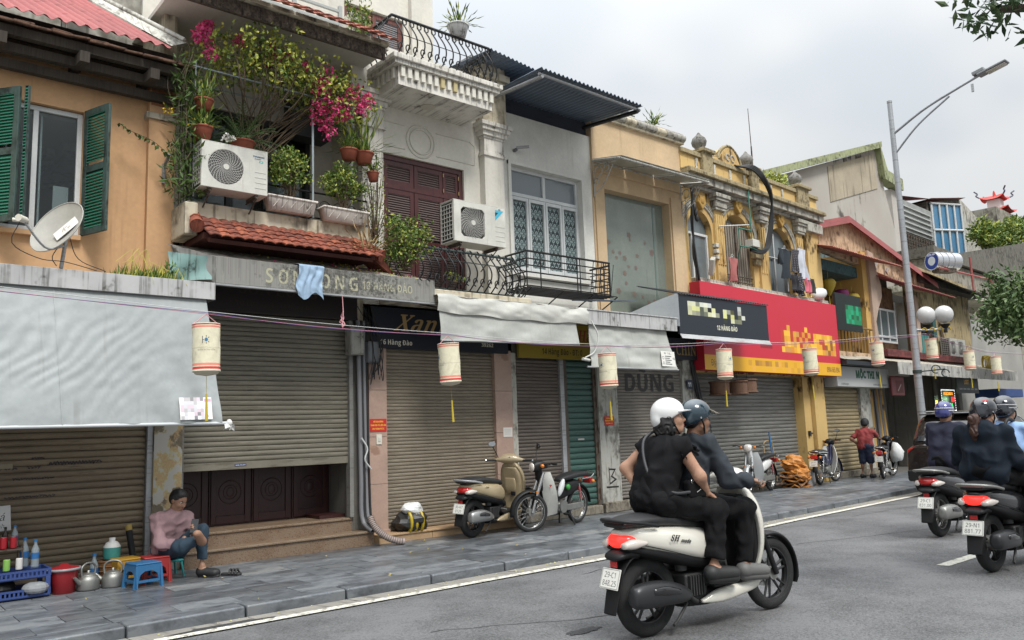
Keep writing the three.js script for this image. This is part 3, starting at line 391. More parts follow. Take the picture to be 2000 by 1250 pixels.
{
const h=thing('shop_house','narrow house with tiled awning, plant-filled balcony and half-open roller shutter','house',[0,0,F]);
const mGran=mat('granite_step',[0.19,0.145,0.11],0.5,{map:'granite',s:0.7}),mGranE=mat('granite_edge',[0.23,0.185,0.145],0.4,{map:'granite',s:0.5});
G().box(3.33,5.86,0.0,0.165,-0.3,0.2).to('step',mGran,h);G().box(3.33,5.87,0.165,0.195,-0.3,0.225,0.008).to('step_tread',mGranE,h);
G().box(3.33,5.64,0.195,0.345,-0.9,-0.02).to('step',mGran,h);G().box(3.33,5.64,0.345,0.375,-0.9,0.0,0.008).to('step_tread',mGranE,h);
const mMah=mat('dark_mahogany',[0.035,0.009,0.009],0.45,{map:'wood',s:0.8});
for(let k=0;k<4;k++){const a=3.34 + k*0.575,d=G().box(a,a + 0.565,0.38,3.2,-0.72,-0.66,0.004).box(a + 0.02,a + 0.09,0.4,3.1,-0.66,-0.64,0.005).box(a + 0.475,a + 0.545,0.4,3.1,-0.66,-0.64,0.005).box(a + 0.09,a + 0.475,0.4,0.5,-0.66,-0.641,0.005).box(a + 0.09,a + 0.475,1.1,1.2,-0.66,-0.641,0.005).to('door_leaf',mMah,h);G().torus([a + 0.28,0.8,-0.658],0.15,0.007,[0,0,0],PI*2,24,6).torus([a + 0.28,0.8,-0.658],0.09,0.006,[0,0,0],PI*2,20,6).sph([a + 0.28,0.8,-0.66],0.05,[1,1.3,0.2]).to('carving',mMah,d);}
G().box(5.25,5.64,0.376,0.42,-0.62,-0.2).to('door_sill_box',mMah,h);
G().box(3.05,3.33,0.376,3.3,-0.9,-0.31).box(5.64,5.9,0.2,3.3,-0.9,-0.03).box(3.33,5.64,3.2,3.3,-0.9,-0.1).to('door_jamb',mat('jamb_grey',[0.12,0.115,0.105],0.85,{map:'concrete',s:1.5}),h);
roller(h,3.36,5.6,1.12,3.1,-0.05,0.064,mShut18,{rail:true,dp:0.012});
sheet('maker_plate',0.15,0.03,printMat('plate18',64,16,(x,w,q)=>{x.fillStyle='#1c2a52';x.fillRect(0,0,w,q);text(x,'0438.216.876',32,8,9,'#dfe4ee');}),h,[4.08,1.165,-0.033]);
for(const[a,b]of[[5.6,5.66],[3.32,3.36]])G().box(a,b,0.38,3.1,-0.09,0.02,0.004).to('guide_rail',mat('rail_grey',[0.22,0.215,0.2],0.6,{map:'metal',s:0.8}),h);
const sg=G().box(3.36,5.72,3.1,3.62,-0.1,0.05).to('old_shop_sign',mat('sign_brownblack',[0.03,0.02,0.02],0.7),h);
sheet('lettering',2.3,0.48,printMat('oldsign18',512,108,(x,w,q)=>{x.fillStyle='#1a1211';x.fillRect(0,0,w,q);text(x,'SƠN LONG',256,40,46,'#2e221c',{font:'serif'});text(x,'TƠ LỤA - VẢI - 18 Hàng Đào',250,84,20,'#2a1f1a');text(x,'ԼԵ',480,84,26,'#5a4a38');}),h,[4.55,3.36,0.053]);
G().box(3.33,5.9,3.1,4.12,-0.3,-0.02).to('upper_lintel',mStain,h);
// balcony slab and loggia
G().box(3.18,5.75,4.14,4.34,-0.9,0.5,0.01).to('balcony_slab',mStain,h);
G().box(3.12,5.8,4.0,4.14,-0.8,0.02).to('slab_band',mStain,h);
wall(rect(3.1,6.0,4.3,7.6),-0.85,0.2,[rect(3.6,5.45,4.35,6.15)]).to('loggia_wall',mWhite,h);
G().box(3.0,3.16,4.1,7.0,-0.85,0.05).to('side_wall',mStain,h);G().box(5.8,5.95,4.1,6.9,-1.0,0.05).to('side_wall',mWhite,h);
const mFr=mat('dark_frame',[0.03,0.032,0.035],0.5);
windowFrame(h,3.6,5.45,4.36,6.14,-0.88,[4.2,4.75],[[5.45]],mFr,0.07,0.07);
G().box(3.4,5.7,4.3,6.3,-1.9,-1.85).to('room_back',mat('room_grey',0),h);G().box(4.8,5.4,4.42,5.4,-1.05,-1.04).box(3.65,4.15,5.6,6.1,-1.05,-1.04).to('curtain',mat('grey_curtain',0),h);
// big eave: soffit, carved fascia and tiles
G().box(2.9,5.8,6.86,6.92,-1.0,0.86).to('soffit',mWhite,h);
G().box(2.9,5.72,6.68,6.86,0.84,0.9,0.01).to('eave_fascia',mat('fascia_brown',[0.11,0.085,0.07],0.85,{map:'mould',s:0.5,bump:'mould',bs:0.02}),h);
G().box(2.88,5.76,6.87,6.93,0.862,0.95,0.008).to('eave_moulding',mStain,h);
tilePatch(h,[2.9,6.94,0.98],[5.76,6.94,0.98],[0,0.36,-0.5],3,18,31);
const rl=G();for(const y of[7.1,7.3,7.5])rl.box(2.9,5.3,y,y + 0.035,0.3,0.34);for(const x of[3.2,3.9,4.6,5.3])rl.box(x,x + 0.05,6.95,7.6,0.295,0.345);rl.to('terrace_railing',mat('rail_greygreen',[0.34,0.36,0.35],0.6),h);
G().box(2.9,5.6,6.93,8.4,-0.6,-0.55).to('upper_wall',mWhite,h);
G().cyl([4.81,4.36,0.5],[4.81,6.1,0.5],0.017,0.017,8).bar([[3.2,6.05,0.5],[5.6,6.05,0.5]],0.014).bar([[3.2,6.0,0.1],[5.6,6.0,0.1]],0.012).bar([[3.25,4.4,0.5],[3.25,6.1,0.5]],0.012).bar([[3.35,4.4,0.05],[3.35,6.1,0.05]],0.012).to('trellis_post',mat('steel_tube',[0.30,0.34,0.36],0.5,{metal:0.3}),h);
const grl=G();for(let i=0;i<9;i++)grl.bar([[3.2,4.45 + i*0.19,0.02 + 0.06*i],[3.22,4.45 + i*0.19,0.5]],0.006);for(let i=0;i<6;i++)grl.bar([[3.22,4.4,0.05 + i*0.09],[3.22,6.0,0.05 + i*0.09]],0.006);grl.to('side_trellis',mIron,h);
const rg=G();rg.bar([[4.1,4.75,0.38],[5.7,4.75,0.38]],0.014).bar([[4.1,4.4,0.38],[5.7,4.4,0.38]],0.01);for(let i=0;i<8;i++)rg.torus([4.25 + i*0.2,4.57,0.38],0.08,0.006,[0,0,0],PI*2,16,5);rg.to('balcony_railing',mIron,h);
G().tube([[5.62,6.35,0.1],[5.66,6.0,0.05],[5.66,5.9,0.05]],0.035,8).tube([[5.4,6.2,-0.3],[5.62,5.95,0.0],[5.64,4.5,0.0]],0.04,8).to('drain_pipe',mat('pipe_white',[0.5,0.5,0.48],0.6,{map:'grime',s:1}),h);
G().box(5.0,5.6,5.9,6.5,-0.82,-0.55).to('dark_box',mFr,h);
// tiled awning
G().box(3.3,5.62,3.84,3.92,0.02,0.72).to('awning_board',mat('awning_maroon',[0.10,0.03,0.025],0.7,{map:'wood',s:0.8}),h);
G().obox([4.45,3.99,0.42],[2.2,0.05,0.8],[0.45,0,0]).to('awning_deck',mat('awning_maroon',0),h);
tilePatch(h,[3.30,3.92,0.78],[5.62,3.92,0.78],[0,0.30,-0.42],4,18,32);
for(const[a,b,n]of[[[3.22,3.98,0.74],[3.34,4.36,0.16],4],[[5.72,3.9,0.74],[5.42,4.2,0.3],4]])for(let k=0;k<n;k++){const p=v3(a).lerp(v3(b),k / n),q=v3(a).lerp(v3(b),(k + 1.12)/ n);G().cyl(p,q,0.085,0.07,12).to('ridge_tile',k % 2?mTile2:mTile,h);}
G().box(3.12,3.28,3.9,4.3,0.1,0.6,0.02).to('awning_cheek',mStain,h);
G().ext([[5.62,3.9],[6.05,3.62],[6.1,3.62],[5.75,3.95]],0.3,mt([0,0,0.3])).to('awning_return',mTile3,h);
}
{
const c=thing('shop_canopy','mouldy grey canopy with faded painted name and a blue rag over its edge','canopy',[0,0,F]);
const mc=mat('canopy_top',[0.40,0.385,0.35],0.85,{map:'mould',s:1.4});
G().grid((u,v)=>{const x=lerp(3.4,6.46,u);return[lerp(x,lerp(3.05,6.0,u),v),lerp(3.60 - 0.01*u,3.84,v)+ 0.012*(vn(u*30,v*5,256,256,7)- 0.5),lerp(0.9,0.22,v)];},40,6,0.008).to('top_sheet',mc,c);
G().box(3.39,6.47,3.29,3.605,0.87,0.9,0.004).to('fascia_board',mat('fascia_mould',[0.33,0.325,0.31],0.85,{map:'grime',s:1.1}),c);
const fas=printMat('fascia18',2048,210,(x,w,h)=>{const r=rng(77);x.fillStyle='#83827d';x.fillRect(0,0,w,h);for(let i=0;i<420;i++){const p=r()*w,l=h*(0.3 + r()*0.7);x.fillStyle=`rgba(${40 + r() * 30},${40 + r() * 28},${36 + r() * 22},${0.05 + r() * 0.14})`;x.fillRect(p,0,1 + r()*5,l);}for(let i=0;i<900;i++){const p=(0.12 + 0.8*(r()+ r())/ 2)*w,q=r()*h,s=3 + r()*r()*26;x.fillStyle=`rgba(38,37,33,${0.05 + r() * 0.16})`;x.beginPath();x.ellipse(p,q,s*1.3,s,r()*3,0,7);x.fill();}const lt=(s,p,sz,sx)=>{text(x,s,p,112,sz,'#a5a38c',{sx});text(x,s,p,112,sz,'rgba(0,0,0,0)',{sx,stroke:'#5f5d53',lw:2});};lt('S',428,170,0.85);lt('Ơ',550,170,0.8);lt('N',676,170,0.8);lt('L',815,170,0.8);lt('O',925,170,0.8);lt('N',1060,170,0.85);lt('G',1195,170,0.85);lt('18 HÀNG ĐÀO',1540,100,0.8);for(let i=0;i<1500;i++){const p=(0.25 + 0.55*r())*w,q=r()*h,s=2 + r()*r()*15;x.fillStyle=`rgba(45,44,40,${0.1 + r() * 0.3})`;x.beginPath();x.ellipse(p,q,s,s*0.8,r()*3,0,7);x.fill();}for(let i=0;i<300;i++){x.fillStyle=`rgba(160,158,150,${0.05 + r() * 0.12})`;x.fillRect(r()*w,0,1 + r()*3,h);}},{rough:0.85});
sheet('painted_name',3.07,0.312,fas,c,[4.93,3.447,0.9025]);
G().box(3.39,6.47,3.262,3.287,0.84,0.905,0.004).to('bottom_tube',mGalv,c);
G().quad([3.39,3.28,0.89],[3.39,3.6,0.89],[3.06,3.82,0.3],[3.2,3.4,0.3]).to('end_sheet',mat('fascia_mould',0),c);
for(const x of[3.5,4.9,6.3])G().bar([[x,3.3,0.86],[x - 0.2,3.75,0.1]],0.016).to('strut',mRustIron,c);
const gt=G().grid((u,v)=>[lerp(2.93,3.36,u)+ 0.02*Math.sin(v*3),lerp(3.66,3.33,v)- u*0.05*(1 - v),lerp(0.62,0.8,u)+ 0.05*Math.sin(u*5 + v*3)*v],14,10,0.004).to('plastic_sheet',mat('teal_plastic',[0.22,0.36,0.34],0.35,{map:'grime',s:0.8}),null);gt.position.z=F;tag(gt,'teal plastic sheet hanging at the end of the mouldy canopy','plastic sheet');
const rag=G().grid((u,v)=>{const x=4.40 + u*0.34 + 0.025*Math.sin(v*7)*v - 0.02*v;return[x,v<0.15?lerp(3.64,3.62,v / 0.15):lerp(3.62,3.22 - 0.05*Math.sin(u*7),(v - 0.15)/ 0.85),v<0.15?lerp(0.78,0.915,v / 0.15):0.918 + 0.028*Math.abs(Math.sin(u*11 + v*4))+ 0.025*vn(u*6,v*7,256,256,2)];},24,28,0.003).to('hanging_rag',mat('rag_blue',[0.36,0.50,0.66],0.9,{map:'cloth',s:0.3}),null);rag.position.z=F;tag(rag,'torn light blue rag draped over the canopy edge','rag');
const pk=G().tube([[5.02,3.27,0.9],[5.03,3.1,0.9],[5.02,3.0,0.92]],0.006,5);const r=rng(3);for(let i=0;i<9;i++)pk.tube([[5.02,3.05 - i*0.014,0.9],[5.02 +(r()- 0.5)*0.07,3.02 - i*0.018,0.9 +(r()- 0.5)*0.07],[5.02,2.98 - i*0.016,0.91]],0.007,5);const po=pk.to('pink_string',mat('pink_string',[0.62,0.3,0.32],0.8),null);po.position.z=F;tag(po,'knotted pink string hanging from the mouldy canopy','string');
const lt=[];for(let i=0;i<190;i++){const u=r()*r(),x=6.3 - u*2.6,v=r();lt.push(rleaf(r,new V3(x - v*0.3,3.615 + v*0.23,0.86 - v*0.6),0.035,0.025,0));}const fl=G().add(leafGeo(lt.slice(0,120))).to('fallen_leaf',mLeafYel,c);fl.userData.kind='stuff';const fp=G().add(leafGeo(lt.slice(120))).to('fallen_petal',mPink,c);fp.userData.kind='stuff';
}
// ---------------------------------------------------------------- house no. 16: white front, maroon doors, wrought balconies
{
const h=thing('shop_house','white house with maroon louvred doors and two black wrought-iron balconies','house',[0,0,F]);
const mMar=mat('maroon_wood',[0.075,0.018,0.02],0.45,{map:'wood',s:0.9}),mMarL=mat('maroon_louvre',[0.12,0.085,0.08],0.55);
wall(rect(5.85,8.55,3.1,7.4),0,0.25,[rect(6.02,7.72,3.6,5.7)]).to('front_wall',mWhite,h);
G().box(5.78,6.14,4.0,6.95,0.0,0.12,0.01).to('pilaster',mat('streaked_white',[0.70,0.67,0.61],0.9,{map:'grime',s:1.1}),h);
G().box(8.05,8.46,3.6,6.0,0.0,0.14,0.01).to('pilaster',mWhite,h);
for(const[x0,x1]of[[8.05,8.46],[5.78,6.14]]){const c=G();for(const[y0,y1,e]of[[5.98,6.02,0.03],[6.02,6.06,0.015],[6.28,6.32,0.02],[6.32,6.40,0.05],[6.40,6.47,0.09],[6.47,6.54,0.12]])c.box(x0 - e,x1 + e,y0,y1,0.0,0.14 + e,0.006);c.box(x0,x1,6.06,6.28,0,0.145,0.004).to('capital',mat('streaked_white',[0.70,0.67,0.61],0.9,{map:'grime',s:1.1}),h);}
G().box(8.0,8.5,6.54,7.6,-0.2,0.2,0.01).box(7.94,8.56,7.3,7.42,-0.2,0.26,0.01).to('upper_pier',mStain,h);
G().box(5.6,5.86,6.5,7.7,-0.2,0.15,0.01).box(5.55,5.9,7.0,7.1,-0.2,0.2).to('upper_pier',mWhite,h);
// raised frame and roundel
G().torus([6.89,6.0,0.005],0.26,0.014,[0,0,0],PI*2,32,6).torus([6.89,6.0,0.005],0.2,0.016,[0,0,0],PI*2,32,6).to('roundel',mWhite,h);
G().bar([[6.16,5.9,0.005],[6.6,5.82,0.005]].map((p)=>[p[0],5.82,p[2]]),0.009).bar([[7.18,5.82,0.005],[7.95,5.82,0.005],[7.95,6.14,0.005],[7.85,6.2,0.005],[7.18,6.2,0.005]],0.009).bar([[6.6,6.2,0.005],[6.16,6.2,0.005]],0.009).to('moulding',mWhite,h);
// maroon door set
G().box(6.02,7.72,5.62,5.7,-0.2,-0.04).box(7.64,7.72,3.6,5.62,-0.2,-0.04).box(6.02,6.08,3.6,5.62,-0.2,-0.04).box(6.08,7.64,5.18,5.24,-0.2,-0.05).to('door_frame',mMar,h);
const xs=[6.08,6.24,6.79,7.34,7.64];for(let i=0;i<4;i++){louvreLeaf(h,xs[i + 1]- xs[i]- 0.01,0.38,[],mMar,mMarL,[xs[i]+ 0.005,5.24,-0.08],0,0.045);louvreLeaf(h,xs[i + 1]- xs[i]- 0.01,1.57,[0.5],mMar,mMarL,[xs[i]+ 0.005,3.61,-0.08],0,0.045);}
const hg=G();for(const x of[6.24,7.34,7.64])for(const y of[3.9,4.6,5.0,5.3,5.55])hg.cyl([x,y - 0.03,-0.045],[x,y + 0.03,-0.045],0.008,0.008,6);hg.to('hinge',mat('brass',[0.5,0.36,0.16],0.4,{metal:0.7}),h);
G().box(6.0,7.8,3.6,5.8,-0.6,-0.5).to('inside_dark',mDark,h);
// lower balcony
G().box(6.1,8.3,3.36,3.5,-0.1,0.88,0.02).to('balcony_slab',mStain,h);
const sg=scroll(0.6,0.2,0.011).geo(0.5),rail=G().bar([[6.15,4.1,0.02],[6.15,4.1,0.8],[8.0,4.1,0.8],[8.2,4.1,0.66],[8.25,4.1,0.02]],0.02,6).bar([[6.15,3.53,0.02],[6.15,3.53,0.78],[8.0,3.53,0.78],[8.2,3.53,0.64],[8.25,3.53,0.02]],0.012).bar([[6.15,3.95,0.82],[8.0,3.95,0.82]],0.008).to('handrail',mat('green_iron',[0.03,0.045,0.042],0.5),h);
rail.userData.label='dark green wrought-iron balcony rail below the maroon doors';
for(let i=0;i<14;i++)mesh('baluster',sg,mIron,h,[6.22 + i*0.135,3.53,0.78],[0,0,0]);for(let i=0;i<4;i++)mesh('baluster',sg,mIron,h,[8.23,3.53,0.6 - i*0.15],[0,PI / 2,0]);for(let i=0;i<5;i++)mesh('baluster',sg,mIron,h,[6.15,3.53,0.7 - i*0.14],[0,-PI / 2,0]);
// upper balcony: slab with dentils, downlight, rail
const up=G().box(5.86,7.86,6.78,6.86,-0.1,0.90,0.012).box(5.9,7.82,6.72,6.78,-0.1,0.86,0.008).box(6.0,7.72,6.44,6.72,-0.1,0.78,0.004).to('balcony_slab',mat('streaked_white',0),h);up.userData.label='white balcony slab with a row of dentils';
const dg=G().box(-0.034,0.034,-0.16,0,0,0.045,0.006).geo(2);for(let i=0;i<15;i++)mesh('dentil',dg,i===6||i===8?mat('dentil_cream',[0.55,0.46,0.26],0.9,{map:'plaster',s:2}):mWhite,h,[6.06 + i*0.116,6.715 -(i % 2)*0.0,0.781]);for(let i=0;i<6;i++)mesh('dentil',dg,mWhite,h,[5.999,6.715,0.68 - i*0.13],[0,-PI / 2,0]);
G().cyl([6.8,6.425,0.35],[6.8,6.445,0.35],0.11,0.11,24).to('downlight',mat('lamp_trim',[0.5,0.46,0.38],0.5),h);
const ub=scroll(0.62,0.17,0.011).geo(0.5);for(let i=0;i<14;i++)mesh('baluster',ub,mIron,h,[6.0 + i*0.128,6.86,0.72]);for(let i=0;i<5;i++){mesh('baluster',ub,mIron,h,[5.93,6.86,0.64 - i*0.14],[0,-PI / 2,0]);mesh('baluster',ub,mIron,h,[7.8,6.86,0.62 - i*0.15],[0,PI / 2,0]);}
G().bar([[5.93,7.49,0.0],[5.93,7.49,0.74],[7.72,7.49,0.74],[7.8,7.49,0.66],[7.8,7.49,0.0]],0.022,6).bar([[5.93,7.2,0.8],[7.72,7.2,0.8]],0.007).to('handrail',mIron,h);
// set-back top storey
wall(rect(5.4,7.6,6.9,9.4),-0.6,0.2,[rect(5.9,7.0,7.0,8.3)]).to('top_wall',mWhite,h);G().box(7.1,7.3,6.9,9.4,-0.6,-0.5).to('top_pilaster',mWhite,h);
for(const[a,b]of[[5.9,6.42],[6.43,6.99]])louvreLeaf(h,b - a,1.28,[0.5],mMar.clone?mat('maroon_light',[0.16,0.05,0.04],0.5,{map:'wood',s:0.9}):mMar,mMarL,[a,7.0,-0.66],0);
// shop front
const mPink16=mat('pink_marble',[0.42,0.325,0.275],0.35,{map:'marble',s:1.3});
for(const[x0,x1]of[[5.9,6.19],[8.2,8.55]]){const p=new THREE.Group();p.name='marble_pillar';h.add(p);for(let k=0;k<4;k++)G().box(x0,x1,0.14 + k*0.66,0.14 +(k + 1)*0.66 - 0.004,-0.1,0.04,0.003).to('marble_panel',mPink16,p);G().box(x0 - 0.02,x1 + 0.02,0.09,0.17,-0.1,0.07,0.012).to('plinth',mPink16,p);}
const mCream=mat('cream_stone',[0.48,0.36,0.22],0.5,{map:'marble',s:0.9});for(let k=0;k<3;k++)G().box(5.92 + k*0.88,5.92 + k*0.88 + 0.874,0.0,0.095,-0.5,0.24,0.004).to('kick_stone',mCream,h);G().box(5.92,8.56,0.096,0.125,-0.5,0.26,0.008).to('threshold',mCream,h);
roller(h,6.19,8.2,0.13,2.72,-0.03,0.05,mat('shutter_16',[0.25,0.21,0.155],0.62,{map:'metal',s:1.3}),{dp:0.01});
G().box(8.55,8.66,0.1,2.75,-0.1,0.03,0.004).to('side_post',mat('old_white',[0.4,0.39,0.36],0.85,{map:'mould',s:1}),h);
G().box(5.85,8.6,2.72,3.36,-0.25,0.0).to('lintel',mat('jamb_grey',0),h);
sheet('white_card',0.19,0.15,printMat('card16',64,48,(x,w,q)=>{x.fillStyle='#cfcbc4';x.fillRect(0,0,w,q);x.fillStyle='#8d8a85';for(let i=0;i<5;i++)x.fillRect(8,10 + i*6,46,1);}),h,[8.43,1.46,0.045]);
}
const redNotice=(lab,pos,k)=>{const m=printMat('rednotice',192,128,(x,w,h)=>{x.fillStyle='#b3261f';x.fillRect(0,0,w,h);text(x,'HỘ GIA ĐÌNH',w / 2,28,23,'#e3c13a',{sx:0.8});text(x,'THAM GIA TỔ LIÊN GIA',w / 2,64,23,'#e3c13a',{sx:0.72});text(x,'AN TOÀN PCCC',w / 2,100,23,'#e3c13a',{sx:0.85});});const t=thing('wall_notice',lab,'notice',pos);G().box(-0.135*k,0.135*k,-0.09*k,0.09*k,-0.006,-0.001).to('plate',mat('plate_red',[0.4,0.03,0.02],0.5),t);sheet('lettering',0.268*k,0.178*k,m,t,[0,0,0.0005]);};
redNotice('red notice with yellow lettering on the marble pillar beside the conduits',[6.04,1.62,F + 0.048],1);redNotice('red notice with yellow lettering on the grey pillar numbered 12',[10.78,1.60,F + 0.072],0.9);
{const t=thing('wall_switch','beige switch plate below the red notice on the marble pillar','switch',[6.05,1.42,F + 0.041]);G().box(-0.045,0.045,-0.07,0.07,0,0.012,0.004).to('plate',mat('cream_plastic',0),t);G().box(-0.02,0.02,-0.03,0.03,0.0125,0.018,0.003).to('rocker',mAC,t);}
// shop name boards of 16, 14
const nav=printMat('sign16',1024,256,(x,w,h)=>{x.fillStyle='#141b28';x.fillRect(0,0,w,h);text(x,'Xan',300,92,150,'#a68a5c',{font:'serif',style:'italic bold',skew:-0.25});text(x,'Mỹ',560,96,150,'#a68a5c',{font:'serif',style:'italic bold',skew:-0.25});text(x,'16 Hàng Đào',160,218,42,'#cfcab8',{sx:0.9});text(x,'39262',850,205,36,'#cfcab8');});
signBoard('shop_sign','dark navy shop board with gold script reading 16 Hàng Đào','sign',2.52,0.6,0.06,[7.2,2.72,F + 0.09],0,nav,mat('navy_board',[0.01,0.013,0.022],0.5));
const yel=printMat('sign14',768,220,(x,w,h)=>{x.fillStyle='#8f7a1e';x.fillRect(0,0,w,h);text(x,'Hải',640,70,100,'#8c2f1c',{font:'serif',style:'italic bold'});text(x,'14 Hàng Đào - ĐT: 0',400,178,50,'#2b2414',{sx:0.85,skew:-0.1});});
signBoard('shop_sign','yellow shop board reading 14 Hàng Đào above brown shutter','sign',1.9,0.62,0.06,[9.63,2.67,F + 0.10],0,yel,mat('yellow_board',[0.25,0.19,0.02],0.5));
acUnit('white air conditioner with round fan grille among the balcony plants',[3.66,4.47,F + 0.75],0,0.82,0.56,0.3,{key:'acA',print:(x,w,h)=>{x.clearRect(0,0,w,h);text(x,'Panasonic',140,22,40,'#2a5c78',{sx:0.95});text(x,'INVERTER',120,62,22,'#7a8a92',{style:'italic bold'});x.fillStyle='#2f8f86';x.fillRect(150,88,60,26);text(x,'R32',180,101,20,'#fff');},px:0.285,py:0.45,pw:0.2,ph:0.1});
acUnit('boxy air conditioner with a blue triangle badge on the wrought-iron balcony',[7.41,4.27,F + 0.78],0,0.98,0.62,0.34,{key:'acB',square:true,print:(x,w,h)=>{x.clearRect(0,0,w,h);x.fillStyle='#3aa6c0';x.beginPath();x.moveTo(40,18);x.lineTo(250,18);x.lineTo(40,122);x.fill();x.fillStyle='#23303a';x.beginPath();x.moveTo(40,40);x.lineTo(120,40);x.lineTo(40,84);x.fill();text(x,'DAIKIN',150,8,16,'#2b8fa8');},px:0.36,py:0.5,pw:0.2,ph:0.2});
// ---------------------------------------------------------------- house no. 14: white wall, patterned window, blue sheet canopy
{
const h=thing('shop_house','whitewashed house with lace-curtained window and caged balcony under a blue-grey sheet roof','house',[0,0,F]);
const mW14=mat('white_wall_14',[0.76,0.75,0.72],0.9,{map:'plaster',s:2.4,bump:'plaster',bs:0.006});
wall(rect(8.5,10.72,3.0,6.92),-0.02,0.25,[rect(8.72,10.42,4.12,6.0)]).to('front_wall',mW14,h);
G().box(8.66,8.72,4.1,6.06,-0.02,0.02).box(10.42,10.48,4.1,6.06,-0.02,0.02).box(8.66,10.48,6.0,6.06,-0.02,0.025).box(8.62,10.52,4.06,4.12,-0.1,0.06).to('window_surround',mW14,h);
windowFrame(h,8.72,10.42,4.12,6.0,-0.1,[9.58],[[5.52]],mPvc,0.06,0.07,mat('dusty_glass',[0.35,0.4,0.42],0.12,{transmission:0.55,thickness:0}));
for(let k=0;k<4;k++){const a=8.79 + k*0.4;const o=G().box(a,a + 0.045,4.19,5.48,-0.125,-0.085,0.004).box(a + 0.345,a + 0.39,4.19,5.48,-0.125,-0.085,0.004).box(a + 0.045,a + 0.345,4.19,4.25,-0.125,-0.086,0.004).box(a + 0.045,a + 0.345,5.42,5.48,-0.125,-0.086,0.004).to('casement',mPvc,h);}
const lace=printMat('lace',256,512,(x,w,q)=>{x.fillStyle='#2b3436';x.fillRect(0,0,w,q);x.scale(2.6,2.6);for(let j=-1;j<8;j++)for(let i=-1;i<5;i++){const cx=i*32 +(j % 2)*16,cy=j*32;x.strokeStyle='#8fa09f';x.lineWidth=3;x.beginPath();x.arc(cx,cy,12,0,7);x.stroke();x.fillStyle='#7f908f';for(let a=0;a<6;a++){x.beginPath();x.ellipse(cx + 7*Math.cos(a*1.047),cy + 7*Math.sin(a*1.047),4,2.4,a*1.047,0,7);x.fill();}x.fillStyle='#879896';x.fillRect(cx + 14,cy - 2,6,4);x.fillRect(cx - 2,cy + 14,4,6);}});
for(let k=0;k<4;k++){const o=sheet('lace_curtain',0.31,1.2,lace,h,[8.985 + k*0.4,4.835,-0.128]);}
G().box(8.55,10.6,4.0,6.2,-0.9,-0.85).to('room_back',mDark,h);
// roof and blue sheet canopy
const mBl=mat('blue_sheet',[0.14,0.18,0.24],0.55,{map:'metal',s:1.4});
G().box(8.3,10.72,6.92,7.5,-0.6,-0.1).to('gable_board',mat('navy_board2',[0.035,0.042,0.06],0.8,{map:'metal',s:1}),h);
corrugated([7.75,7.5,0.75],[10.75,7.5,0.35],[10.75,7.62,-1.2],[7.75,7.7,-1.2],30,0.016).to('roof_sheet',mBl,h);
G().box(7.9,10.75,7.58,7.72,-0.3,0.05).to('roof_gutter',mGalv,h);
corrugated([8.12,7.0,1.5],[10.5,6.96,1.5],[10.8,7.22,-0.08],[8.4,7.22,-0.08],26,0.018).to('canopy_sheet',mBl,h);
G().bar([[8.15,6.94,1.42],[10.5,6.9,1.42]],0.03).to('canopy_purlin',mGalv,h);G().bar([[8.3,7.05,0.0],[8.2,6.9,1.45]],0.035).to('canopy_arm',mGalv,h);G().bar([[10.55,7.05,0.0],[10.42,6.86,1.45]],0.04).to('canopy_arm',mIron,h);
// caged balcony of flat bar
const cg=G(),Y=[3.76,3.87,3.98,4.09,4.2,4.32];for(const y of Y)cg.bar([[8.42,y,0.04],[8.42,y,0.66],[10.35,y,0.66],[10.5,y,0.5],[10.5,y,0.04]],y>4.3?0.018:0.011);for(const x of[8.42,8.72,9.55,9.62,10.2,10.35])cg.bar([[x,3.74,0.66],[x,4.32,0.66]],0.014);for(const z of[0.1,0.3,0.5])cg.bar([[10.5,3.74,z],[10.5,4.32,z]],0.011).bar([[8.42,3.74,z],[8.42,4.32,z]],0.011);for(let k=0;k<6;k++)cg.bar([[9.85 + k*0.1,3.76,0.665],[9.95 + k*0.1,4.3,0.665]],0.009);cg.to('balcony_cage',mIron,h);
const fl=G();for(let k=0;k<9;k++)fl.bar([[8.42,3.74,0.06 + k*0.074],[10.5,3.74,0.06 + k*0.074]],0.009);for(const x of[8.5,9.2,9.9,10.5])fl.bar([[x,3.73,0.68],[x - 0.05,3.4,0.02]],0.012);fl.to('cage_floor',mIron,h);
G().obox([10.25,3.66,0.6],[1.1,0.012,0.5],[0.12,0,0.06]).to('sheet_scrap',mBl,h);
G().box(8.5,10.7,3.3,3.42,-0.1,0.5,0.01).to('slab_edge',mStain,h);
// shop front
const mBr=mat('shutter_brown',[0.13,0.108,0.09],0.6,{map:'metal',s:1.2}),mGn=mat('shutter_teal',[0.055,0.125,0.105],0.55,{map:'metal',s:1.2});
roller(h,8.66,9.66,0.16,2.7,-0.03,0.058,mBr,{dp:0.012});roller(h,9.84,10.46,0.16,2.7,-0.03,0.1,mGn,{dp:0.02,label:'narrow dark green roller shutter'});
G().box(9.66,9.75,0.1,2.7,-0.08,0.02,0.004).to('guide_rail',mGalv,h);G().box(9.76,9.84,0.1,2.7,-0.08,0.0,0.004).to('guide_rail',mRustIron,h);G().box(10.46,10.54,0.1,2.7,-0.08,0.02,0.004).to('guide_rail',mRustIron,h);
G().box(10.05,10.2,1.28,1.31,-0.012,0.0).to('lock_slot',mDark,h);
G().box(8.6,10.5,0.0,0.15,-0.4,0.1,0.02).to('threshold',mat('old_threshold',[0.2,0.18,0.15],0.9,{map:'mould',s:1}),h);
G().box(8.5,10.72,2.7,3.3,-0.25,0).to('lintel',mat('jamb_grey',0),h);
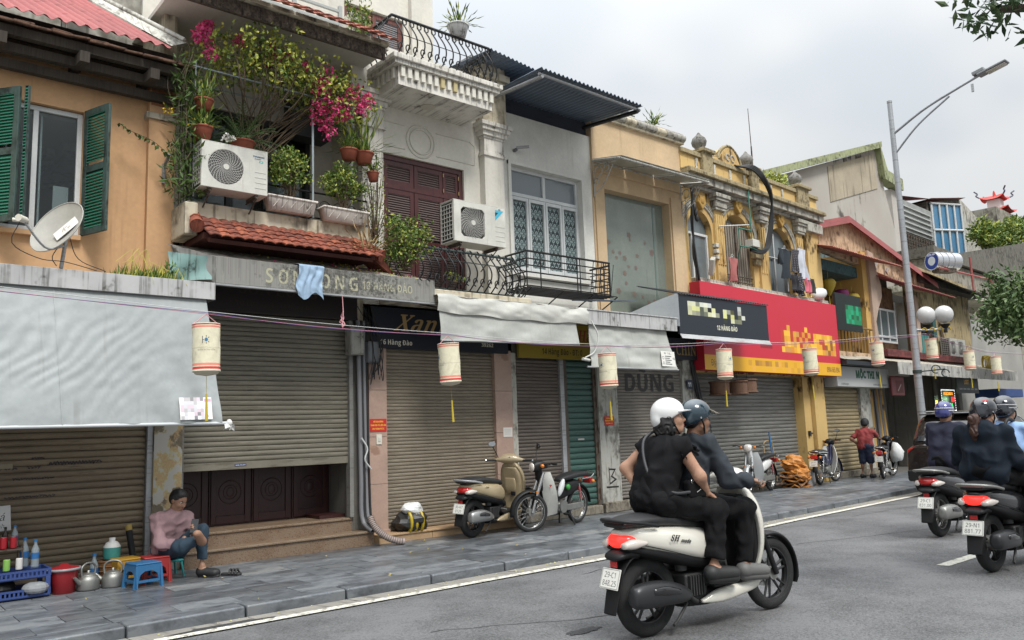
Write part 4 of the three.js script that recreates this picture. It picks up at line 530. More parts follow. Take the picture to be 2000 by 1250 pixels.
// security camera
const cam=thing('security_camera','small bullet camera on the whitewashed wall above the lace window','camera',[8.83,6.26,F]);G().cyl([0,0,-0.02],[0,0,0.05],0.03,0.03,12).to('base',mPipe,cam);G().cyl([-0.02,0.02,0.08],[0.16,0.04,0.2],0.026,0.026,12).to('barrel',mat('cam_grey',[0.3,0.3,0.3],0.4),cam);G().bar([[0,0,0.04],[0.03,0.02,0.1]],0.01).to('arm',mPipe,cam);
}
// ---------------------------------------------------------------- house no. 12: beige, one big dusty window
{
const h=thing('shop_house','beige house with one tall dusty window under a glass awning','house',[0,0,F]);
const mBg=mat('beige_wall',[0.64,0.47,0.30],0.9,{map:'plaster',s:3,bump:'plaster',bs:0.003}),mBg2=mBg;
wall(rect(10.72,13.42,3.2,6.25),0,0.25,[rect(11.04,12.95,3.6,5.96)]).to('front_wall',mBg2,h);
G().box(10.72,13.42,6.25,7.3,-0.25,0.03,0.004).to('upper_wall',mBg,h);
for(const[a,b]of[[10.76,11.0],[12.99,13.38]])G().box(a,b,3.6,6.1,0,0.03).to('window_pilaster',mBg,h);
const gl=G().box(11.04,12.95,3.6,5.96,-0.2,-0.19).to('window_glass',mat('green_dusty_glass',[0.40,0.46,0.42],0.08,{transmission:0.45,thickness:0,map:'plaster',s:1.8}),h);
G().box(12.62,12.66,3.6,5.96,-0.23,-0.185).to('glass_edge',mat('edge_green',[0.12,0.17,0.15],0.4),h);
const fw=printMat('decal_flowers',512,512,(x,w,q)=>{x.clearRect(0,0,w,q);const r=rng(6);for(let i=0;i<22;i++){const cx=30 + r()*450,cy=60 + r()*430,s=9 + r()*12;x.fillStyle=`rgba(112,98,88,${0.1 + r() * 0.2})`;for(let a=0;a<5;a++){x.beginPath();x.ellipse(cx + s*0.6*Math.cos(a*1.257),cy + s*0.6*Math.sin(a*1.257),s*0.55,s*0.4,a*1.257,0,7);x.fill();}}},{alpha:true});sheet('flower_decal',1.7,1.6,fw,h,[11.85,4.6,-0.187]);
const bl=G();for(let k=0;k<5;k++)bl.box(11.0,13.0,3.6 + k*0.48,4.07 + k*0.48,-0.32 -(k % 2)*0.01,-0.31 -(k % 2)*0.01);bl.to('inner_panel',mat('inner_panel',[0.40,0.46,0.43],0.8,{map:'grime',s:1.5}),h);
// cornice with half-round coping
G().box(10.7,13.46,7.3,7.36,-0.25,0.1,0.006).to('cornice',mStain,h);for(let k=0;k<9;k++)G().cyl([10.68 + k*0.31,7.42,0.08],[10.68 +(k + 0.97)*0.31,7.42,0.08],0.085,0.085,10).to('coping_piece',k % 3?mat('coping_grey',[0.34,0.33,0.31],0.9,{map:'mould',s:1}):mStain,h);G().box(10.7,13.46,7.42,7.52,-0.3,0.1,0.01).to('coping_top',mat('coping_grey',0),h);
// glass awning on scroll brackets
const mWf=mat('awning_white',[0.50,0.49,0.45],0.6,{map:'grime',s:0.8});
const aw=G().bar([[10.72,6.3,0.72],[13.35,6.3,0.72]],0.028).bar([[10.72,6.44,0.02],[13.35,6.44,0.02]],0.025).bar([[10.72,6.44,0.02],[10.72,6.3,0.72]],0.025).bar([[13.35,6.44,0.02],[13.35,6.3,0.72]],0.025).bar([[11.55,6.44,0.02],[11.55,6.3,0.72]],0.018).bar([[12.5,6.44,0.02],[12.5,6.3,0.72]],0.018).to('awning_frame',mWf,h);
for(let k=0;k<3;k++)G().grid((u,v)=>[10.74 +(k + u*0.97)*0.87,lerp(6.475,6.335,v),lerp(0.0,0.75,v)],1,1,0.008).to('awning_pane',mat('dirty_acrylic',[0.55,0.55,0.5],0.4,{transmission:0.35,thickness:0,map:'plaster',s:1}),h);
for(const x of[10.74,13.33]){const b=G().bar([[x,5.75,0.03],[x,6.44,0.03]],0.014).bar([[x,6.36,0.05],[x,6.28,0.6]],0.012);for(const[c,R]of[[[x,6.2,0.16],0.09],[[x,6.22,0.36],0.06],[[x,6.02,0.1],0.05]])b.torus(c,R,0.011,[0,PI / 2,0],5,16,5);b.tube([[x,5.8,0.05],[x,5.95,0.3],[x,6.24,0.52]],0.011,5).to('scroll_bracket',mWf,h);}
// shop front
G().box(10.54,11.04,0,2.75,-0.15,0.06,0.008).to('pillar',mat('pillar_grey',[0.36,0.36,0.345],0.85,{map:'mould',s:1.6}),h);
const s12=roller(h,11.05,12.98,0.2,2.75,-0.03,0.058,mat('shutter_greybrown',[0.225,0.203,0.175],0.62,{map:'metal',s:1.3}),{dp:0.012});
sheet('painted_name',1.56,0.52,printMat('dung',512,170,(x,w,q)=>{x.clearRect(0,0,w,q);text(x,'DŨNG',256,96,150,'rgba(38,35,34,0.72)',{sx:1.12});},{alpha:true}),h,[12.05,2.33,-0.0135]);
const tagp=(n)=>printMat(n,256,192,(x,w,q)=>{x.clearRect(0,0,w,q);x.strokeStyle='rgba(20,20,22,0.9)';x.lineWidth=11;x.lineCap='round';x.beginPath();if(n==='tagB'){x.moveTo(70,30);x.lineTo(80,150);x.moveTo(70,40);x.lineTo(180,45);x.lineTo(110,95);x.lineTo(190,120);x.lineTo(85,150);x.moveTo(20,175);x.lineTo(230,178);}else{x.moveTo(20,20);x.lineTo(35,150);x.moveTo(25,40);x.lineTo(85,100);x.lineTo(140,20);x.lineTo(160,150);x.moveTo(200,60);x.lineTo(215,150);}x.stroke();},{alpha:true});
sheet('graffiti',0.36,0.44,tagp('tagB'),h,[10.8,0.62,0.0625]);sheet('graffiti',0.55,0.4,tagp('tagM'),h,[11.42,0.68,-0.013]);
sheet('maker_plate',0.17,0.05,printMat('plate12',64,20,(x,w,q)=>{x.fillStyle='#aeb4c4';x.fillRect(0,0,w,q);text(x,'0904',32,10,14,'#33466e');}),h,[11.5,0.3,-0.012]);
G().box(12.98,13.05,0,2.75,-0.09,0.03,0.004).box(13.05,13.42,0,3.3,-0.25,0.02).to('side_pillar',mat('pillar_grey',0),h);
G().box(10.54,13.05,0,0.18,-0.4,0.12,0.02).to('threshold',mat('old_threshold',0),h);
G().box(10.7,13.42,2.75,3.5,-0.25,0).to('lintel',mat('jamb_grey',0),h);
for(const[n,x,y]of[['12',10.83,2.30],['11',13.16,2.28]]){const t=thing('house_number',n==='12'?'dark blue house number plate reading 12 on the graffiti pillar':'dark blue house number plate reading 11 beside the black cables','number plate',[x,y,F + 0.064]);G().box(-0.09,0.09,-0.09,0.09,0,0.01,0.003).to('plate',mat('navy_enamel',[0.012,0.02,0.05],0.3),t);sheet('lettering',0.17,0.17,printMat('num' + n,64,64,(c,w,q)=>{c.fillStyle='#1b2338';c.fillRect(0,0,w,q);text(c,n,32,34,46,'#d4d7da',{sx:0.85});}),t,[0,0,0.011]);}
}
// canopies and curtains of 16, 14 and 12
{
const mCv=mat('white_canvas',[0.60,0.60,0.57],0.75,{map:'plaster',s:1.4}),mTp=mat('tarp_light',[0.47,0.48,0.46],0.6,{map:'plaster',s:2.2});
const c=thing('shop_canopy','rolled white canvas canopy below the wrought-iron balcony','canopy',[0,0,F]);
G().grid((u,v)=>{const x=lerp(6.44,9.4,u),a=v*PI;return[x,lerp(3.40,3.16 - 0.03*Math.sin(u*3),v)+ 0.012*Math.sin(u*21 + v*2),0.98 + 0.025*Math.sin(a)+ 0.018*Math.sin(u*26 + v*3)*(1 - v)+ 0.015*vn(u*22,v*6,256,256,3)];},90,12,0.004).to('canvas_roll',mCv,c);
G().grid((u,v)=>[lerp(6.44,9.4,u),lerp(3.395,3.56,v)+ 0.02*(vn(u*22,v*5,256,256,9)- 0.5),lerp(0.99,0.05,v)],40,6,0.01).to('top_sheet',mat('canopy_top',0),c);
for(const x of[6.6,8.2,9.3])G().bar([[x,3.2,0.95],[x,3.45,0.02]],0.016).to('strut',mRustIron,c);
const t1=thing('tarpaulin_curtain','short grey tarpaulin valance rolled under the white canvas canopy','tarpaulin',[0,0,F]);
G().grid((u,v)=>[lerp(6.49,9.17,u),lerp(3.18,lerp(2.75,2.81,u),v),0.95 + 0.04*v + 0.02*Math.sin(u*17 + v*4)*v + 0.015*vn(u*12,v*5,256,256,5)],60,16,0.003).to('sheet',mTp,t1);G().cyl([6.49,2.75,0.99],[9.19,2.81,0.99],0.014).to('bottom_pole',mGalv,t1);
const c2=thing('shop_canopy','white metal canopy fascia with rust spots above the tarpaulin of number 12','canopy',[0,0,F]);
for(let k=0;k<3;k++)G().box(9.4 + k*0.76,9.4 + k*0.76 + 0.752,3.15,3.38,0.99,1.015,0.004).to('fascia_panel',mFascia,c2);G().box(9.38,11.7,3.38,3.40,0.96,1.03,0.004).to('fascia_lip',mFascia,c2);
G().grid((u,v)=>[lerp(9.4,11.68,u),lerp(3.39,3.56,v),lerp(0.98,0.05,v)],10,3,0.01).to('top_sheet',mat('canopy_top',0),c2);
const t2=thing('tarpaulin_curtain','square grey tarpaulin with a glued poster above the graffiti pillar','tarpaulin',[0,0,F]);
G().grid((u,v)=>[lerp(lerp(9.46,9.38,v),lerp(11.42,11.55,v),u),lerp(3.17,2.45,v),0.93 + 0.1*v + 0.02*Math.sin(u*12 - v*5)*v + 0.03*vn(u*9,v*7,256,256,5)],60,30,0.003).to('sheet',mTp,t2);G().cyl([9.3,2.45,1.04],[11.6,2.45,1.04],0.016).to('bottom_pole',mGalv,t2);
const po=mesh('glued_poster',new THREE.PlaneGeometry(0.37,0.27),printMat('poster12',192,140,(x,w,q)=>{x.fillStyle='#d5d4ce';x.fillRect(0,0,w,q);text(x,'PHỞ TƯƠI...',96,20,25,'#4a4a4a',{sx:0.85});for(let i=0;i<5;i++){x.fillStyle='#5b5b5a';x.fillRect(52,42 + i*18,90 -(i % 2)*24,9);}x.strokeStyle='#555';x.lineWidth=4;x.beginPath();x.arc(26,62,13,0,7);x.stroke();x.beginPath();x.moveTo(14,120);x.lineTo(28,96);x.lineTo(42,120);x.closePath();x.stroke();}),null,[11.33,2.64,F + 1.045],[-0.1,0,-0.02]);tag(po,'small white poster glued to the tarpaulin beside the CHÍNH sign','poster');
const cw=G().tube([[9.42,3.2,1.06],[9.52,2.95,1.1],[9.46,2.7,1.06],[9.3,2.6,1.0]],0.012,6).cyl([9.24,2.58,1.0],[9.4,2.56,1.0],0.025,0.025,8).to('looped_rope',mat('white_cord',[0.55,0.55,0.52],0.6),null);cw.position.z=F;tag(cw,'white cord looped at the corner of the tarpaulin','cord');
}
{
const t=thing('shop_sign','black canopy signboard with pale lettering reading 12 HÀNG ĐÀO','sign',[13.2,3.12,F + 1.0]);
const mB=mat('sign_black',[0.014,0.017,0.023],0.5),w=2.88,hh=0.72;
G().box(-w / 2,w / 2,0,hh,-0.05,-0.003,0.004).to('panel',mB,t);
sheet('lettering',w - 0.01,hh - 0.01,printMat('sign12',1024,256,(x,W,H)=>{x.fillStyle='#1c232d';x.fillRect(0,0,W,H);const cs=[[0,0,'#c9c9ac'],[1,0,'#cfcfb4'],[2,0,'#7f8374'],[3,0,'#cdd0c4'],[4,0,'#dcdcc8'],[5,0,'#c7cbc8'],[0,1,'#b7b79a'],[1,1,'#cfcf8f'],[2,1,'#c7c88a'],[3,1,'#4c5146'],[4,1,'#a8a98c'],[5,1,'#0d0f10'],[6,1,'#d3d39b'],[0,2,'#bfc09b'],[1,2,'#9a9b82'],[2,2,'#8b8c78'],[3,2,'#50564a'],[4,2,'#6b6e5c'],[5,2,'#cdcda4'],[6,2,'#d8d8bd'],[7,2,'#8f9079'],[9,1,'#cfd0a0'],[10,1,'#8d9087'],[11,1,'#4a4a22'],[13,0,'#b3b8b2'],[13,1,'#9fa29a'],[9,2,'#d0d28c'],[10,2,'#2f352c'],[11,2,'#c3c37f'],[13,2,'#50543c'],[14,2,'#c9ccc0'],[11,3,'#c9caa5'],[12,3,'#6f735c'],[13,3,'#77795f'],[9,3,'#2a3028']];for(const[i,j,c]of cs){x.fillStyle=c;x.fillRect(96 + i*43,34 + j*31,43,31);}text(x,'12 HÀNG ĐÀO',520,196,44,'#d8d6bd',{sx:0.82});},{rough:0.5}),t,[0,hh / 2,0]);
G().grid((u,v)=>[lerp(-w / 2,w / 2,u),-0.005 - 0.085*v,0.0 + 0.05*v],2,3,0.004).to('valance',mat('valance_grey',[0.45,0.46,0.46],0.6,{map:'metal',s:1}),t);
const cs=corrugated([-w / 2 - 0.02,hh + 0.012,0.03],[w / 2 + 0.03,hh + 0.012,0.03],[w / 2 + 0.03,hh + 0.3,-0.95],[-w / 2 - 0.02,hh + 0.3,-0.95],36,0.011);cs.to('roof_sheet',mat('black_sheet',[0.03,0.033,0.04],0.5),t);
G().grid((u,v)=>[-w / 2 - lerp(0.0,0.52,u)- 0.01,lerp(lerp(0.74,0.42,u),lerp(0.12,0.30,u),v)+ 0.012*Math.sin(u*5 + v*2),lerp(0.02,-0.85,u)],12,6,0.004).to('side_sheet',mat('tarp_bluegrey',[0.42,0.45,0.49],0.5,{map:'plaster',s:2}),t);
const ch=printMat('chinh',1024,160,(x,W,H)=>{x.fillStyle='#131a26';x.fillRect(0,0,W,H);text(x,'CHÍNH',850,88,112,'#86703f',{font:'serif',sx:0.88});text(x,'ZZ',560,40,60,'#6a5a35',{font:'serif'});});
signBoard('shop_sign','navy fascia board with gold serif letters CHÍNH under the black signboard','sign',2.5,0.42,0.05,[12.3,2.76,F + 0.14],0,ch,mat('navy_board',0));
}
// ---------------------------------------------------------------- the far part of the row turns slightly away from the street
const TH=Math.atan(0.058),OX=13.45,OZ=-10.2;
const far=(s,y,d)=>[OX + s*Math.cos(TH)+ d*Math.sin(TH),y,OZ - s*Math.sin(TH)+ d*Math.cos(TH)];
const mYel=mat('yellow_wall',[0.62,0.45,0.19],0.9,{map:'yellowwall',s:2.6,bump:'yellowwall',bs:0.004}),mGreyTrim=mat('grey_trim',[0.40,0.385,0.355],0.9,{map:'mould',s:1.6}),mSoot=mat('sooty_trim',[0.33,0.275,0.17],0.95,{map:'mould',s:0.9});
{
const h=thing('shop_house','yellow colonial shop house with three arched windows and sooty cornice','house',[OX,0,OZ],TH);
const A=[[0.16,1.06],[1.52,2.72],[3.46,4.62]],ys=5.56;
wall(rect(-0.05,5.95,4.4,6.45),0,0.3,A.map(([a,b])=>arch(a,b,4.52,ys,14))).to('front_wall',mYel,h);
for(const[a,b]of A){const c=(a + b)/ 2,R=(b - a)/ 2;for(const[k,q]of[[0.15,0.03],[0.21,0.028],[0.265,0.02]])G().torus([c,ys,0.005],R + k,q,[0,0,0],PI,24,6).to('arch_moulding',mGreyTrim,h);G().ext([[c - 0.12,ys + R + 0.32],[c + 0.12,ys + R + 0.32],[c + 0.15,ys + R + 0.16],[c,ys + R + 0.0],[c - 0.15,ys + R + 0.16]],0.09,mt(),0.02).sph([c,ys + R + 0.2,0.1],0.07,[1,1.2,0.5]).to('keystone',mat('ochre_carving',[0.45,0.29,0.08],0.85,{map:'yellowwall',s:0.8}),h);}
const pil=(x0,x1)=>{const p=new THREE.Group();p.name='pilaster';h.add(p);G().box(x0,x1,4.52,6.1,0,0.06,0.004).to('shaft',mYel,p);const n=Math.round((x1 - x0)/ 0.09);const fl=G();for(let i=0;i<n;i++)fl.cyl([x0 +(i + 0.5)*(x1 - x0)/ n,4.9,0.06],[x0 +(i + 0.5)*(x1 - x0)/ n,6.0,0.06],0.03,0.03,6);fl.to('fluting',mYel,p);for(const[y0,y1,e]of[[6.1,6.16,0.03],[6.16,6.3,0.05],[6.3,6.36,0.09],[6.36,6.45,0.12]])G().box(x0 - e,x1 + e,y0,y1,0,0.1 + e,0.01).to('capital',mGreyTrim,p);};
pil(1.12,1.46);pil(2.95,3.25);pil(4.8,5.1);G().box(5.2,5.9,4.52,6.4,0,0.12,0.006).to('corner_pier',mYel,h);G().box(5.15,5.95,6.2,6.45,0,0.22,0.02).to('corner_capital',mGreyTrim,h);
G().box(2.6,2.95,5.2,5.6,0.0,0.16,0.02).box(2.66,2.9,5.05,5.2,0,0.12,0.02).to('bracket',mSoot,h);
for(let k=0;k<3;k++)G().box(1.05,1.16,5.0 + k*0.13,5.09 + k*0.13,0.0,0.1,0.012).to('corbel',mat('white_trim',[0.55,0.53,0.48],0.9,{map:'mould',s:1}),h);
for(const[y0,y1,d,m]of[[6.45,6.52,0.12,mGreyTrim],[6.52,6.68,0.26,mGreyTrim],[6.68,6.76,0.34,mSoot],[6.76,6.8,0.30,mSoot]])G().box(-0.1,5.98,y0,y1,-0.25,d,0.012).to('cornice',m,h);
// parapet with panels and piers
G().box(-0.1,5.95,6.8,7.14,-0.2,0.1).to('parapet',mYel,h);G().box(-0.12,5.98,7.14,7.24,-0.22,0.16,0.012).to('parapet_coping',mSoot,h);
for(const x of[0.42,1.12,1.75,2.35,2.95,3.55,4.1])G().box(x,x + 0.08,6.82,7.12,0.1,0.13,0.004).to('panel_strip',mat('white_trim',0),h);
for(const[x,w]of[[0.65,0.3],[2.6,0.28],[4.85,0.5]]){G().box(x - 0.04,x + w + 0.04,6.8,7.3,-0.2,0.2,0.02).box(x - 0.09,x + w + 0.09,7.28,7.36,-0.24,0.26,0.015).to('parapet_pier',mSoot,h);G().lathe([[0.001,0],[0.1,0.0],[0.07,0.05],[0.15,0.14],[0.17,0.22],[0.14,0.3],[0.06,0.37],[0.02,0.43],[0.001,0.44]],mt([x + w / 2,7.36,0.0]),14).to('urn',mat('urn_grey',[0.21,0.205,0.2],0.95,{map:'mould',s:0.5}),h);}
G().ext([[1.1,7.2],[2.55,7.2],[2.5,7.3],[2.25,7.32],[2.12,7.52],[1.98,7.64],[1.83,7.68],[1.68,7.64],[1.54,7.52],[1.4,7.32],[1.15,7.3]],0.2,mt([0,0,-0.1]),0.02).to('crest',mYel,h);{const c=[];for(let i=0;i<=24;i++){const a=i / 24*PI;c.push([1.83 - 0.36*Math.cos(a)*(1 + 0.3*Math.cos(a)**2),7.3 + 0.38*Math.sin(a),0.1]);}G().tube(c,0.04,6,30).to('crest_rim',mSoot,h);for(const q of[-1,1])G().torus([1.83 + q*0.1,7.4,0.12],0.07,0.022,[0,0,0],5.2,18,6).to('crest_scroll',mGreyTrim,h);}
// windows
const mGw=mat('grey_window_glass',[0.16,0.19,0.2],0.12,{transmission:0.25,thickness:0});
G().ext(arch(0.18,1.04,4.53,ys,12),0.02,mt([0,0,-0.16])).to('window',mGw,h);G().box(0.18,1.04,5.5,5.55,-0.14,-0.1).box(0.42,0.47,4.53,5.5,-0.14,-0.1).box(0.98,1.03,4.53,5.5,-0.14,-0.1).to('window_frame',mPvc,h);
const sl=G();for(let k=0;k<12;k++)sl.box(1.56 + k*0.1,1.62 + k*0.1,4.52,5.95,-0.12,-0.09);sl.to('wooden_screen',mat('grey_slats',[0.28,0.26,0.23],0.9,{map:'wood',s:0.6}),h);for(const[a,b]of[[1.5,2.74],[3.44,4.64]])G().box(a,b,4.4,6.2,-0.35,-0.31).to('inner_wall',mDark,h);G().bar([[1.52,4.75,-0.05],[2.72,4.75,-0.05]],0.015).bar([[1.52,4.62,-0.05],[2.72,4.62,-0.05]],0.015).bar([[2.1,4.52,-0.05],[2.1,5.9,-0.05]],0.02).to('window_bar',mRustIron,h);
G().ext(arch(3.48,4.6,4.53,ys,12),0.02,mt([0,0,-0.16])).to('window',mGw,h);G().bar([[3.9,4.53,-0.1],[3.9,6.0,-0.1]],0.02).bar([[3.48,5.4,-0.1],[4.6,5.4,-0.1]],0.02).to('window_frame',mPvc,h);
for(const[y0,y1,d]of[[4.34,4.38,0.14],[4.38,4.43,0.19],[4.43,4.5,0.16]])G().box(0.18,6.02,y0,y1,-0.2,d,0.008).to('sill_course',y0>4.4?mGreyTrim:mat('white_trim',0),h);
G().box(-0.05,0.3,2.6,4.4,-0.2,0.0).to('side_strip',mYel,h);G().box(0,5.95,2.55,4.34,-0.3,-0.05).to('mezzanine_wall',mYel,h);
// shop front
roller(h,0.18,4.78,0.06,2.6,-0.35,0.085,mat('shutter_grey',[0.23,0.232,0.215],0.5,{map:'metal',s:1.8,metal:0.2}),{dp:0.016,label:'wide grey-green roller shutter under the red sign'});
G().box(4.78,5.12,0,2.6,-0.4,-0.1,0.006).box(5.14,5.7,0,2.6,-0.4,0.0,0.006).to('yellow_pillar',mat('pillar_yellow',[0.58,0.42,0.17],0.85,{map:'yellowwall',s:3.4}),h);
G().box(-0.05,0.16,0,2.6,-0.4,-0.2).to('left_jamb',mat('jamb_grey',0),h);G().box(0.0,5.6,0,0.06,-0.5,-0.05).to('threshold',mat('old_threshold',0),h);
G().obox([4.95,1.18,-0.08],[0.16,0.04,0.05],[0,0,0]).box(4.86,4.94,1.12,1.24,-0.12,-0.05).to('door_bolt',mIron,h);
}
{
const t=thing('shop_sign','big red shop sign with blocky yellow letters and a yellow address strip','sign',far(2.93,2.56,0.36),TH),w=6.06,H=1.8;
G().box(-w / 2,w / 2,0,H,-0.25,-0.003,0.006).to('panel',mat('sign_red',[0.42,0.012,0.025],0.5),t);
sheet('lettering',w - 0.004,H - 0.004,printMat('redsign',1536,456,(x,W,q)=>{
x.fillStyle='#bf2338';x.fillRect(0,0,W,q);x.fillStyle='#dca51f';x.fillRect(0,q*0.83,W,q*0.17);const r=rng(15);
const X=(p)=>(p - 1365)/ 267*W,cell=36;
const pal=['#e0a32a','#d79b32','#ecb43a','#c98f45','#f1b93e','#d58a2c'];const rows=['..a.....a..........','baabaababa.aaaaaaab','baabababab.aabbaaca','baaaaabaaaaaaabcaca','aaaaaaaaaaaaaaaacaa'];rows.forEach((row,j)=>[...row].forEach((c,i)=>{if(c==='.')return;x.fillStyle=c==='c'?'#8f5a18':c==='b'?'#b83a22':pal[Math.floor(r()*6)];x.fillRect(800 + i*36,172 + j*32,37,33);}));
x.fillStyle='#8a1c2a';x.fillRect(560,290,130,30);x.fillStyle='#d8a02a';x.fillRect(150,232,420,26);
for(let i=0;i<22;i++){x.fillStyle=['#c9932c','#a9762a','#e0a640','#d69a20','#b8862e'][Math.floor(r()*5)];x.fillRect(420 + i*36,392 +(r()<0.4?30:0),36,30);}
text(x,'Địa Chỉ',120,418,46,'#4a3208',{style:'normal',sx:0.85});text(x,'0904 665 894',W - 110,420,46,'#6a4a10',{sx:0.62});x.fillStyle='#a3262a';x.fillRect(1195,398,40,40);
},{rough:0.45}),t,[0,H / 2,0]);
}
{
const t=thing('cable_bundle','thick black cable bundle looping from the yellow parapet past the arches','cables',[OX,0,OZ],TH);
for(let k=0;k<4;k++){const o=k*0.035;G().tube([[1.95 + o,7.25,0.15],[2.4 + o,7.15 + o,0.38],[2.85 - o,6.7,0.46 + o],[2.98 - o,6.1,0.42],[2.9 - o*1.5,5.5,0.34],[2.6,5.28 + o*0.6,0.3],[2.2,5.3 + o,0.25]],0.026,6,40).to('cable',mCable,t);}
const g=thing('metal_bracket','green metal bracket frame with a small box before the middle arch','bracket',[OX,0,OZ],TH);G().bar([[2.2,6.75,0.3],[2.2,5.35,0.3],[1.75,5.35,0.25],[1.75,5.75,0.25],[2.2,5.75,0.3]],0.016).bar([[2.2,5.35,0.3],[2.75,5.3,0.28]],0.016).bar([[1.78,5.35,0.25],[1.9,5.1,0.1]],0.014).to('frame',mat('green_paint',[0.05,0.2,0.15],0.6),g);G().box(2.15,2.45,5.38,5.55,0.15,0.35,0.01).to('junction_box',mAC,g);G().bar([[1.2,5.74,0.1],[1.95,5.82,0.4]],0.014).to('white_rod',mPvc,g);
const cl=G();const r=rng(44);for(let k=0;k<7;k++)cl.tube([[-0.02 + k*0.03,6.35,0.2 + r()*0.1],[0.02 + r()*0.06,5.6,0.16 + r()*0.05],[0.06 + r()*0.08,4.9,0.14 + r()*0.06],[0.1 + r()*0.1,4.35,0.12 + r()*0.1]],0.008 + 0.01*(k % 2),5,16);for(let k=0;k<3;k++)cl.sph([0.15 + 0.03*k,5.95 - k*0.1,0.2],0.06,[0.8,1.5,0.7],8,6);const co=cl.to('drop_cables',mCable,null);co.position.set(OX,0,OZ);co.rotation.y=TH;tag(co,'drooping black cables at the corner of the yellow house','cables');
const an=G().obox([0.42,4.72,0.35],[0.3,0.34,0.1],[0.2,0.5,0.3],0.02).to('antenna_box',mat('beige_plastic',[0.45,0.43,0.37],0.5),null);an.position.set(OX,0,OZ);an.rotation.y=TH;tag(an,'tilted beige antenna panel at the corner above the red sign','antenna');
const sh=[['T-shirt',3.55,0.42,0.75,[0.022,0.032,0.042]],['patterned trousers',4.1,0.36,1.05,[0.04,0.035,0.045]],['white shirt',4.42,0.26,0.7,[0.62,0.64,0.68]]];
const wv=(x,w,y,hh,k)=>G().grid((u,v)=>[x +(u - 0.5)*w*(1 - 0.25*Math.sin(v*PI))+ 0.02*Math.sin(v*6 + k),y - v*hh,0.32 + 0.045*Math.sin(u*9 + v*2 + k)*(0.3 + v)+ 0.05*k*0.3],16,14,0.006);
const mk=(n,lab,c,x,w,y,hh,k,extra)=>{const tt=thing(n,lab,'laundry',[OX,0,OZ],TH,'laundry on the yellow house');wv(x,w,y,hh,k).to('cloth',mat('cloth_' + lab.length,c,0.9,{map:'cloth',s:0.4}),tt);G().torus([x,y + 0.05,0.33],0.035,0.006,[0,0,0],4.4,12,5).bar([[x - w*0.4,y - 0.02,0.33],[x,y + 0.03,0.33],[x + w*0.4,y - 0.02,0.33]],0.006).to('hanger',mPvc,tt);if(extra)extra(tt);};
mk('hanging_shirt','dark T-shirt drying at the right-hand arch',[0.022,0.032,0.042],3.62,0.62,5.5,0.7,0,(tt)=>{wv(3.36,0.2,5.46,0.34,1).to('sleeve',MATS['cloth_' + 'dark T-shirt drying at the right-hand arch'.length],tt);});
const dots=mat('dotted_cloth',[0.05,0.045,0.055],0.9);dots.map=tex(128,(u,v)=>{const a=((u*12)% 1)- 0.5,b=((v*12)% 1)- 0.5;return a*a + b*b<0.03?[1,1,1]:[0.25,0.24,0.26];});dots.color.setRGB(0.4,0.38,0.42);dots.userData.s=0.5;
{const tt=thing('hanging_trousers','dotted dark trousers drying in front of the right-hand arch','laundry',[OX,0,OZ],TH,'laundry on the yellow house');wv(4.1,0.5,5.55,0.55,2).to('waist',dots,tt);wv(4.02,0.24,5.0,0.5,1).to('trouser_leg',dots,tt);wv(4.24,0.24,5.0,0.55,2).to('trouser_leg',dots,tt);}
mk('hanging_shirt','white shirt drying beside the dotted trousers',[0.62,0.64,0.70],4.38,0.4,5.6,0.75,3);
mk('hanging_cloth','faded red cloth hung between the first two arches',[0.42,0.14,0.13],1.28,0.42,5.0,0.5,0.6);
const rk=thing('drying_rack','small metal drying rack with dark laundry on the sill','drying rack',[OX,0,OZ],TH);G().bar([[3.7,4.5,0.3],[3.7,4.95,0.3],[4.75,4.88,0.3],[4.75,4.5,0.3]],0.014).to('frame',mGalv,rk);for(const[x,c]of[[3.9,[0.02,0.02,0.025]],[4.15,0],[4.5,[0.5,0.12,0.16]],[4.7,[0.03,0.03,0.03]]])wv(x,0.27,4.9,0.36,x).to('garment',c?mat('garment' + x,c,0.9):dots,rk);
const bag=G().add(new THREE.SphereGeometry(0.2,12,8),mt([0,0,0],[0.3,0,0.4],[1.2,0.75,0.8]));{const p=bag.g[0].attributes.position;for(let i=0;i<p.count;i++){const k=0.85 + 0.3*n3(p.getX(i)*9,p.getY(i)*9,p.getZ(i)*9);p.setXYZ(i,p.getX(i)*k,p.getY(i)*k,p.getZ(i)*k);}}const bo=bag.to('plastic_bag',mat('bag_white',[0.66,0.67,0.66],0.5),null);bo.position.set(...far(5.45,4.62,0.2));tag(bo,'white plastic bag lying on the cornice at the end of the red sign','bag');
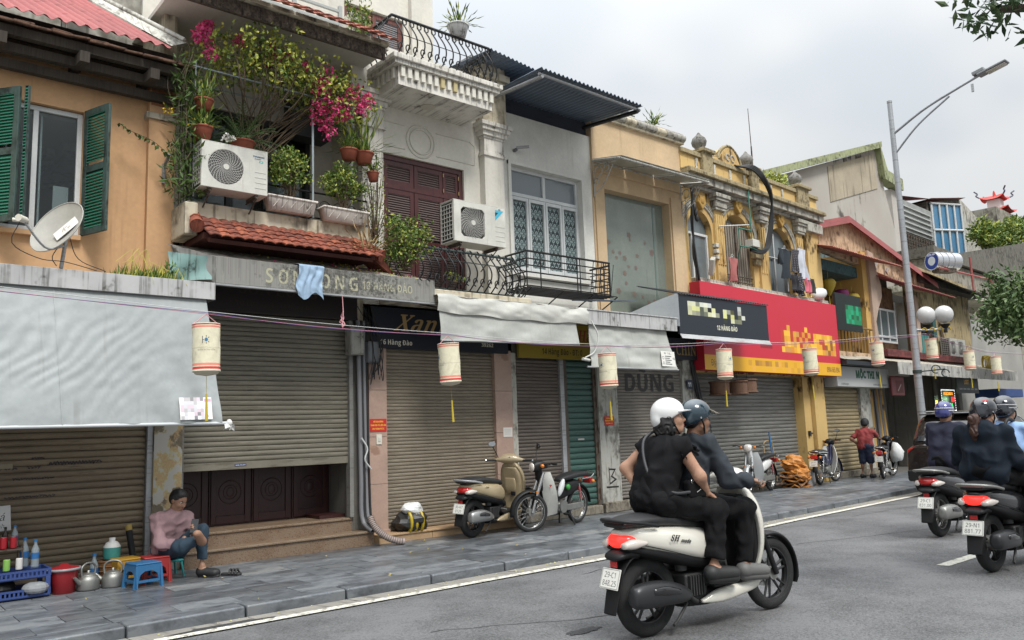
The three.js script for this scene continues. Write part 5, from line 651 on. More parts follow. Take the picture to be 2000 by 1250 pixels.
// pagoda-roof ornament behind the crest
const pg=thing('roof_ornament','gold pagoda roof ornament behind the yellow crest','ornament',far(2.9,7.3,-1.6),TH);const mGo=mat('gold_paint',[0.62,0.47,0.2],0.6,{map:'plaster',s:0.6});G().box(-0.3,0.3,-0.4,0.6,-0.3,0.3,0.02).to('shrine_body',mGo,pg);{const rf=G();for(const q of[0,1,2,3]){const a=q*PI / 2;rf.grid((u,v)=>{const w=lerp(0.62,0.12,v),x=(u - 0.5)*2*w,z=w,y=0.6 + 0.55*v + 0.2*Math.pow(Math.abs(u - 0.5)*2,3)*(1 - v);return[x*Math.cos(a)+ z*Math.sin(a),y,z*Math.cos(a)- x*Math.sin(a)];},12,5,0.03);}rf.to('curved_roof',mGo,pg);const fi=G();for(const[x,z]of[[0.6,0.6],[-0.6,0.6],[0.6,-0.6],[-0.6,-0.6]])fi.tube([[x*0.9,0.75,z*0.9],[x*1.12,0.95,z*1.12],[x*1.02,1.12,z*1.02],[x*1.15,1.2,z*1.15]],0.045,6);fi.tube([[0,1.1,0],[0.12,1.3,0],[0,1.42,0],[0.1,1.55,0]],0.05,6).tube([[0,1.1,0],[-0.14,1.3,0],[-0.02,1.4,0]],0.05,6).to('dragon_finial',mGo,pg);}
pg.position.y=7.0;pg.scale.setScalar(0.8);
const wt=G().cyl([0,0,0],[0,0.55,0],0.5,0.5,24).add(new THREE.SphereGeometry(0.5,24,6,0,PI*2,0,PI / 2),mt([0,0.55,0],[0,0,0],[1,0.35,1])).cyl([0,0.7,0],[0,0.78,0],0.18,0.16,16).to('water_tank',mat('steel_tank',[0.6,0.6,0.58],0.4,{metal:0.2}),null);wt.position.set(...far(0.35,7.0,-1.3));tag(wt,'pale round water tank on the roof behind the yellow parapet','water tank');
const ap=G().cyl([0,0,0],[0.02,1.5,0],0.03,0.02,6).cyl([0.02,1.5,0],[0.0,2.5,0],0.012,0.008,5).to('mast',mRustIron,null);ap.position.set(...far(4.1,6.9,-0.6));tag(ap,'thin rusty mast on the yellow house roof','mast');
}
// ---------------------------------------------------------------- houses beyond the yellow one
const H4=(name,label,cat='house')=>thing(name,label,cat,[OX,0,OZ],TH);
const mOch=mat('ochre_wall',[0.55,0.36,0.12],0.9,{map:'yellowwall',s:3}),mPeach=mat('peach_wall',[0.52,0.37,0.25],0.92,{map:'mould',s:2.2,bump:'mould',bs:0.006}),mRedRoof=mat('red_roof_sheet',[0.34,0.085,0.08],0.6,{map:'metal',s:1.5}),mOlive=mat('olive_wall',[0.36,0.29,0.17],0.92,{map:'mould',s:2.8});
{
const h=H4('shop_house','ochre house with an open balcony, paper lanterns and red gable roof');
// loggia: back wall, side wall, ceiling, floor
G().box(6.0,9.0,3.2,6.1,-1.6,-1.5).to('balcony_back_wall',mOch,h);G().box(8.75,9.05,3.2,6.2,-1.5,-0.05).to('balcony_side_wall',mOch,h);G().box(5.95,6.12,2.6,6.3,-1.5,0.0).to('balcony_side_wall',mPeach,h);
G().box(6.0,9.0,5.45,5.75,-1.5,-0.2).to('balcony_beam',mat('teal_beam',[0.05,0.11,0.13],0.8,{map:'mould',s:1}),h);G().box(6.0,9.0,3.1,3.25,-1.5,0.1).to('balcony_floor',mPeach,h);
G().box(6.5,7.4,3.25,5.3,-1.5,-1.44).to('balcony_door',mat('door_wood',[0.13,0.075,0.05],0.6,{map:'wood',s:1}),h);G().box(6.3,6.48,3.25,5.4,-1.5,-1.42).to('door_post',mat('door_red',[0.25,0.07,0.04],0.7),h);
// torn pale wall edge, the gable above and red verge
G().ext([[9.05,3.0],[9.25,3.2],[9.3,3.7],[9.2,4.2],[9.45,4.6],[9.75,4.95],[9.78,5.3],[9.55,5.7],[9.4,6.2],[9.05,6.25]],0.22,mt([0,0,-0.2]),0.02).to('torn_wall',mat('pale_pink_wall',[0.50,0.37,0.30],0.9,{map:'plaster',s:2}),h);
G().ext([[6.1,6.0],[13.6,5.5],[13.6,6.05],[8.0,7.05],[6.2,6.6]],0.2,mt([0,0,-0.32]),0).to('gable_wall',mPeach,h);
const vb=(a,b,m,hh=0.2)=>G().quad([a[0],a[1],a[2]],[b[0],b[1],b[2]],[b[0],b[1]+ hh,b[2]- 0.03],[a[0],a[1]+ hh,a[2]- 0.03]).quad([a[0],a[1]+ hh,a[2]- 0.03],[b[0],b[1]+ hh,b[2]- 0.03],[b[0],b[1]+ hh + 0.05,b[2]- 1.2],[a[0],a[1]+ hh + 0.05,a[2]- 1.2]);
vb([5.95,6.4,0.12],[7.9,6.86,0.12],0).to('verge_board',mRedRoof,h);vb([7.9,6.86,0.12],[14.2,5.62,0.12],0).to('verge_board',mRedRoof,h);
corrugated([5.5,5.78,0.62],[9.9,5.78,0.62],[9.6,6.05,-0.2],[5.9,6.05,-0.2],44,0.014).to('awning_sheet',mat('salmon_sheet',[0.46,0.16,0.12],0.65,{map:'metal',s:1.5}),h);
for(let k=0;k<3;k++)G().cyl([9.0 + k*0.8,5.95 - k*0.06,-0.1],[9.0 + k*0.8,6.05 - k*0.06,-0.05],0.04,0.03,8).bar([[9.0 + k*0.8,5.95 - k*0.06,-0.1],[9.1 + k*0.8,5.88 - k*0.06,-0.1]],0.02).to('insulator',mPvc,h);
const rl=G();for(let k=0;k<13;k++)rl.bar([[6.3 + k*0.2,3.25,0.02],[6.3 + k*0.2,3.95,0.02]],0.018);rl.bar([[6.2,3.95,0.02],[8.9,3.95,0.02]],0.025).bar([[8.9,3.95,0.02],[8.9,3.95,-0.9]],0.025);for(let k=0;k<5;k++)rl.bar([[8.9,3.25,-0.1 - k*0.2],[8.9,3.95,-0.1 - k*0.2]],0.018);rl.to('wooden_railing',mat('railing_brown',[0.22,0.14,0.06],0.8),h);
// ground floor
roller(h,5.72,8.1,0.18,2.32,-0.25,0.1,mat('shutter_cream',[0.36,0.29,0.165],0.6,{map:'metal',s:1.6}),{dp:0.02,label:'cream roller shutter under the white light box sign'});
G().box(8.1,8.75,0,2.4,-0.35,-0.15,0.005).to('grey_pillar',mat('pillar_grey',0),h);G().box(8.8,9.5,0,2.4,-0.6,-0.4).to('ochre_pillar',mOch,h);G().box(5.7,9.5,2.3,3.15,-0.6,-0.3).to('lintel',mat('jamb_grey',0),h);G().box(5.7,8.75,0,0.16,-0.6,-0.1,0.01).to('threshold',mat('old_threshold',0),h);
const lan=[[6.35,4.95,-0.3,[0.35,0.015,0.06]],[7.0,5.0,-0.25,[0.55,0.40,0.04]],[7.75,4.8,-0.25,[0.22,0.015,0.12]],[8.3,4.72,-0.2,[0.55,0.40,0.04]]];lan.forEach(([x,y,z,c],i)=>{const t=thing('silk_lantern',['dark red silk lantern by the balcony door','yellow silk lantern beside the dark red one','purple silk lantern on the ochre balcony','yellow silk lantern at the end of the balcony string'][i],'lantern',far(x,y,z),0,'silk lanterns on the ochre balcony');const g=G().lathe([[0.03,0.24],[0.15,0.22],[0.2,0.14],[0.17,0.03],[0.09,-0.12],[0.03,-0.22]],null,12);g.to('shade',mat('silk' + c[0]+ c[2],c,0.6,{map:'cloth',s:0.4}),t);G().cyl([0,-0.22,0],[0,-0.55,0],0.008,0.02,6).cyl([0,0.24,0],[0,0.45,0],0.005,0.005,4).to('tassel',mat('tassel_yellow',[0.5,0.42,0.05],0.8),t);});
const gp=thing('shop_sign','dark sign with green lettering beside the red sign','sign',far(6.75,3.75,0.35),TH);G().box(-0.75,0.75,0,0.95,-0.06,-0.002).to('panel',mat('sign_black',0),gp);sheet('lettering',1.48,0.93,printMat('greensign',192,128,(x,w,q)=>{x.fillStyle='#0e1a18';x.fillRect(0,0,w,q);const r=rng(2);for(let j=0;j<4;j++)for(let i=0;i<6;i++){x.fillStyle=['#0f7a4c','#138a5c','#0b5a38','#159a6e'][Math.floor(r()*4)];x.fillRect(70 + i*20,36 + j*17,20,17);}}),gp,[0,0.475,0]);
const lb=thing('shop_sign','white light box sign with dark green block letters','sign',far(7.65,2.32,0.2),TH);G().box(-1.6,1.6,0,0.52,-0.35,-0.003,0.006).to('box',mat('lightbox_white',[0.40,0.41,0.40],0.5),lb);sheet('lettering',3.18,0.5,printMat('moc',768,128,(x,w,q)=>{x.fillStyle='#a9abaa';x.fillRect(0,0,w,q);text(x,'MỘC THIỆN',440,46,66,'#0f4a34',{sx:1.0,stroke:'#0f4a34',lw:6});text(x,'0 dichungoc',100,112,18,'#333');text(x,'0 0978.383.838 - 0936.567',620,112,18,'#333');}),lb,[0,0.26,0]);
}
{
const h=H4('shop_house','sooty house with white bar window and maroon balcony edge beyond the ochre house');
G().box(9.5,12.6,4.9,5.9,-1.0,-0.9).to('sooty_wall',mat('soot_wall',[0.09,0.075,0.06],0.95,{map:'mould',s:2}),h);G().box(9.4,12.7,3.2,5.6,-0.9,-0.8).to('back_wall',mat('brown_wall',[0.20,0.12,0.07],0.9,{map:'mould',s:2}),h);
windowFrame(h,9.4,11.6,3.72,4.75,-0.35,[9.95,10.5,11.05],[[3.9]],mPvc,0.06,0.05,mat('grey_window_glass',0));
for(let k=0;k<7;k++)G().box(9.45,11.6,3.95 + k*0.11,4.03 + k*0.11,-0.46,-0.45).to('blind_slat',mat('blind_grey',[0.22,0.23,0.22],0.8),h);
corrugated([9.3,5.38,0.5],[14.2,5.25,0.6],[13.4,5.62,-0.4],[9.6,5.72,-0.4],46,0.014).to('awning_sheet',mRedRoof,h);
G().box(9.3,16.0,3.22,3.42,-0.6,0.22,0.01).to('balcony_edge',mat('maroon_edge',[0.16,0.035,0.035],0.7,{map:'mould',s:1.2}),h);
G().box(9.4,12.8,0.0,2.9,-1.5,-1.4).to('shop_back',mat('shop_wall',[0.34,0.33,0.31],0.9,{map:'plaster',s:2}),h);G().box(9.5,12.7,2.75,3.2,-1.0,-0.4).to('lintel',mat('shop_wall',0),h);
G().box(12.4,12.7,0,3.2,-1.2,-0.3).to('pillar',mat('jamb_grey',0),h);for(let k=0;k<4;k++)G().bar([[9.6 + k*0.16,0,-0.3],[9.6 + k*0.14,2.7,-0.4]],0.05).to('leaning_pole',k % 2?mOch:mPipe,h);
G().ext([[12.55,3.3],[12.8,3.6],[12.85,4.9],[12.7,5.3],[12.55,5.3]],0.2,mt([0,0,-0.3]),0.02).to('torn_wall',mat('pale_pink_wall',0),h);
}
{
const h=H4('shop_house','olive plastered house with an arch and dark tiled eave');
wall([[12.9,3.2],[18.3,3.2],[18.5,6.2],[13.6,6.4],[12.9,6.0]],-0.35,0.2,[arch(13.0,14.6,3.3,4.25,10)]).to('front_wall',mOlive,h);
G().box(13.0,14.7,3.2,5.2,-0.9,-0.85).to('inside_dark',mDark,h);
for(let k=0;k<5;k++)G().box(12.95 + k*0.22,13.13 + k*0.22,3.4,4.1,-0.3,-0.27,0.004).to('teal_plank',mat('teal_plank',[0.06,0.26,0.24],0.7),h);G().box(14.4,14.7,3.9,5.0,-0.3,-0.25).to('green_shutter',mat('teal_dark',[0.03,0.09,0.085],0.7),h);
G().quad([12.9,5.95,0.3],[19.2,5.55,0.45],[19.0,6.5,-1.6],[12.9,6.9,-1.6]).box(13,19,5.75,5.95,-0.5,0.0).to('tiled_eave',mat('dark_eave',[0.05,0.045,0.04],0.9,{map:'mould',s:1}),h);
G().box(18.2,19.0,3.2,5.8,-1.2,-0.5).to('side_wall',mat('shop_wall',0),h);for(let k=0;k<3;k++)G().bar([[15.4 + k*0.12,3.3,-0.3],[15.1 + k*0.12,4.9 - k*0.3,-0.3]],0.03).to('leaning_pole',mTwig,h);
G().box(18.5,27,0,5.2,-3,-1.0).to('plain_block',mat('pale_grey_wall',[0.34,0.33,0.31],0.9,{map:'plaster',s:4}),h);
G().box(12.8,19,0.0,3.0,-2.0,-1.9).to('shop_back',mat('shop_wall',0),h);for(const x of[14.6,16.9])G().box(x,x + 0.3,0,3.0,-1.9,-0.5).to('pillar',mat('jamb_grey',0),h);
roller(h,14.95,16.85,0.1,2.1,-0.9,0.12,mat('shutter_greybrown',0),{dp:0.02});
for(const x of[15.0,15.75])acUnit(x<15.5?'grey air conditioner on the olive house above the long canopy':'grey air conditioner next to another on the olive house',far(x + 0.4,3.45,0.0),TH,0.72,0.6,0.3,{square:true});
}
{
const c=H4('shop_canopy','long stained awning over the far shops behind the lamp post','canopy');
G().grid((u,v)=>{const x=lerp(6.0,19,u),front=x<8.35?0.45 + 0.2*sstep(6,8.4,x):0.82;return[x,lerp(x<8.35?3.0:2.96,3.28,v)+ 0.05*(vn(x*1.7,v*4,256,256,7)- 0.5),lerp(front,-0.3,v)];},90,8,0.012).to('top_sheet',mat('old_awning',[0.42,0.39,0.34],0.85,{map:'mould',s:1.8}),c);
for(let k=0;k<4;k++)G().grid((u,v)=>[8.35 +(k + u*0.995)*2.66,lerp(2.97,2.64,v),0.82 + 0.025*Math.sin((k + u)*19)*v],14,2,0.006).to('valance',mat('old_valance',[0.40,0.39,0.36],0.85,{map:'grime',s:1.2}),c);
G().box(6.0,8.3,2.86,2.96,0.1,0.5).to('board',mat('sign_black',0),c);
const r=rng(61);for(let k=0;k<5;k++){const x0=12.5 + k*0.9;G().grid((u,v)=>[x0 + u*1.1,3.12 + 0.14*Math.sin(v*PI)+ 0.06*vn(u*5 + k,v*5,256,256,4),0.1 - v*0.35],8,6,0.008).to('crumpled_tarp',mat('old_awning2',[0.26,0.25,0.23],0.85,{map:'mould',s:1}),c);}
const yc=G();for(let k=0;k<6;k++)yc.torus([16.9 + k*0.02,3.25,0.4 + k*0.02],0.24,0.022,[0,0.5 + k*0.1,0],PI*2,20,5);const yo=yc.to('hose_coil',mat('yellow_hose',[0.45,0.32,0.03],0.6),null);yo.position.set(OX,0,OZ);yo.rotation.y=TH;tag(yo,'coil of yellow hose at the end of the long awning','hose');
}
{
const t=thing('led_sign','lit LED sign with green and orange words in a dotted border','sign',far(13.6,1.62,0.25),TH);G().box(-0.62,0.62,0,0.72,-0.06,-0.002,0.005).to('box',mat('sign_black',0),t);
sheet('display',1.2,0.7,printMat('led',256,150,(x,w,q)=>{x.fillStyle='#050505';x.fillRect(0,0,w,q);x.fillStyle='#e8eef2';for(let i=0;i<16;i++){x.fillRect(4 + i*16,3,9,6);x.fillRect(4 + i*16,q - 9,9,6);}for(let i=0;i<9;i++){x.fillRect(2,8 + i*16,6,9);x.fillRect(w - 8,8 + i*16,6,9);}text(x,'VEGETARIAN',128,30,28,'#f08a1e',{sx:1.05});x.fillStyle='#e01818';x.fillRect(180,52,62,34);text(x,'A TEA',128,112,48,'#1fe05a',{sx:1.15});},{emit:1.1}),t,[0,0.36,0]);
const l=new THREE.PointLight(0xbfffc0,0.25);l.position.set(0,0.4,0.15);l.castShadow=true;t.add(l);
const t2=thing('led_sign','small yellow glowing heart sign beside the dotted LED sign','sign',far(12.55,1.62,0.25),TH);G().box(-0.16,0.16,-0.1,0.5,-0.05,-0.002).to('box',mat('sign_black',0),t2);sheet('display',0.3,0.58,printMat('heart',64,128,(x,w,q)=>{x.fillStyle='#080604';x.fillRect(0,0,w,q);x.fillStyle='#f5c84a';x.beginPath();x.moveTo(32,84);x.bezierCurveTo(4,50,12,14,32,34);x.bezierCurveTo(52,14,60,50,32,84);x.fill();text(x,'tea',32,104,18,'#c79a3a');},{emit:1.0}),t2,[0,0.2,0]);
const l2=new THREE.PointLight(0xffd080,0.15);l2.position.set(0,0.2,0.12);l2.castShadow=true;t2.add(l2);
const t3=thing('shop_sign','dark board with small orange and green lettering under the long awning','sign',far(14.9,2.35,0.45),TH);G().box(-1.0,1.0,-0.15,0.35,-0.05,-0.002).to('panel',mat('sign_black',0),t3);sheet('lettering',1.98,0.48,printMat('lw',256,64,(x,w,q)=>{x.fillStyle='#17181a';x.fillRect(0,0,w,q);text(x,'LƠIT',110,18,26,'#d8a32a');text(x,'TY',190,18,24,'#39b54a');x.fillStyle='#6b6f70';for(let i=0;i<5;i++)x.fillRect(20 + i*46,44,36,7);}),t3,[0,0.1,0]);
const t4=thing('shop_sign','grey hanging board with white block letters at the far end','sign',far(18.6,1.55,0.55),TH);G().box(-0.75,0.75,0,0.45,-0.05,-0.002).to('panel',mat('board_grey',[0.16,0.17,0.16],0.7),t4);sheet('lettering',1.48,0.43,printMat('uome',192,64,(x,w,q)=>{x.fillStyle='#7d827f';x.fillRect(0,0,w,q);text(x,'ƯOME',96,34,40,'#e8ece8');}),t4,[0,0.225,0]);
const t5=thing('shop_sign','dark red round-cornered sign hanging under the start of the long awning','sign',far(9.6,2.1,0.3),TH);G().box(-0.45,0.45,0,0.55,-0.06,0,0.03).to('panel',mat('dark_red_sign',[0.16,0.015,0.02],0.5),t5);sheet('mark',0.5,0.35,printMat('redmark',64,48,(x,w,q)=>{x.fillStyle='#5a1416';x.fillRect(0,0,w,q);x.strokeStyle='#a79a94';x.lineWidth=5;x.beginPath();x.moveTo(16,40);x.lineTo(48,14);x.stroke();}),t5,[0.08,0.25,0.004]);
const bl=G().box(-1.2,1.2,0,0.3,-0.8,0,0.02).to('blue_awning',mat('blue_canvas',[0.02,0.05,0.16],0.7),null);bl.position.set(...far(19.6,2.1,0.4));tag(bl,'dark blue canvas awning at the far end of the row','canopy');
}
// ---------------------------------------------------------------- buildings standing behind the row
const mConc2=mat('block_concrete',[0.42,0.41,0.385],0.95,{map:'yellowwall',s:7});
{
const h=H4('apartment_block','tall windowless grey concrete block with green sheet roof edge behind the row','building');
G().ext([[14.0,6],[27.2,6],[27.2,10.8],[25.6,14.6],[14.0,10.75]].map((p)=>p),0.3,mt([0,0,-6.2])).to('side_wall',mConc2,h);
G().ext([[20.2,12.6],[25.35,14.3],[25.5,12.6],[20.2,11.0]],0.04,mt([0,0,-5.9])).to('cement_panel',mat('cement_tan',[0.42,0.37,0.29],0.95,{map:'concrete',s:4}),h);
G().box(27.2,28.0,6,12.9,-12,-5.9).to('front_wall',mat('block_pale',[0.46,0.45,0.43],0.95,{map:'yellowwall',s:5}),h);
const mGnR=mat('green_roof_edge',[0.30,0.33,0.19],0.8,{map:'mould',s:2});G().ext([[13.8,10.75],[25.6,14.6],[25.6,14.9],[13.8,11.05]],0.9,mt([0,0,-6.4])).to('roof_edge',mGnR,h);G().ext([[25.6,14.9],[26.3,13.6],[28.1,13.5],[28.1,12.9],[25.9,13.1]],0.5,mt([0,0,-6.1])).to('roof_edge',mGnR,h);
G().box(16.4,18.6,6,9.2,-5.9,-5.2).to('teal_annex',mat('teal_annex',[0.10,0.15,0.155],0.8,{map:'mould',s:3}),h);
}
{
const h=H4('rooftop_shack','rooftop shack with blue glass panels and barred window','building');
G().box(33.5,39.2,12.3,14.2,-12,-8.1).to('louvre_wall',mat('shack_grey',[0.32,0.33,0.32],0.8,{map:'metal',s:3}),h);for(let k=0;k<5;k++)G().box(33.6,38.9,12.5 + k*0.32,12.56 + k*0.32,-8.1,-8.0).to('wall_slat',mat('shack_light',[0.42,0.43,0.42],0.8),h);
G().box(33.5,39.2,10.0,12.3,-12,-8.15).to('barred_room',mat('shack_wall',[0.13,0.12,0.105],0.9,{map:'mould',s:2}),h);const gr=G();for(let k=0;k<14;k++)gr.bar([[33.7 + k*0.4,10.2,-8.05],[33.7 + k*0.4,12.2,-8.05]],0.04);for(let k=0;k<6;k++)gr.bar([[33.6,10.4 + k*0.35,-8.05],[39.1,10.4 + k*0.35,-8.05]],0.035);gr.to('window_grille',mRustIron,h);
const mBp=mat('blue_panel',[0.03,0.16,0.30],0.35),fr=G();G().ext([[39.2,10.6],[45.3,10.6],[45.3,16.1],[39.2,14.9]],3.7,mt([0,0,-12])).to('panel_room',mat('shack_wall',0),h);for(let j=0;j<2;j++)for(let i=0;i<4;i++)G().box(39.6 + i*1.4,40.85 + i*1.4,11.5 + j*1.75 + i*0.2,13.2 + j*1.75 + i*0.2,-8.28,-8.2).to('blue_pane',mBp,h);for(let i=0;i<5;i++)fr.bar([[39.5 + i*1.4,11.4,-8.15],[39.5 + i*1.4,14.7 + i*0.25,-8.15]],0.09);for(let j=0;j<3;j++)fr.bar([[39.4,11.35 + j*1.72,-8.14],[45.2,12.1 + j*1.78,-8.14]],0.09);fr.to('panel_frame',mPvc,h);
G().quad([33.3,14.2,-8],[39.2,15.0,-8],[39.2,15.6,-12],[33.3,14.8,-12]).quad([39.0,15.0,-7.9],[45.6,16.2,-7.9],[45.6,15.6,-12],[39.0,14.8,-12]).to('roof_sheet',mRedRoof,h);G().quad([45.3,11,-8.3],[45.3,16.3,-8.3],[52,15,-8.5],[52,11,-8.5]).to('side_wall',mat('grey_concrete',0),h);
}
{
const h=H4('roof_terrace','sooty concrete roof terrace wall with red railing and water tank stand','building');
G().box(26.5,70,3,9.0,-12,-4.2).to('terrace_wall',mat('terrace_concrete',[0.27,0.255,0.225],0.95,{map:'mould',s:4}),h);G().box(26.3,70,9.0,9.5,-12,-3.9).to('parapet',mat('sooty_parapet',[0.13,0.125,0.11],0.95,{map:'mould',s:2}),h);G().ext([[26.5,9.0],[30,9.6],[46,12.5],[70,16.4],[70,9.0]],0.5,mt([0,0,-4.6])).to('parapet_step',mat('sooty_parapet',0),h);
const rr=G().bar([[24,8.0,-3.0],[31,8.2,-3.0]],0.05).bar([[28.3,6.8,-3.0],[28.3,9.0,-3.0]],0.05).bar([[31,8.2,-3.0],[32,7.6,-3.0],[32.2,6.4,-3]],0.05).to('red_railing',mRedRoof,h);G().box(20,32,6.6,6.85,-4,-2.2).to('roof_slab',mat('pale_roof',[0.45,0.43,0.36],0.9,{map:'mould',s:2}),h);
const tk=thing('water_tank','shiny steel water tank lying on the roof with a blue printed end','water tank',far(25.2,8.45,-3.2),TH - 0.45);tk.scale.setScalar(0.55);G().cyl([-1.2,0,0],[1.3,0,0],0.75,0.75,28).to('drum',mat('tank_steel',[0.62,0.63,0.65],0.22,{metal:0.9}),tk);for(const x of[-0.7,-0.1,0.5])G().torus([x,0,0],0.76,0.03,[0,PI / 2,0],PI*2,28,5).to('band',mGalv,tk);const di=mesh('printed_end',new THREE.CircleGeometry(0.72,28),printMat('tank',256,256,(x,w,q)=>{x.fillStyle='#c9ced6';x.fillRect(0,0,w,q);x.strokeStyle='#1d3a8a';x.lineWidth=56;x.beginPath();x.arc(128,128,94,0,7);x.stroke();text(x,'SƠN HÀ',128,34,42,'#eef',{sx:0.9});}),tk,[-1.205,0,0],[0,-PI / 2,0]);G().box(-0.9,0.9,-0.95,-0.6,-0.4,0.4).to('cradle',mRustIron,tk);
G().box(56.5,64,6,17.7,-13,-9).to('terrace_block',mat('terrace_concrete',0),h);
const pg=thing('pagoda_roof','small red and white pagoda turret with dragon ridge on the terrace','pagoda',far(60.2,18.5,-10),TH);pg.scale.setScalar(0.34);const mRp=mat('pagoda_red',[0.5,0.04,0.03],0.6);G().box(-1.5,1.5,-1.5,1.6,-1.4,1.4).to('turret',mat('pagoda_white',[0.6,0.6,0.58],0.8),pg);for(const[y,W,k]of[[1.6,2.6,1.2],[-1.6,3.6,1.1]]){const rf=G();for(let q=0;q<4;q++){const a=q*PI / 2;rf.grid((u,v)=>{const w=lerp(W,0.3,v),x=(u - 0.5)*2*w,z=w;return[x*Math.cos(a)+ z*Math.sin(a),y + k*v + 0.8*Math.pow(Math.abs(u - 0.5)*2,3)*(1 - v),z*Math.cos(a)- x*Math.sin(a)];},12,4,0.08);}rf.to('curved_roof',mRp,pg);}const fi=G();for(const[x,z]of[[2.6,2.6],[-2.6,2.6],[2.6,-2.6],[-2.6,-2.6]])fi.tube([[x,2.3,z],[x*1.25,2.8,z*1.2],[x*1.1,3.3,z*1.1],[x*1.35,3.9,z*1.3]],0.18,6);fi.to('dragon_corner',mat('pagoda_blue',[0.10,0.11,0.16],0.6),pg);const fl=G();for(let k=0;k<7;k++)fl.cyl([(k - 3)*0.3,2.6,0],[(k - 3)*0.34,3.3 + 0.8*Math.cos((k - 3)*0.45),0],0.16,0.03,6);fl.to('flame_crest',mRp,pg);
}
// plain bodies behind the shop fronts so that each house is a closed volume
{
const bodies=[[-6,3.05,0.05,6.0],[3.35,5.8,0.05,6.6],[5.92,8.5,0.05,7.3],[8.55,10.7,0.05,6.85],[10.74,13.4,0.05,7.2]],mB=mat('party_wall',[0.3,0.29,0.27],0.95,{map:'concrete',s:3});
const hs=scene.children.filter((o)=>o.name.startsWith('shop_house'));
bodies.forEach(([x0,x1,y0,y1],i)=>{G().box(x0,x0 + 0.12,y0,y1,-7,-0.95).box(x1 - 0.12,x1,y0,y1,-7,-0.95).box(x0 + 0.121,x1 - 0.121,y0,y1,-7,-6.9).box(x0,x1,y1,y1 + 0.1,-7,-0.95).to('house_body',mB,hs[i]);});
G().box(0,5.9,0.05,6.8,-7,-0.36).to('house_body',mB,hs[5]);G().box(6,9.4,0.05,5.9,-7,-1.61).to('house_body',mB,hs[6]);G().box(9.45,12.8,0.05,5.6,-7,-1.51).to('house_body',mB,hs[7]);G().box(12.9,18.4,0.05,5.9,-7,-2.01).to('house_body',mB,hs[8]);
}
// ---------------------------------------------------------------- lofted shells, two-wheelers and the car
// rings of points -> closed smooth surface
function loft(rings,cap=true){
const n=rings[0].length,P=[],I=[];for(const r of rings)for(const p of r)P.push(...p);
for(let j=0;j + 1<rings.length;j++)for(let i=0;i<n;i++){const a=j*n + i,b=j*n +(i + 1)% n,c=a + n,d=b + n;I.push(a,b,d,a,d,c);}
if(cap)for(const j of[0,rings.length - 1]){const c=[0,0,0];rings[j].forEach((p)=>{c[0]+=p[0]/ n;c[1]+=p[1]/ n;c[2]+=p[2]/ n;});const k=P.length / 3;P.push(...c);for(let i=0;i<n;i++){const a=j*n + i,b=j*n +(i + 1)% n;if(j===0)I.push(k,b,a);else I.push(k,a,b);}}
const g=new THREE.BufferGeometry();g.setAttribute('position',new THREE.BufferAttribute(new Float32Array(P),3));g.setIndex(I);g.computeVertexNormals();return g;
}
const sel=(a,e)=>{const c=Math.cos(a),s=Math.sin(a);return[Math.sign(c)*Math.pow(Math.abs(c),2 / e),Math.sign(s)*Math.pow(Math.abs(s),2 / e)];};
const ringX=(x,yc,hh,hw,e=2.4,n=20,z0=0,tilt=0)=>Array.from({length:n},(_,i)=>{const[c,s]=sel(i / n*2*PI,e);return[x + tilt*s*hh,yc + s*hh,z0 + c*hw];});
const ringY=(y,xc,hx,hz,e=2.4,n=20,z0=0,bow=0)=>Array.from({length:n},(_,i)=>{const[c,s]=sel(i / n*2*PI,e);return[xc + s*hx - bow*c*c,y,z0 + c*hz];});
// smooth interpolation of stations (rows of numbers)
function spline(st,m){const out=[],n=st.length,k=st[0].length;for(let i=0;i<=m;i++){const t=i / m*(n - 1),a=Math.min(n - 2,Math.floor(t)),f=t - a,g=(j)=>st[clamp(j,0,n - 1)];const row=[];for(let c=0;c<k;c++){const p0=g(a - 1)[c],p1=g(a)[c],p2=g(a + 1)[c],p3=g(a + 2)[c];row.push(0.5*(2*p1 +(p2 - p0)*f +(2*p0 - 5*p1 + 4*p2 - p3)*f*f +(3*p1 - p0 - 3*p2 + p3)*f*f*f));}out.push(row);}return out;}
const shellX=(st,e,m=18,n=20)=>loft(spline(st,m).map(([x,yc,hh,hw,z0=0])=>ringX(x,yc,Math.max(0.003,hh),Math.max(0.003,hw),e,n,z0)));
const shellY=(st,e,m=14,n=20)=>loft(spline(st,m).map(([y,xc,hx,hz,bow=0])=>ringY(y,xc,Math.max(0.003,hx),Math.max(0.003,hz),e,n,0,bow)));

const mTyre=mat('tyre',[0.022,0.022,0.022],0.85,{map:'asphalt',s:0.3,bump:'asphalt',bs:0.002}),mBlk=mat('black_plastic',[0.012,0.012,0.013],0.5,{specularIntensity:0.6}),mBlkG=mat('black_gloss',[0.012,0.012,0.013],0.18,{clearcoat:0.6}),mSeat=mat('seat_vinyl',[0.016,0.016,0.017],0.55),mChrome=mat('chrome',[0.62,0.62,0.61],0.22,{metal:1}),mAlu=mat('cast_alloy',[0.36,0.36,0.35],0.45,{metal:0.7,map:'plaster',s:0.4}),mRimD=mat('rim_dark',[0.05,0.05,0.052],0.45,{metal:0.4}),mEng=mat('engine_dark',[0.04,0.04,0.04],0.6,{metal:0.3});
const mTail=mat('tail_red',[0.45,0.012,0.012],0.2,{clearcoat:0.5}),mTailLit=mat('tail_lit',[0.6,0.02,0.02],0.25,{emissive:new THREE.Color(1,0.03,0.02),emissiveIntensity:0.9}),mClear=mat('clear_lens',[0.55,0.5,0.45],0.12,{clearcoat:1}),mAmber=mat('amber_lens',[0.6,0.18,0.02],0.25),mMirror=mat('mirror',[0.7,0.72,0.74],0.05,{metal:1});
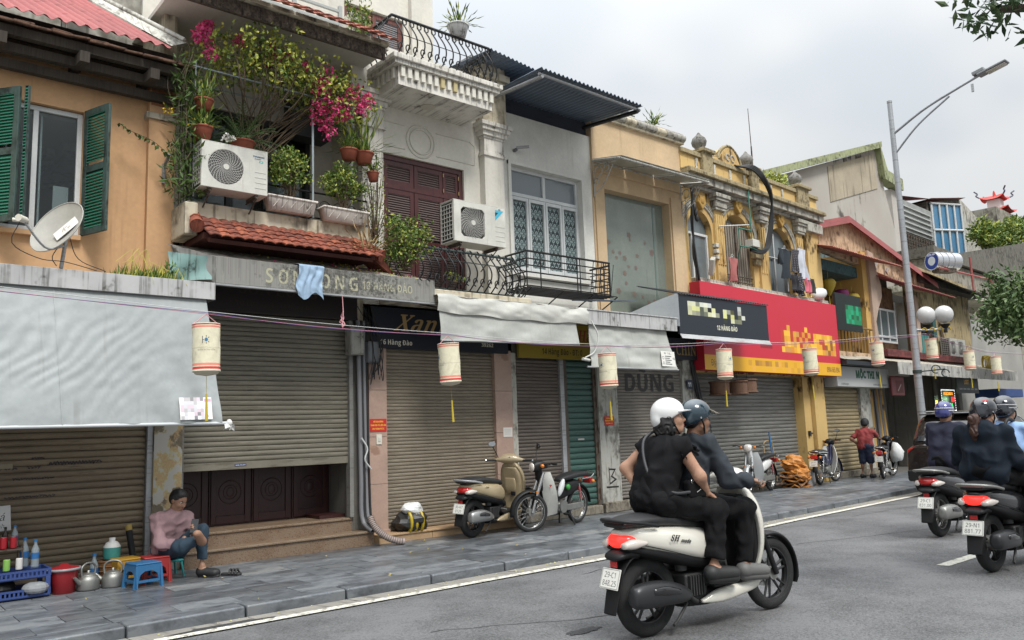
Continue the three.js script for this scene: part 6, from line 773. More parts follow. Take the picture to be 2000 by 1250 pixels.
function wheel(parent,x,R,tr,o={}){
const w=new THREE.Group();w.name='wheel';w.position.set(x,R,o.z||0);w.rotation.set(0,o.turn||0,0);parent.add(w);
const prof=[];for(let i=0;i<=14;i++){const a=-0.25*PI + i / 14*1.5*PI;prof.push([R - tr + tr*Math.sin(a)*1.0,tr*0.95*Math.cos(a)]);}
G().lathe(prof,mt([0,0,0],[PI / 2,0,0]),40).to('tyre',mTyre,w);
const ri=R - tr*1.6;const mr=o.rimM||mRimD;
G().lathe([[ri - 0.012,-tr*0.62],[ri + 0.012,-tr*0.7],[ri + 0.014,-tr*0.5],[ri,-tr*0.3],[ri,tr*0.3],[ri + 0.014,tr*0.5],[ri + 0.012,tr*0.7],[ri - 0.012,tr*0.62]],mt([0,0,0],[PI / 2,0,0]),36).to('rim',mr,w);
const sp=G();if(o.wire){for(let k=0;k<28;k++){const a=k / 28*2*PI,b=a +(k % 2?0.5:-0.5),z=(k % 4<2?1:-1)*0.03;sp.cyl([Math.cos(b)*0.045,Math.sin(b)*0.045,z],[Math.cos(a)*ri,Math.sin(a)*ri,0],0.0018,0.0018,4);}}else for(let k=0;k<(o.n||5);k++)for(const q of[-0.16,0.16]){const a=k /(o.n||5)*2*PI + 0.3;sp.cyl([Math.cos(a + q*1.6)*0.035,Math.sin(a + q*1.6)*0.035,0],[Math.cos(a + q)*ri,Math.sin(a + q)*ri,0],0.013,0.009,6);}
sp.to('spokes',o.wire?mChrome:mr,w);G().cyl([0,0,-0.05],[0,0,0.05],o.hub||0.05,o.hub||0.05,18).cyl([0,0,-0.075],[0,0,0.075],0.014,0.014,8).to('hub',mAlu,w);
if(o.disc)G().lathe([[0.07,-0.002],[0.11,-0.002],[0.11,0.002],[0.07,0.002]],mt([0,0,o.disc],[PI / 2,0,0]),28).to('brake_disc',mChrome,w);
return w;
}
const plateMat=(a,b)=>printMat('plate' + a + b,152,112,(x,w,h)=>{x.fillStyle='#d9d8d0';x.fillRect(0,0,w,h);x.strokeStyle='#6f6e69';x.lineWidth=3;x.strokeRect(4,4,w - 8,h - 8);text(x,a,76,34,44,'#3a3a3a',{sx:0.9,style:'normal'});text(x,b,76,80,44,'#3a3a3a',{sx:0.9,style:'normal'});});
function plate(parent,pos,tilt,a,b,k=1){const g=G().box(-0.005,0.002,-0.07*k,0.07*k,-0.095*k,0.095*k,0.006).to('number_plate',mat('plate_white',[0.62,0.61,0.57],0.5),parent);g.position.set(...pos);g.rotation.set(0,0,tilt);mesh('plate_lettering',new THREE.PlaneGeometry(0.185*k,0.135*k),plateMat(a,b),g,[-0.0065,0,0],[0,-PI / 2,0]);return g;}
function mirrorArm(parent,x,y,z,s,r=0.055){const g=G().tube([[x,y,z],[x - 0.02,y + 0.1,z + s*0.05],[x - 0.06,y + 0.2,z + s*0.1]],0.006,5).to('mirror',mBlk,parent);G().add(new THREE.SphereGeometry(r,16,10),mt([x - 0.065,y + 0.23,z + s*0.1],[0,0,0.15],[0.3,0.75,1.1])).to('mirror_shell',mBlkG,g);G().add(new THREE.CircleGeometry(r*0.9,16),mt([x - 0.085,y + 0.23,z + s*0.1],[0,-PI / 2,0],[1.1,0.75,1])).to('mirror_glass',mMirror,g);return g;}
// ------------------------------------------------ automatic scooter; origin at the rear tyre contact, x forward, z right
function scooter(label,pos,ry,o){
const t=thing('scooter',label,'scooter',pos,ry),C=o.color,W=1.32;
wheel(t,0,0.272,0.056,{n:5,rimM:o.rimR||mRimD,hub:0.07});wheel(t,W,0.278,0.046,{n:6,rimM:o.rimF||mRimD,disc:-0.06,turn:o.turn||0});
// side fairing, two-sided tail
G().add(shellX([[-0.25,0.735,0.015,0.05],[-0.19,0.715,0.05,0.10],[-0.1,0.69,0.085,0.155],[0.1,0.655,0.11,0.185],[0.3,0.62,0.13,0.195],[0.46,0.59,0.14,0.185],[0.56,0.57,0.12,0.165],[0.62,0.55,0.07,0.13]],2.7,26,28)).to('side_fairing',C,t);
G().add(shellX([[-0.25,0.63,0.02,0.10],[0.0,0.585,0.055,0.15],[0.25,0.53,0.07,0.17],[0.5,0.47,0.07,0.165],[0.62,0.42,0.06,0.15]],2.5,18,24)).to('lower_fairing',mBlk,t);
// seat in two humps, grab rail
G().add(shellX([[-0.27,0.785,0.018,0.10],[-0.15,0.80,0.04,0.135],[0.05,0.80,0.05,0.15],[0.2,0.785,0.05,0.15],[0.38,0.755,0.05,0.14],[0.55,0.735,0.045,0.11],[0.64,0.71,0.03,0.07]],2.6,24,24)).to('seat',mSeat,t);
G().tube([[0.0,0.77,0.17],[-0.16,0.80,0.165],[-0.27,0.815,0.12],[-0.305,0.82,0],[-0.27,0.815,-0.12],[-0.16,0.80,-0.165],[0.0,0.77,-0.17]],0.014,8,40).box(-0.29,-0.14,0.797,0.81,-0.1,0.1,0.004).to('grab_rail',o.rail||mBlk,t);
// floorboard, keel and belly panels
G().box(0.52,1.0,0.285,0.315,-0.17,0.17,0.012).to('floorboard',mBlk,t);
for(const s of[1,-1])G().add(shellX([[0.42,0.2,0.012,0.02,0.13*s],[0.58,0.225,0.05,0.035,0.155*s],[0.8,0.245,0.045,0.035,0.16*s],[0.98,0.27,0.04,0.03,0.15*s],[1.06,0.3,0.02,0.02,0.12*s]],2.4,16,14)).to('belly_panel',C,t);
G().add(shellX([[0.3,0.22,0.06,0.1],[0.6,0.22,0.07,0.13],[0.95,0.26,0.05,0.12]],2.6,10,16)).to('underbody',mBlk,t);
G().add(shellY([[0.3,0.5,0.06,0.13],[0.45,0.56,0.06,0.14],[0.62,0.6,0.05,0.12]],3,8,18)).to('inner_tunnel',mBlk,t);
// leg shield: pale outside shell and dark inner face
G().add(shellY([[0.27,1.02,0.03,0.10,0.02],[0.36,1.06,0.045,0.155,0.05],[0.52,1.10,0.05,0.20,0.07],[0.7,1.10,0.06,0.215,0.08],[0.84,1.06,0.07,0.20,0.07],[0.94,1.01,0.07,0.15,0.05],[1.0,0.985,0.045,0.09,0.02]],2.6,22,30)).to('leg_shield',C,t);
G().add(shellY([[0.29,0.98,0.03,0.10,-0.01],[0.45,1.02,0.05,0.16,0.0],[0.66,1.015,0.06,0.175,0.01],[0.82,0.985,0.06,0.165,0.01],[0.92,0.95,0.05,0.12,0.0]],2.8,16,24)).to('inner_shield',o.inner||mBlk,t);
// front fender, fork
{const P=spline([[-0.7,0],[0,0],[1,0]],2);const fr=[];for(let i=0;i<=14;i++){const a=-0.35 + i / 14*2.2,R=0.305;fr.push(Array.from({length:12},(_,k)=>{const b=k / 12*2*PI,q=0.022*Math.sin(b),zz=0.066*Math.cos(b)*(i===0||i===14?0.6:1);return[W + Math.cos(a)*(R + q -(Math.abs(zz)>0.05?0.02:0)),0.278 + Math.sin(a)*(R + q),zz];}));}G().add(loft(fr)).to('front_fender',o.fender||mBlk,t);}
for(const s of[1,-1])G().cyl([W,0.28,0.075*s],[W - 0.16,0.68,0.07*s],0.022,0.02,10).to('fork_leg',mBlk,t);
// handlebar cowl and bars
const hb=new THREE.Group();hb.name='handlebar';hb.position.set(0.93,1.025,0);hb.rotation.y=o.turn||0;t.add(hb);
G().add(loft(spline([[-0.24,0.0,0.0,0.018,0.02],[-0.16,-0.01,0.01,0.035,0.04],[-0.08,0.02,0.02,0.07,0.085],[0,0.03,0.02,0.078,0.1],[0.08,0.02,0.02,0.07,0.085],[0.16,-0.01,0.01,0.035,0.04],[0.24,0.0,0.0,0.018,0.02]],22).map(([z,x,y,hy,hx])=>Array.from({length:16},(_,i)=>{const a=i / 16*2*PI;return[x + Math.cos(a)*hx,y + Math.sin(a)*hy,z];})))).to('handlebar_cowl',C,hb);
G().add(new THREE.SphereGeometry(0.05,16,10),mt([-0.03,0.055,0],[0,0,0.5],[0.8,0.35,1.5])).to('instrument',mBlkG,hb);
G().add(new THREE.SphereGeometry(0.07,18,12),mt([0.085,0.0,0],[0,0,0],[0.5,0.75,1.2])).to('headlight',mClear,hb);
for(const s of[1,-1]){const g=G().cyl([-0.02,0.0,0.2*s],[-0.06,0.0,0.345*s],0.017,0.017,10).to('grip',mBlk,hb);G().cyl([-0.06,0,0.345*s],[-0.064,0,0.365*s],0.019,0.019,10).to('bar_end',mChrome,g);G().tube([[0.02,0.005,0.2*s],[0.04,0.0,0.28*s],[0.01,-0.005,0.36*s]],0.006,5).to('brake_lever',mChrome,hb);if(o.mirrors?.includes(s))mirrorArm(hb,-0.01,0.02,0.16*s,s);}
// tail lamp, plate holder and long mudguard
G().add(shellX([[-0.275,0.67,0.018,0.035],[-0.25,0.675,0.045,0.085],[-0.215,0.68,0.055,0.11],[-0.15,0.685,0.05,0.12]],2.2,10,20)).to('tail_lamp',o.lit?mTailLit:mTail,t);
for(const s of[1,-1])G().add(shellX([[-0.27,0.65,0.02,0.03,0.10*s],[-0.2,0.66,0.035,0.035,0.125*s],[-0.1,0.66,0.012,0.012,0.15*s]],2.2,8,12)).to('turn_signal',mClear,t);
G().add(shellX([[-0.305,0.565,0.012,0.05],[-0.28,0.575,0.03,0.09],[-0.2,0.59,0.04,0.10],[-0.12,0.58,0.04,0.1]],2.3,10,18)).to('plate_bracket',mBlk,t);G().box(-0.285,-0.275,0.50,0.545,-0.035,0.035,0.004).to('reflector',mTail,t);
G().add(loft(spline([[-0.03,0.6,0.1,0.015],[-0.18,0.555,0.085,0.015],[-0.265,0.45,0.075,0.012],[-0.305,0.32,0.07,0.01],[-0.335,0.2,0.065,0.008]],14).map(([x,y,hw,hh])=>ringX(x,y,hh,hw,3,12)))).to('mudguard',mBlk,t);
plate(t,[-0.315,0.43,0],-0.32,o.plate[0],o.plate[1]);
// engine unit, exhaust
G().add(shellX([[-0.1,0.3,0.05,0.05,-0.11],[0.1,0.31,0.085,0.05,-0.12],[0.35,0.33,0.08,0.05,-0.12],[0.48,0.34,0.04,0.04,-0.1]],2.6,12,16)).to('transmission_case',mEng,t);
G().box(0.28,0.5,0.24,0.4,-0.07,0.12,0.02).cyl([0.3,0.42,0.06],[0.3,0.52,0.05],0.045,0.045,12).to('engine_block',mEng,t);for(let k=0;k<6;k++)G().box(0.30 + k*0.026,0.312 + k*0.026,0.25,0.39,0.12,0.15,0.003).to('cooling_fin',mEng,t);
G().add(shellX([[-0.27,0.315,0.03,0.03,0.155],[-0.24,0.315,0.075,0.058,0.158],[-0.1,0.318,0.088,0.066,0.16],[0.06,0.31,0.082,0.06,0.158],[0.2,0.285,0.062,0.045,0.15],[0.3,0.265,0.03,0.025,0.14]],2.4,20,22)).to('exhaust',o.exhaust||mat('exhaust_black',[0.035,0.036,0.038],0.35,{metal:0.4}),t);G().add(shellX([[-0.12,0.345,0.022,0.012,0.222],[0.0,0.34,0.03,0.014,0.222],[0.14,0.315,0.018,0.01,0.205]],2,8,12)).to('heat_shield',o.shield||mBlkG,t);G().tube([[0.28,0.26,0.14],[0.4,0.2,0.1],[0.42,0.28,0.04]],0.018,8).to('exhaust_pipe',mEng,t);
G().cyl([0.0,0.27,-0.1],[-0.02,0.56,-0.11],0.022,0.022,10).to('rear_shock',mEng,t);G().bar([[0.3,0.2,0.1],[0.18,0.1,0.12],[0.12,0.08,0.14]],0.012,6).bar([[0.3,0.2,-0.1],[0.18,0.1,-0.12],[0.12,0.08,-0.14]],0.012,6).bar([[0.3,0.2,0.1],[0.3,0.2,-0.1]],0.012,6).to('centre_stand',mEng,t);
for(const s of[1,-1]){G().tube([[-0.2,0.665,0.132*s],[0.0,0.615,0.165*s],[0.25,0.545,0.19*s],[0.5,0.475,0.176*s]],0.003,4,20).to('panel_gap',mBlk,t);G().tube([[0.95,1.0,0.12*s],[1.02,1.04,0.1*s],[1.06,0.95,0.05*s]],0.005,5).to('control_cable',mCable,t);G().cyl([0.5,0.36,0.15*s],[0.5,0.36,0.24*s],0.013,0.013,8).to('passenger_peg',mAlu,t);}
if(o.badge)for(const s of[1])sheet('badge',0.26,0.075,printMat('badge' + o.badge,256,74,(x,w,h)=>{x.clearRect(0,0,w,h);text(x,o.badge.split(' ')[0],70,34,58,'#1d1d1c',{font:'serif',style:'italic bold',skew:-0.2});text(x,o.badge.split(' ')[1]||'',178,46,36,'#1d1d1c',{style:'italic bold',skew:-0.2});},{alpha:true}),t,[0.18,0.665,0.199],[-0.1,0.03,-0.16]);
return t;
}
// ------------------------------------------------ step-through motorbike with leg shield
function stepThrough(label,pos,ry,o){
const t=thing('motorbike',label,'motorbike',pos,ry),W=1.2,C=o.color,R=0.285,st=o.turn||0;
wheel(t,0,R,0.034,{wire:true,rimM:mChrome,hub:0.06});
const fk=new THREE.Group();fk.name='front_fork';fk.position.set(W - 0.06,0,0);fk.rotation.y=st;t.add(fk);
wheel(fk,0.06,R,0.032,{wire:true,rimM:mChrome,hub:0.055}).name='front_wheel';
for(const s of[1,-1]){G().cyl([0.06,R,0.07*s],[-0.05,0.66,0.07*s],0.021,0.021,10).cyl([-0.02,0.56,0.07*s],[-0.13,0.86,0.06*s],0.026,0.024,10).to('fork_leg',s>0?mChrome:mChrome,fk);G().cyl([-0.01,0.53,0.075*s],[0.01,0.47,0.075*s],0.028,0.028,10).to('fork_cover',mBlk,fk);G().box(-0.02,0.012,0.56,0.60,0.098*s - 0.008,0.098*s + 0.008,0.004).to('side_reflector',mAmber,fk);}
const fr=[];for(let i=0;i<=14;i++){const a=-0.15 + i / 14*2.1,q=R + 0.04;fr.push(Array.from({length:12},(_,k)=>{const b=k / 12*2*PI,zz=0.055*Math.cos(b),d=0.012*Math.sin(b)- zz*zz*7;return[0.06 + Math.cos(a)*(q + d),R + Math.sin(a)*(q + d),zz];}));}G().add(loft(fr)).to('front_fender',o.fender||C,fk);
// handlebar with headlamp
G().add(shellX([[-0.2,0.95,0.03,0.07],[-0.12,0.97,0.065,0.085],[-0.02,0.95,0.075,0.08],[0.03,0.94,0.06,0.07]],2.6,12,18)).to('headlamp_cowl',o.cowl||mBlk,fk);G().add(new THREE.SphereGeometry(0.072,18,12),mt([0.035,0.94,0],[0,0,0],[0.45,0.95,1])).to('headlight',mClear,fk);
G().tube([[-0.2,1.0,0.33],[-0.16,0.99,0.2],[-0.1,0.97,0],[-0.16,0.99,-0.2],[-0.2,1.0,-0.33]],0.012,6,20).to('handlebar',mBlk,fk);for(const s of[1,-1]){G().cyl([-0.18,1.0,0.22*s],[-0.2,1.0,0.335*s],0.017,0.017,8).to('grip',mBlk,fk);G().sph([-0.07,0.965,0.14*s],0.03,[1,1,1.1],10,8).to('turn_signal',mAmber,fk);G().tube([[-0.13,1.0,0.2*s],[-0.1,0.99,0.28*s],[-0.14,0.99,0.34*s]],0.005,5).to('lever',mChrome,fk);if(o.mirrors?.includes(s))mirrorArm(fk,-0.14,1.0,0.18*s,s,0.06);}
// leg shields, head tube and body
G().add(shellY([[0.45,W - 0.34,0.05,0.04],[0.62,W - 0.24,0.06,0.055],[0.8,W - 0.19,0.06,0.06],[0.9,W - 0.17,0.05,0.05]],2.4,12,18)).to('steering_head',o.head||C,t);
for(const s of[1,-1])G().grid((u,v)=>{const y=lerp(0.2,0.86,v);return[W - 0.17 - 0.16*Math.pow(1 - v,1.2)- 0.10*u - 0.04*u*u,y + 0.04*u*(1 - v),s*(0.03 + u*(0.05 + 0.11*Math.sin(PI*(0.12 + 0.78*v))))];},8,12,0.012*s).to('leg_shield',o.shieldM||C,t);
G().add(shellX([[-0.02,0.63,0.03,0.08],[0.15,0.6,0.1,0.10],[0.35,0.56,0.12,0.1],[0.5,0.5,0.09,0.07],[0.68,0.45,0.06,0.05],[0.85,0.5,0.055,0.045]],2.6,20,20)).to('body_cover',o.body||C,t);
G().add(shellX([[-0.25,0.75,0.02,0.09],[-0.12,0.765,0.04,0.12],[0.1,0.765,0.05,0.125],[0.3,0.745,0.05,0.12],[0.46,0.725,0.04,0.095],[0.54,0.70,0.02,0.06]],2.7,22,22)).to('seat',mSeat,t);if(o.piping)for(const s of[1,-1])G().tube([[-0.22,0.75,0.1*s],[0.0,0.745,0.127*s],[0.25,0.73,0.124*s],[0.45,0.715,0.1*s]],0.01,5).to('seat_piping',mPvc,t);
G().tube([[0.05,0.70,0.13],[-0.2,0.71,0.13],[-0.34,0.77,0.1],[-0.36,0.78,0],[-0.34,0.77,-0.1],[-0.2,0.71,-0.13],[0.05,0.70,-0.13]],0.012,7,34).to('rear_rack',mChrome,t);
const rf=[];for(let i=0;i<=16;i++){const a=0.75 + i / 16*2.35,q=R + 0.045;rf.push(Array.from({length:12},(_,k)=>{const b=k / 12*2*PI,zz=0.06*Math.cos(b),d=0.012*Math.sin(b)- zz*zz*6;return[Math.cos(a)*(q + d),R + Math.sin(a)*(q + d),zz];}));}G().add(loft(rf)).to('rear_fender',o.rearFender||mBlk,t);
G().box(-0.36,-0.27,0.60,0.70,-0.075,0.075,0.02).to('tail_lamp',mTail,t);for(const s of[1,-1])G().sph([-0.27,0.64,0.13*s],0.032,[1,1,1],10,8).to('turn_signal',mAmber,t);
if(o.plate)plate(t,[-0.385,0.50,0],-0.15,o.plate[0],o.plate[1]);
for(const s of[1,-1]){const g=G().cyl([0,R,0.09*s],[0.09,0.63,0.1*s],0.014,0.014,8).to('rear_shock',mChrome,t);const sp=G();const P=[];for(let i=0;i<=60;i++){const k=i / 60,a=k*16*PI;P.push([0.02 + 0.06*k + 0.022*Math.cos(a),R + 0.09 + 0.2*k,0.095*s + 0.022*Math.sin(a)]);}sp.tube(P,0.005,4,120).to('shock_spring',o.spring||mTail,g);}
G().cyl([0.5,0.31,-0.1],[0.5,0.31,0.11],0.095,0.095,20).cyl([0.5,0.33,0],[0.72,0.37,0],0.06,0.055,12).box(0.36,0.6,0.24,0.38,-0.08,0.09,0.03).to('engine',mAlu,t);for(let k=0;k<5;k++)G().cyl([0.62 + k*0.022,0.353 + k*0.004,0],[0.63 + k*0.022,0.355 + k*0.004,0],0.07,0.07,14).to('cooling_fin',mAlu,t);
G().box(-0.06,0.4,R - 0.045,R + 0.05,-0.095,-0.07,0.012).to('chain_case',o.chain||mAlu,t);G().bar([[0,R,0.075],[0.38,0.3,0.075]],0.02,6).to('swing_arm',mEng,t);
G().tube([[0.66,0.3,0.06],[0.6,0.18,0.11],[0.3,0.17,0.13],[0.1,0.19,0.135]],0.018,8).cyl([0.14,0.19,0.135],[-0.32,0.24,0.145],0.036,0.044,14).to('exhaust',mChrome,t);
for(const s of[1,-1])G().cyl([0.48,0.2,0.08*s],[0.48,0.2,0.19*s],0.018,0.018,8).to('footpeg',mBlk,t);
G().bar([[0.36,0.22,0.09],[0.28,0.02,0.15]],0.013,6).bar([[0.36,0.22,-0.09],[0.28,0.02,-0.15]],0.013,6).to('stand',mEng,t);
return t;
}
const mShWhite=mat('pearl_white',[0.62,0.60,0.53],0.25,{clearcoat:0.7}),mBeige=mat('beige_paint',[0.40,0.32,0.20],0.35,{clearcoat:0.5,map:'plaster',s:1.2}),mBlkPaint=mat('black_paint',[0.014,0.014,0.016],0.2,{clearcoat:0.8}),mWhitePaint=mat('white_paint',[0.64,0.64,0.62],0.3,{clearcoat:0.5}),mSilver=mat('silver_paint',[0.42,0.43,0.43],0.3,{metal:0.4,clearcoat:0.5}),mBluePaint=mat('blue_paint',[0.010,0.014,0.06],0.25,{clearcoat:0.6});
scooter('cream-white scooter carrying two riders in dark clothes',[4.53,0,-3.97],-0.115,{color:mShWhite,plate:['29-C1','848.25'],lit:true,badge:'SH mode',shield:mBlkG});
scooter('black scooter with plate 831.00 ridden by a man in a navy T-shirt',[10.62,0,-4.48],-0.02,{color:mBlkPaint,plate:['29-C1','831.00'],exhaust:mAlu,rimR:mAlu,rail:mAlu});
scooter('black scooter with plate 881.77 carrying a woman in a dark hoodie',[8.49,0,-3.14],-0.05,{color:mBlkPaint,plate:['29-N1','881.77'],lit:true,rail:mAlu});
{const b=scooter('beige scooter parked against the step of number 16',[7.14,0,-9.5],0.15,{color:mBeige,plate:['30-H7','0120'],exhaust:mat('exhaust_steel',[0.4,0.4,0.39],0.35,{metal:0.8}),rail:mGalv,turn:0.55,mirrors:[-1],rimR:mRimD,inner:mBeige});b.rotation.set(0.05,0.27,0);b.position.z=-9.42;G().add(shellY([[0.52,0.965,0.012,0.07],[0.6,0.95,0.02,0.1],[0.7,0.945,0.018,0.1],[0.76,0.94,0.01,0.08]],3,8,18)).to('glove_box',mBeige,b);G().box(0.928,0.94,0.8,0.87,0.02,0.07,0.006).to('key_lock',mBlk,b);G().box(0.93,0.945,0.5,0.56,0.02,0.1,0.006).to('hook',mBlk,b);sheet('badge',0.14,0.03,printMat('badgeL',128,28,(x,w,h)=>{x.clearRect(0,0,w,h);text(x,'LUVIAS',64,14,22,'#4a3a22',{style:'italic bold'});},{alpha:true}),b,[0.1,0.70,0.188],[-0.1,0.05,-0.14]);}
{const c=stepThrough('white step-through motorbike with red rear springs parked beside the beige scooter',[9.26,0,-9.46],PI + 0.2,{color:mWhitePaint,shieldM:mat('shield_white',[0.55,0.55,0.53],0.35,{map:'plaster',s:0.8}),fender:mBlk,head:mBlk,body:mBlk,mirrors:[1],turn:-0.45});c.rotation.set(0.05,PI + 0.2,0);
sheet('badge',0.05,0.05,printMat('redb',32,32,(x,w,h)=>{x.clearRect(0,0,w,h);x.fillStyle='#b22';x.beginPath();x.moveTo(3,6);x.lineTo(29,6);x.lineTo(16,29);x.fill();},{alpha:true}),c,[0.93,0.66,-0.155],[0,PI - 0.9,0]);
G().add(new THREE.SphereGeometry(0.07,12,8),mt([0.55,0.6,-0.08],[0,0,0.5],[0.7,2.1,0.6])).to('white_bag',mat('bag_white',0),c);G().sph([0.42,0.6,-0.12],0.045,[1,1,0.7],8,6).to('green_pack',mat('green_pack',[0.04,0.3,0.05],0.5),c);}
stepThrough('white and silver motorbike parked facing away before the wide grey shutter',[16.0,0,-10.25],PI + 0.2,{color:mWhitePaint,shieldM:mSilver,body:mWhitePaint,fender:mSilver,cowl:mWhitePaint,rearFender:mBlk,turn:0.2});
stepThrough('blue motorbike with white leg shield and black mirror beside the yellow pillar',[17.85,0,-10.12],0.22,{color:mBluePaint,shieldM:mWhitePaint,body:mBluePaint,fender:mBluePaint,piping:true,plate:['29-F1','2447'],mirrors:[1,-1],turn:-0.2,spring:mChrome});
stepThrough('dark motorbike with a white bag, held by the man in the red T-shirt',[20.15,0,-9.72],0.28,{color:mBlkPaint,body:mBlkPaint,plate:['30-L2','4511'],mirrors:[-1],turn:-0.3,spring:mChrome});
{const bag=G().add(new THREE.SphereGeometry(0.2,14,12),mt([0,0,0],[0,0,0],[0.9,1.25,0.8]));const p=bag.g[0].attributes.position;for(let i=0;i<p.count;i++){const k=0.5 + 0.9*n3(p.getX(i)*12 + 5,p.getY(i)*12,p.getZ(i)*12);p.setXYZ(i,p.getX(i)*k*(p.getY(i)>0.1?0.6:1),p.getY(i)*k,p.getZ(i)*k);}const o=bag.to('plastic_bag',mat('bag_white',0),null);o.position.set(21.05,0.62,-9.75);tag(o,'white plastic bag hanging on the dark motorbike','bag');}
// ------------------------------------------------ dark car beyond the riders; origin rear middle, x forward
{
const t=thing('parked_car','dark brown car with chrome window trim beyond the riders','car',[16.4,-0.04,-6.6],0.05),mCar=mat('car_paint',[0.018,0.014,0.013],0.12,{clearcoat:1}),w=0.86;
G().add(loft(spline([[0.0,0.62,0.30,w*0.86],[0.06,0.62,0.38,w*0.95],[0.4,0.63,0.40,w],[1.4,0.62,0.40,w],[2.6,0.62,0.40,w],[3.5,0.58,0.34,w*0.97],[4.2,0.52,0.26,w*0.88],[4.4,0.48,0.18,w*0.75]],30).map(([x,y,hh,hw])=>ringX(x,y,hh,hw,4.5,28)))).to('body',mCar,t);
G().add(loft(spline([[0.12,1.0,0.06,0.70],[0.35,1.2,0.24,0.68],[0.62,1.28,0.31,0.66],[1.3,1.29,0.33,0.65],[2.1,1.27,0.31,0.65],[2.6,1.15,0.2,0.66],[3.1,0.98,0.05,0.68]],24).map(([x,y,hh,hw])=>ringX(x,y,hh,hw,5,28)))).to('cabin',mCar,t);
const mCg=mat('car_glass',[0.03,0.035,0.04],0.04,{clearcoat:1});
for(const s of[1,-1]){const P=[[0.55,1.06],[0.75,1.36],[1.05,1.46],[2.0,1.46],[2.75,1.08]];G().ext(P,0.012,mt([0,0,s>0?0.672:-0.684])).to('side_window',mCg,t);const tr=G();tr.tube([...P,P[0]].map(([x,y])=>[x,y,s*0.69]),0.012,6,50).to('window_trim',mChrome,t);G().box(1.55,1.6,1.06,1.46,s*0.69 - 0.006,s*0.69 + 0.006).to('pillar',mCar,t);}
G().grid((u,v)=>[lerp(0.10,0.42,v)- 0.03*(1 -(2*u - 1)**2),lerp(1.05,1.46,v),(u - 0.5)*1.2],10,4,0.01).to('rear_window',mCg,t);G().box(0.3,0.62,1.545,1.575,-0.6,0.6,0.012).to('roof_spoiler',mCar,t);
for(const s of[1,-1]){G().add(shellX([[0.015,0.84,0.05,0.09,0.60*s],[0.035,0.85,0.07,0.15,0.64*s],[0.3,0.86,0.05,0.06,0.79*s]],2.6,8,16)).to('tail_lamp',mTail,t);G().bar([[0.5,1.615,0.55*s],[2.2,1.62,0.55*s]],0.016,6).to('roof_rail',mChrome,t);G().box(-0.03,0.02,0.36,0.4,0.6*s - 0.12,0.6*s + 0.12,0.006).to('bumper_reflector',mTail,t);}
G().box(-0.05,0.1,0.28,0.5,-0.8,0.8,0.04).to('bumper',mBlk,t);
for(const x of[0.75,3.45])for(const s of[1,-1]){const wg=new THREE.Group();wg.name='wheel';wg.position.set(x,0.33,s*0.76);t.add(wg);G().cyl([0,0,-0.11],[0,0,0.11],0.33,0.33,28).to('tyre',mTyre,wg);G().cyl([0,0,s*0.1],[0,0,s*0.116],0.21,0.2,20).to('rim',mAlu,wg);}
}
// ---------------------------------------------------------------- people: tapered capsules joined by a smooth minimum, meshed with surface nets
const cap=(a,b,ra,rb=ra,o={})=>{a=v3(a);b=v3(b);const d=b.clone().sub(a),L=d.length()||1e-6;return{a,d,L2:L*L,L,ra,rb,...o};};
const ell=(c,r,f=[1,0,0],o={})=>{c=v3(c);const x=v3(f).clone().normalize(),z=new V3().crossVectors(x,new V3(0,1,0)).normalize(),y=new V3().crossVectors(z,x);return{c,r,x,y,z,...o};};
function pdist(q,x,y,z){
if(q.c){const dx=x - q.c.x,dy=y - q.c.y,dz=z - q.c.z,X=(dx*q.x.x + dy*q.x.y + dz*q.x.z)/ q.r[0],Y=(dx*q.y.x + dy*q.y.y + dz*q.y.z)/ q.r[1],Z=(dx*q.z.x + dy*q.z.y + dz*q.z.z)/ q.r[2],k=Math.hypot(X,Y,Z),m=Math.hypot(X / q.r[0],Y / q.r[1],Z / q.r[2]);return m<1e-6?-Math.min(...q.r):k*(k - 1)/ m;}
const dx=x - q.a.x,dy=y - q.a.y,dz=z - q.a.z,t0=(dx*q.d.x + dy*q.d.y + dz*q.d.z)/ q.L2,t=t0<0?0:t0>1?1:t0;let d=Math.hypot(dx - q.d.x*t,dy - q.d.y*t,dz - q.d.z*t)-(q.ra +(q.rb - q.ra)*t);
if(q.flat)d=Math.max(d,(t0 - 1)*q.L);return d;
}
const smin=(a,b,k)=>{const h=Math.max(k - Math.abs(a - b),0)/ k;return Math.min(a,b)- h*h*k*0.25;};
function field(prims,k){return(x,y,z)=>{let d=9;for(const q of prims){const e=pdist(q,x,y,z);if(q.sub)d=-smin(-d,e,q.k||0.01);else d=d>8?e:smin(d,e,q.k||k);}return d;};}
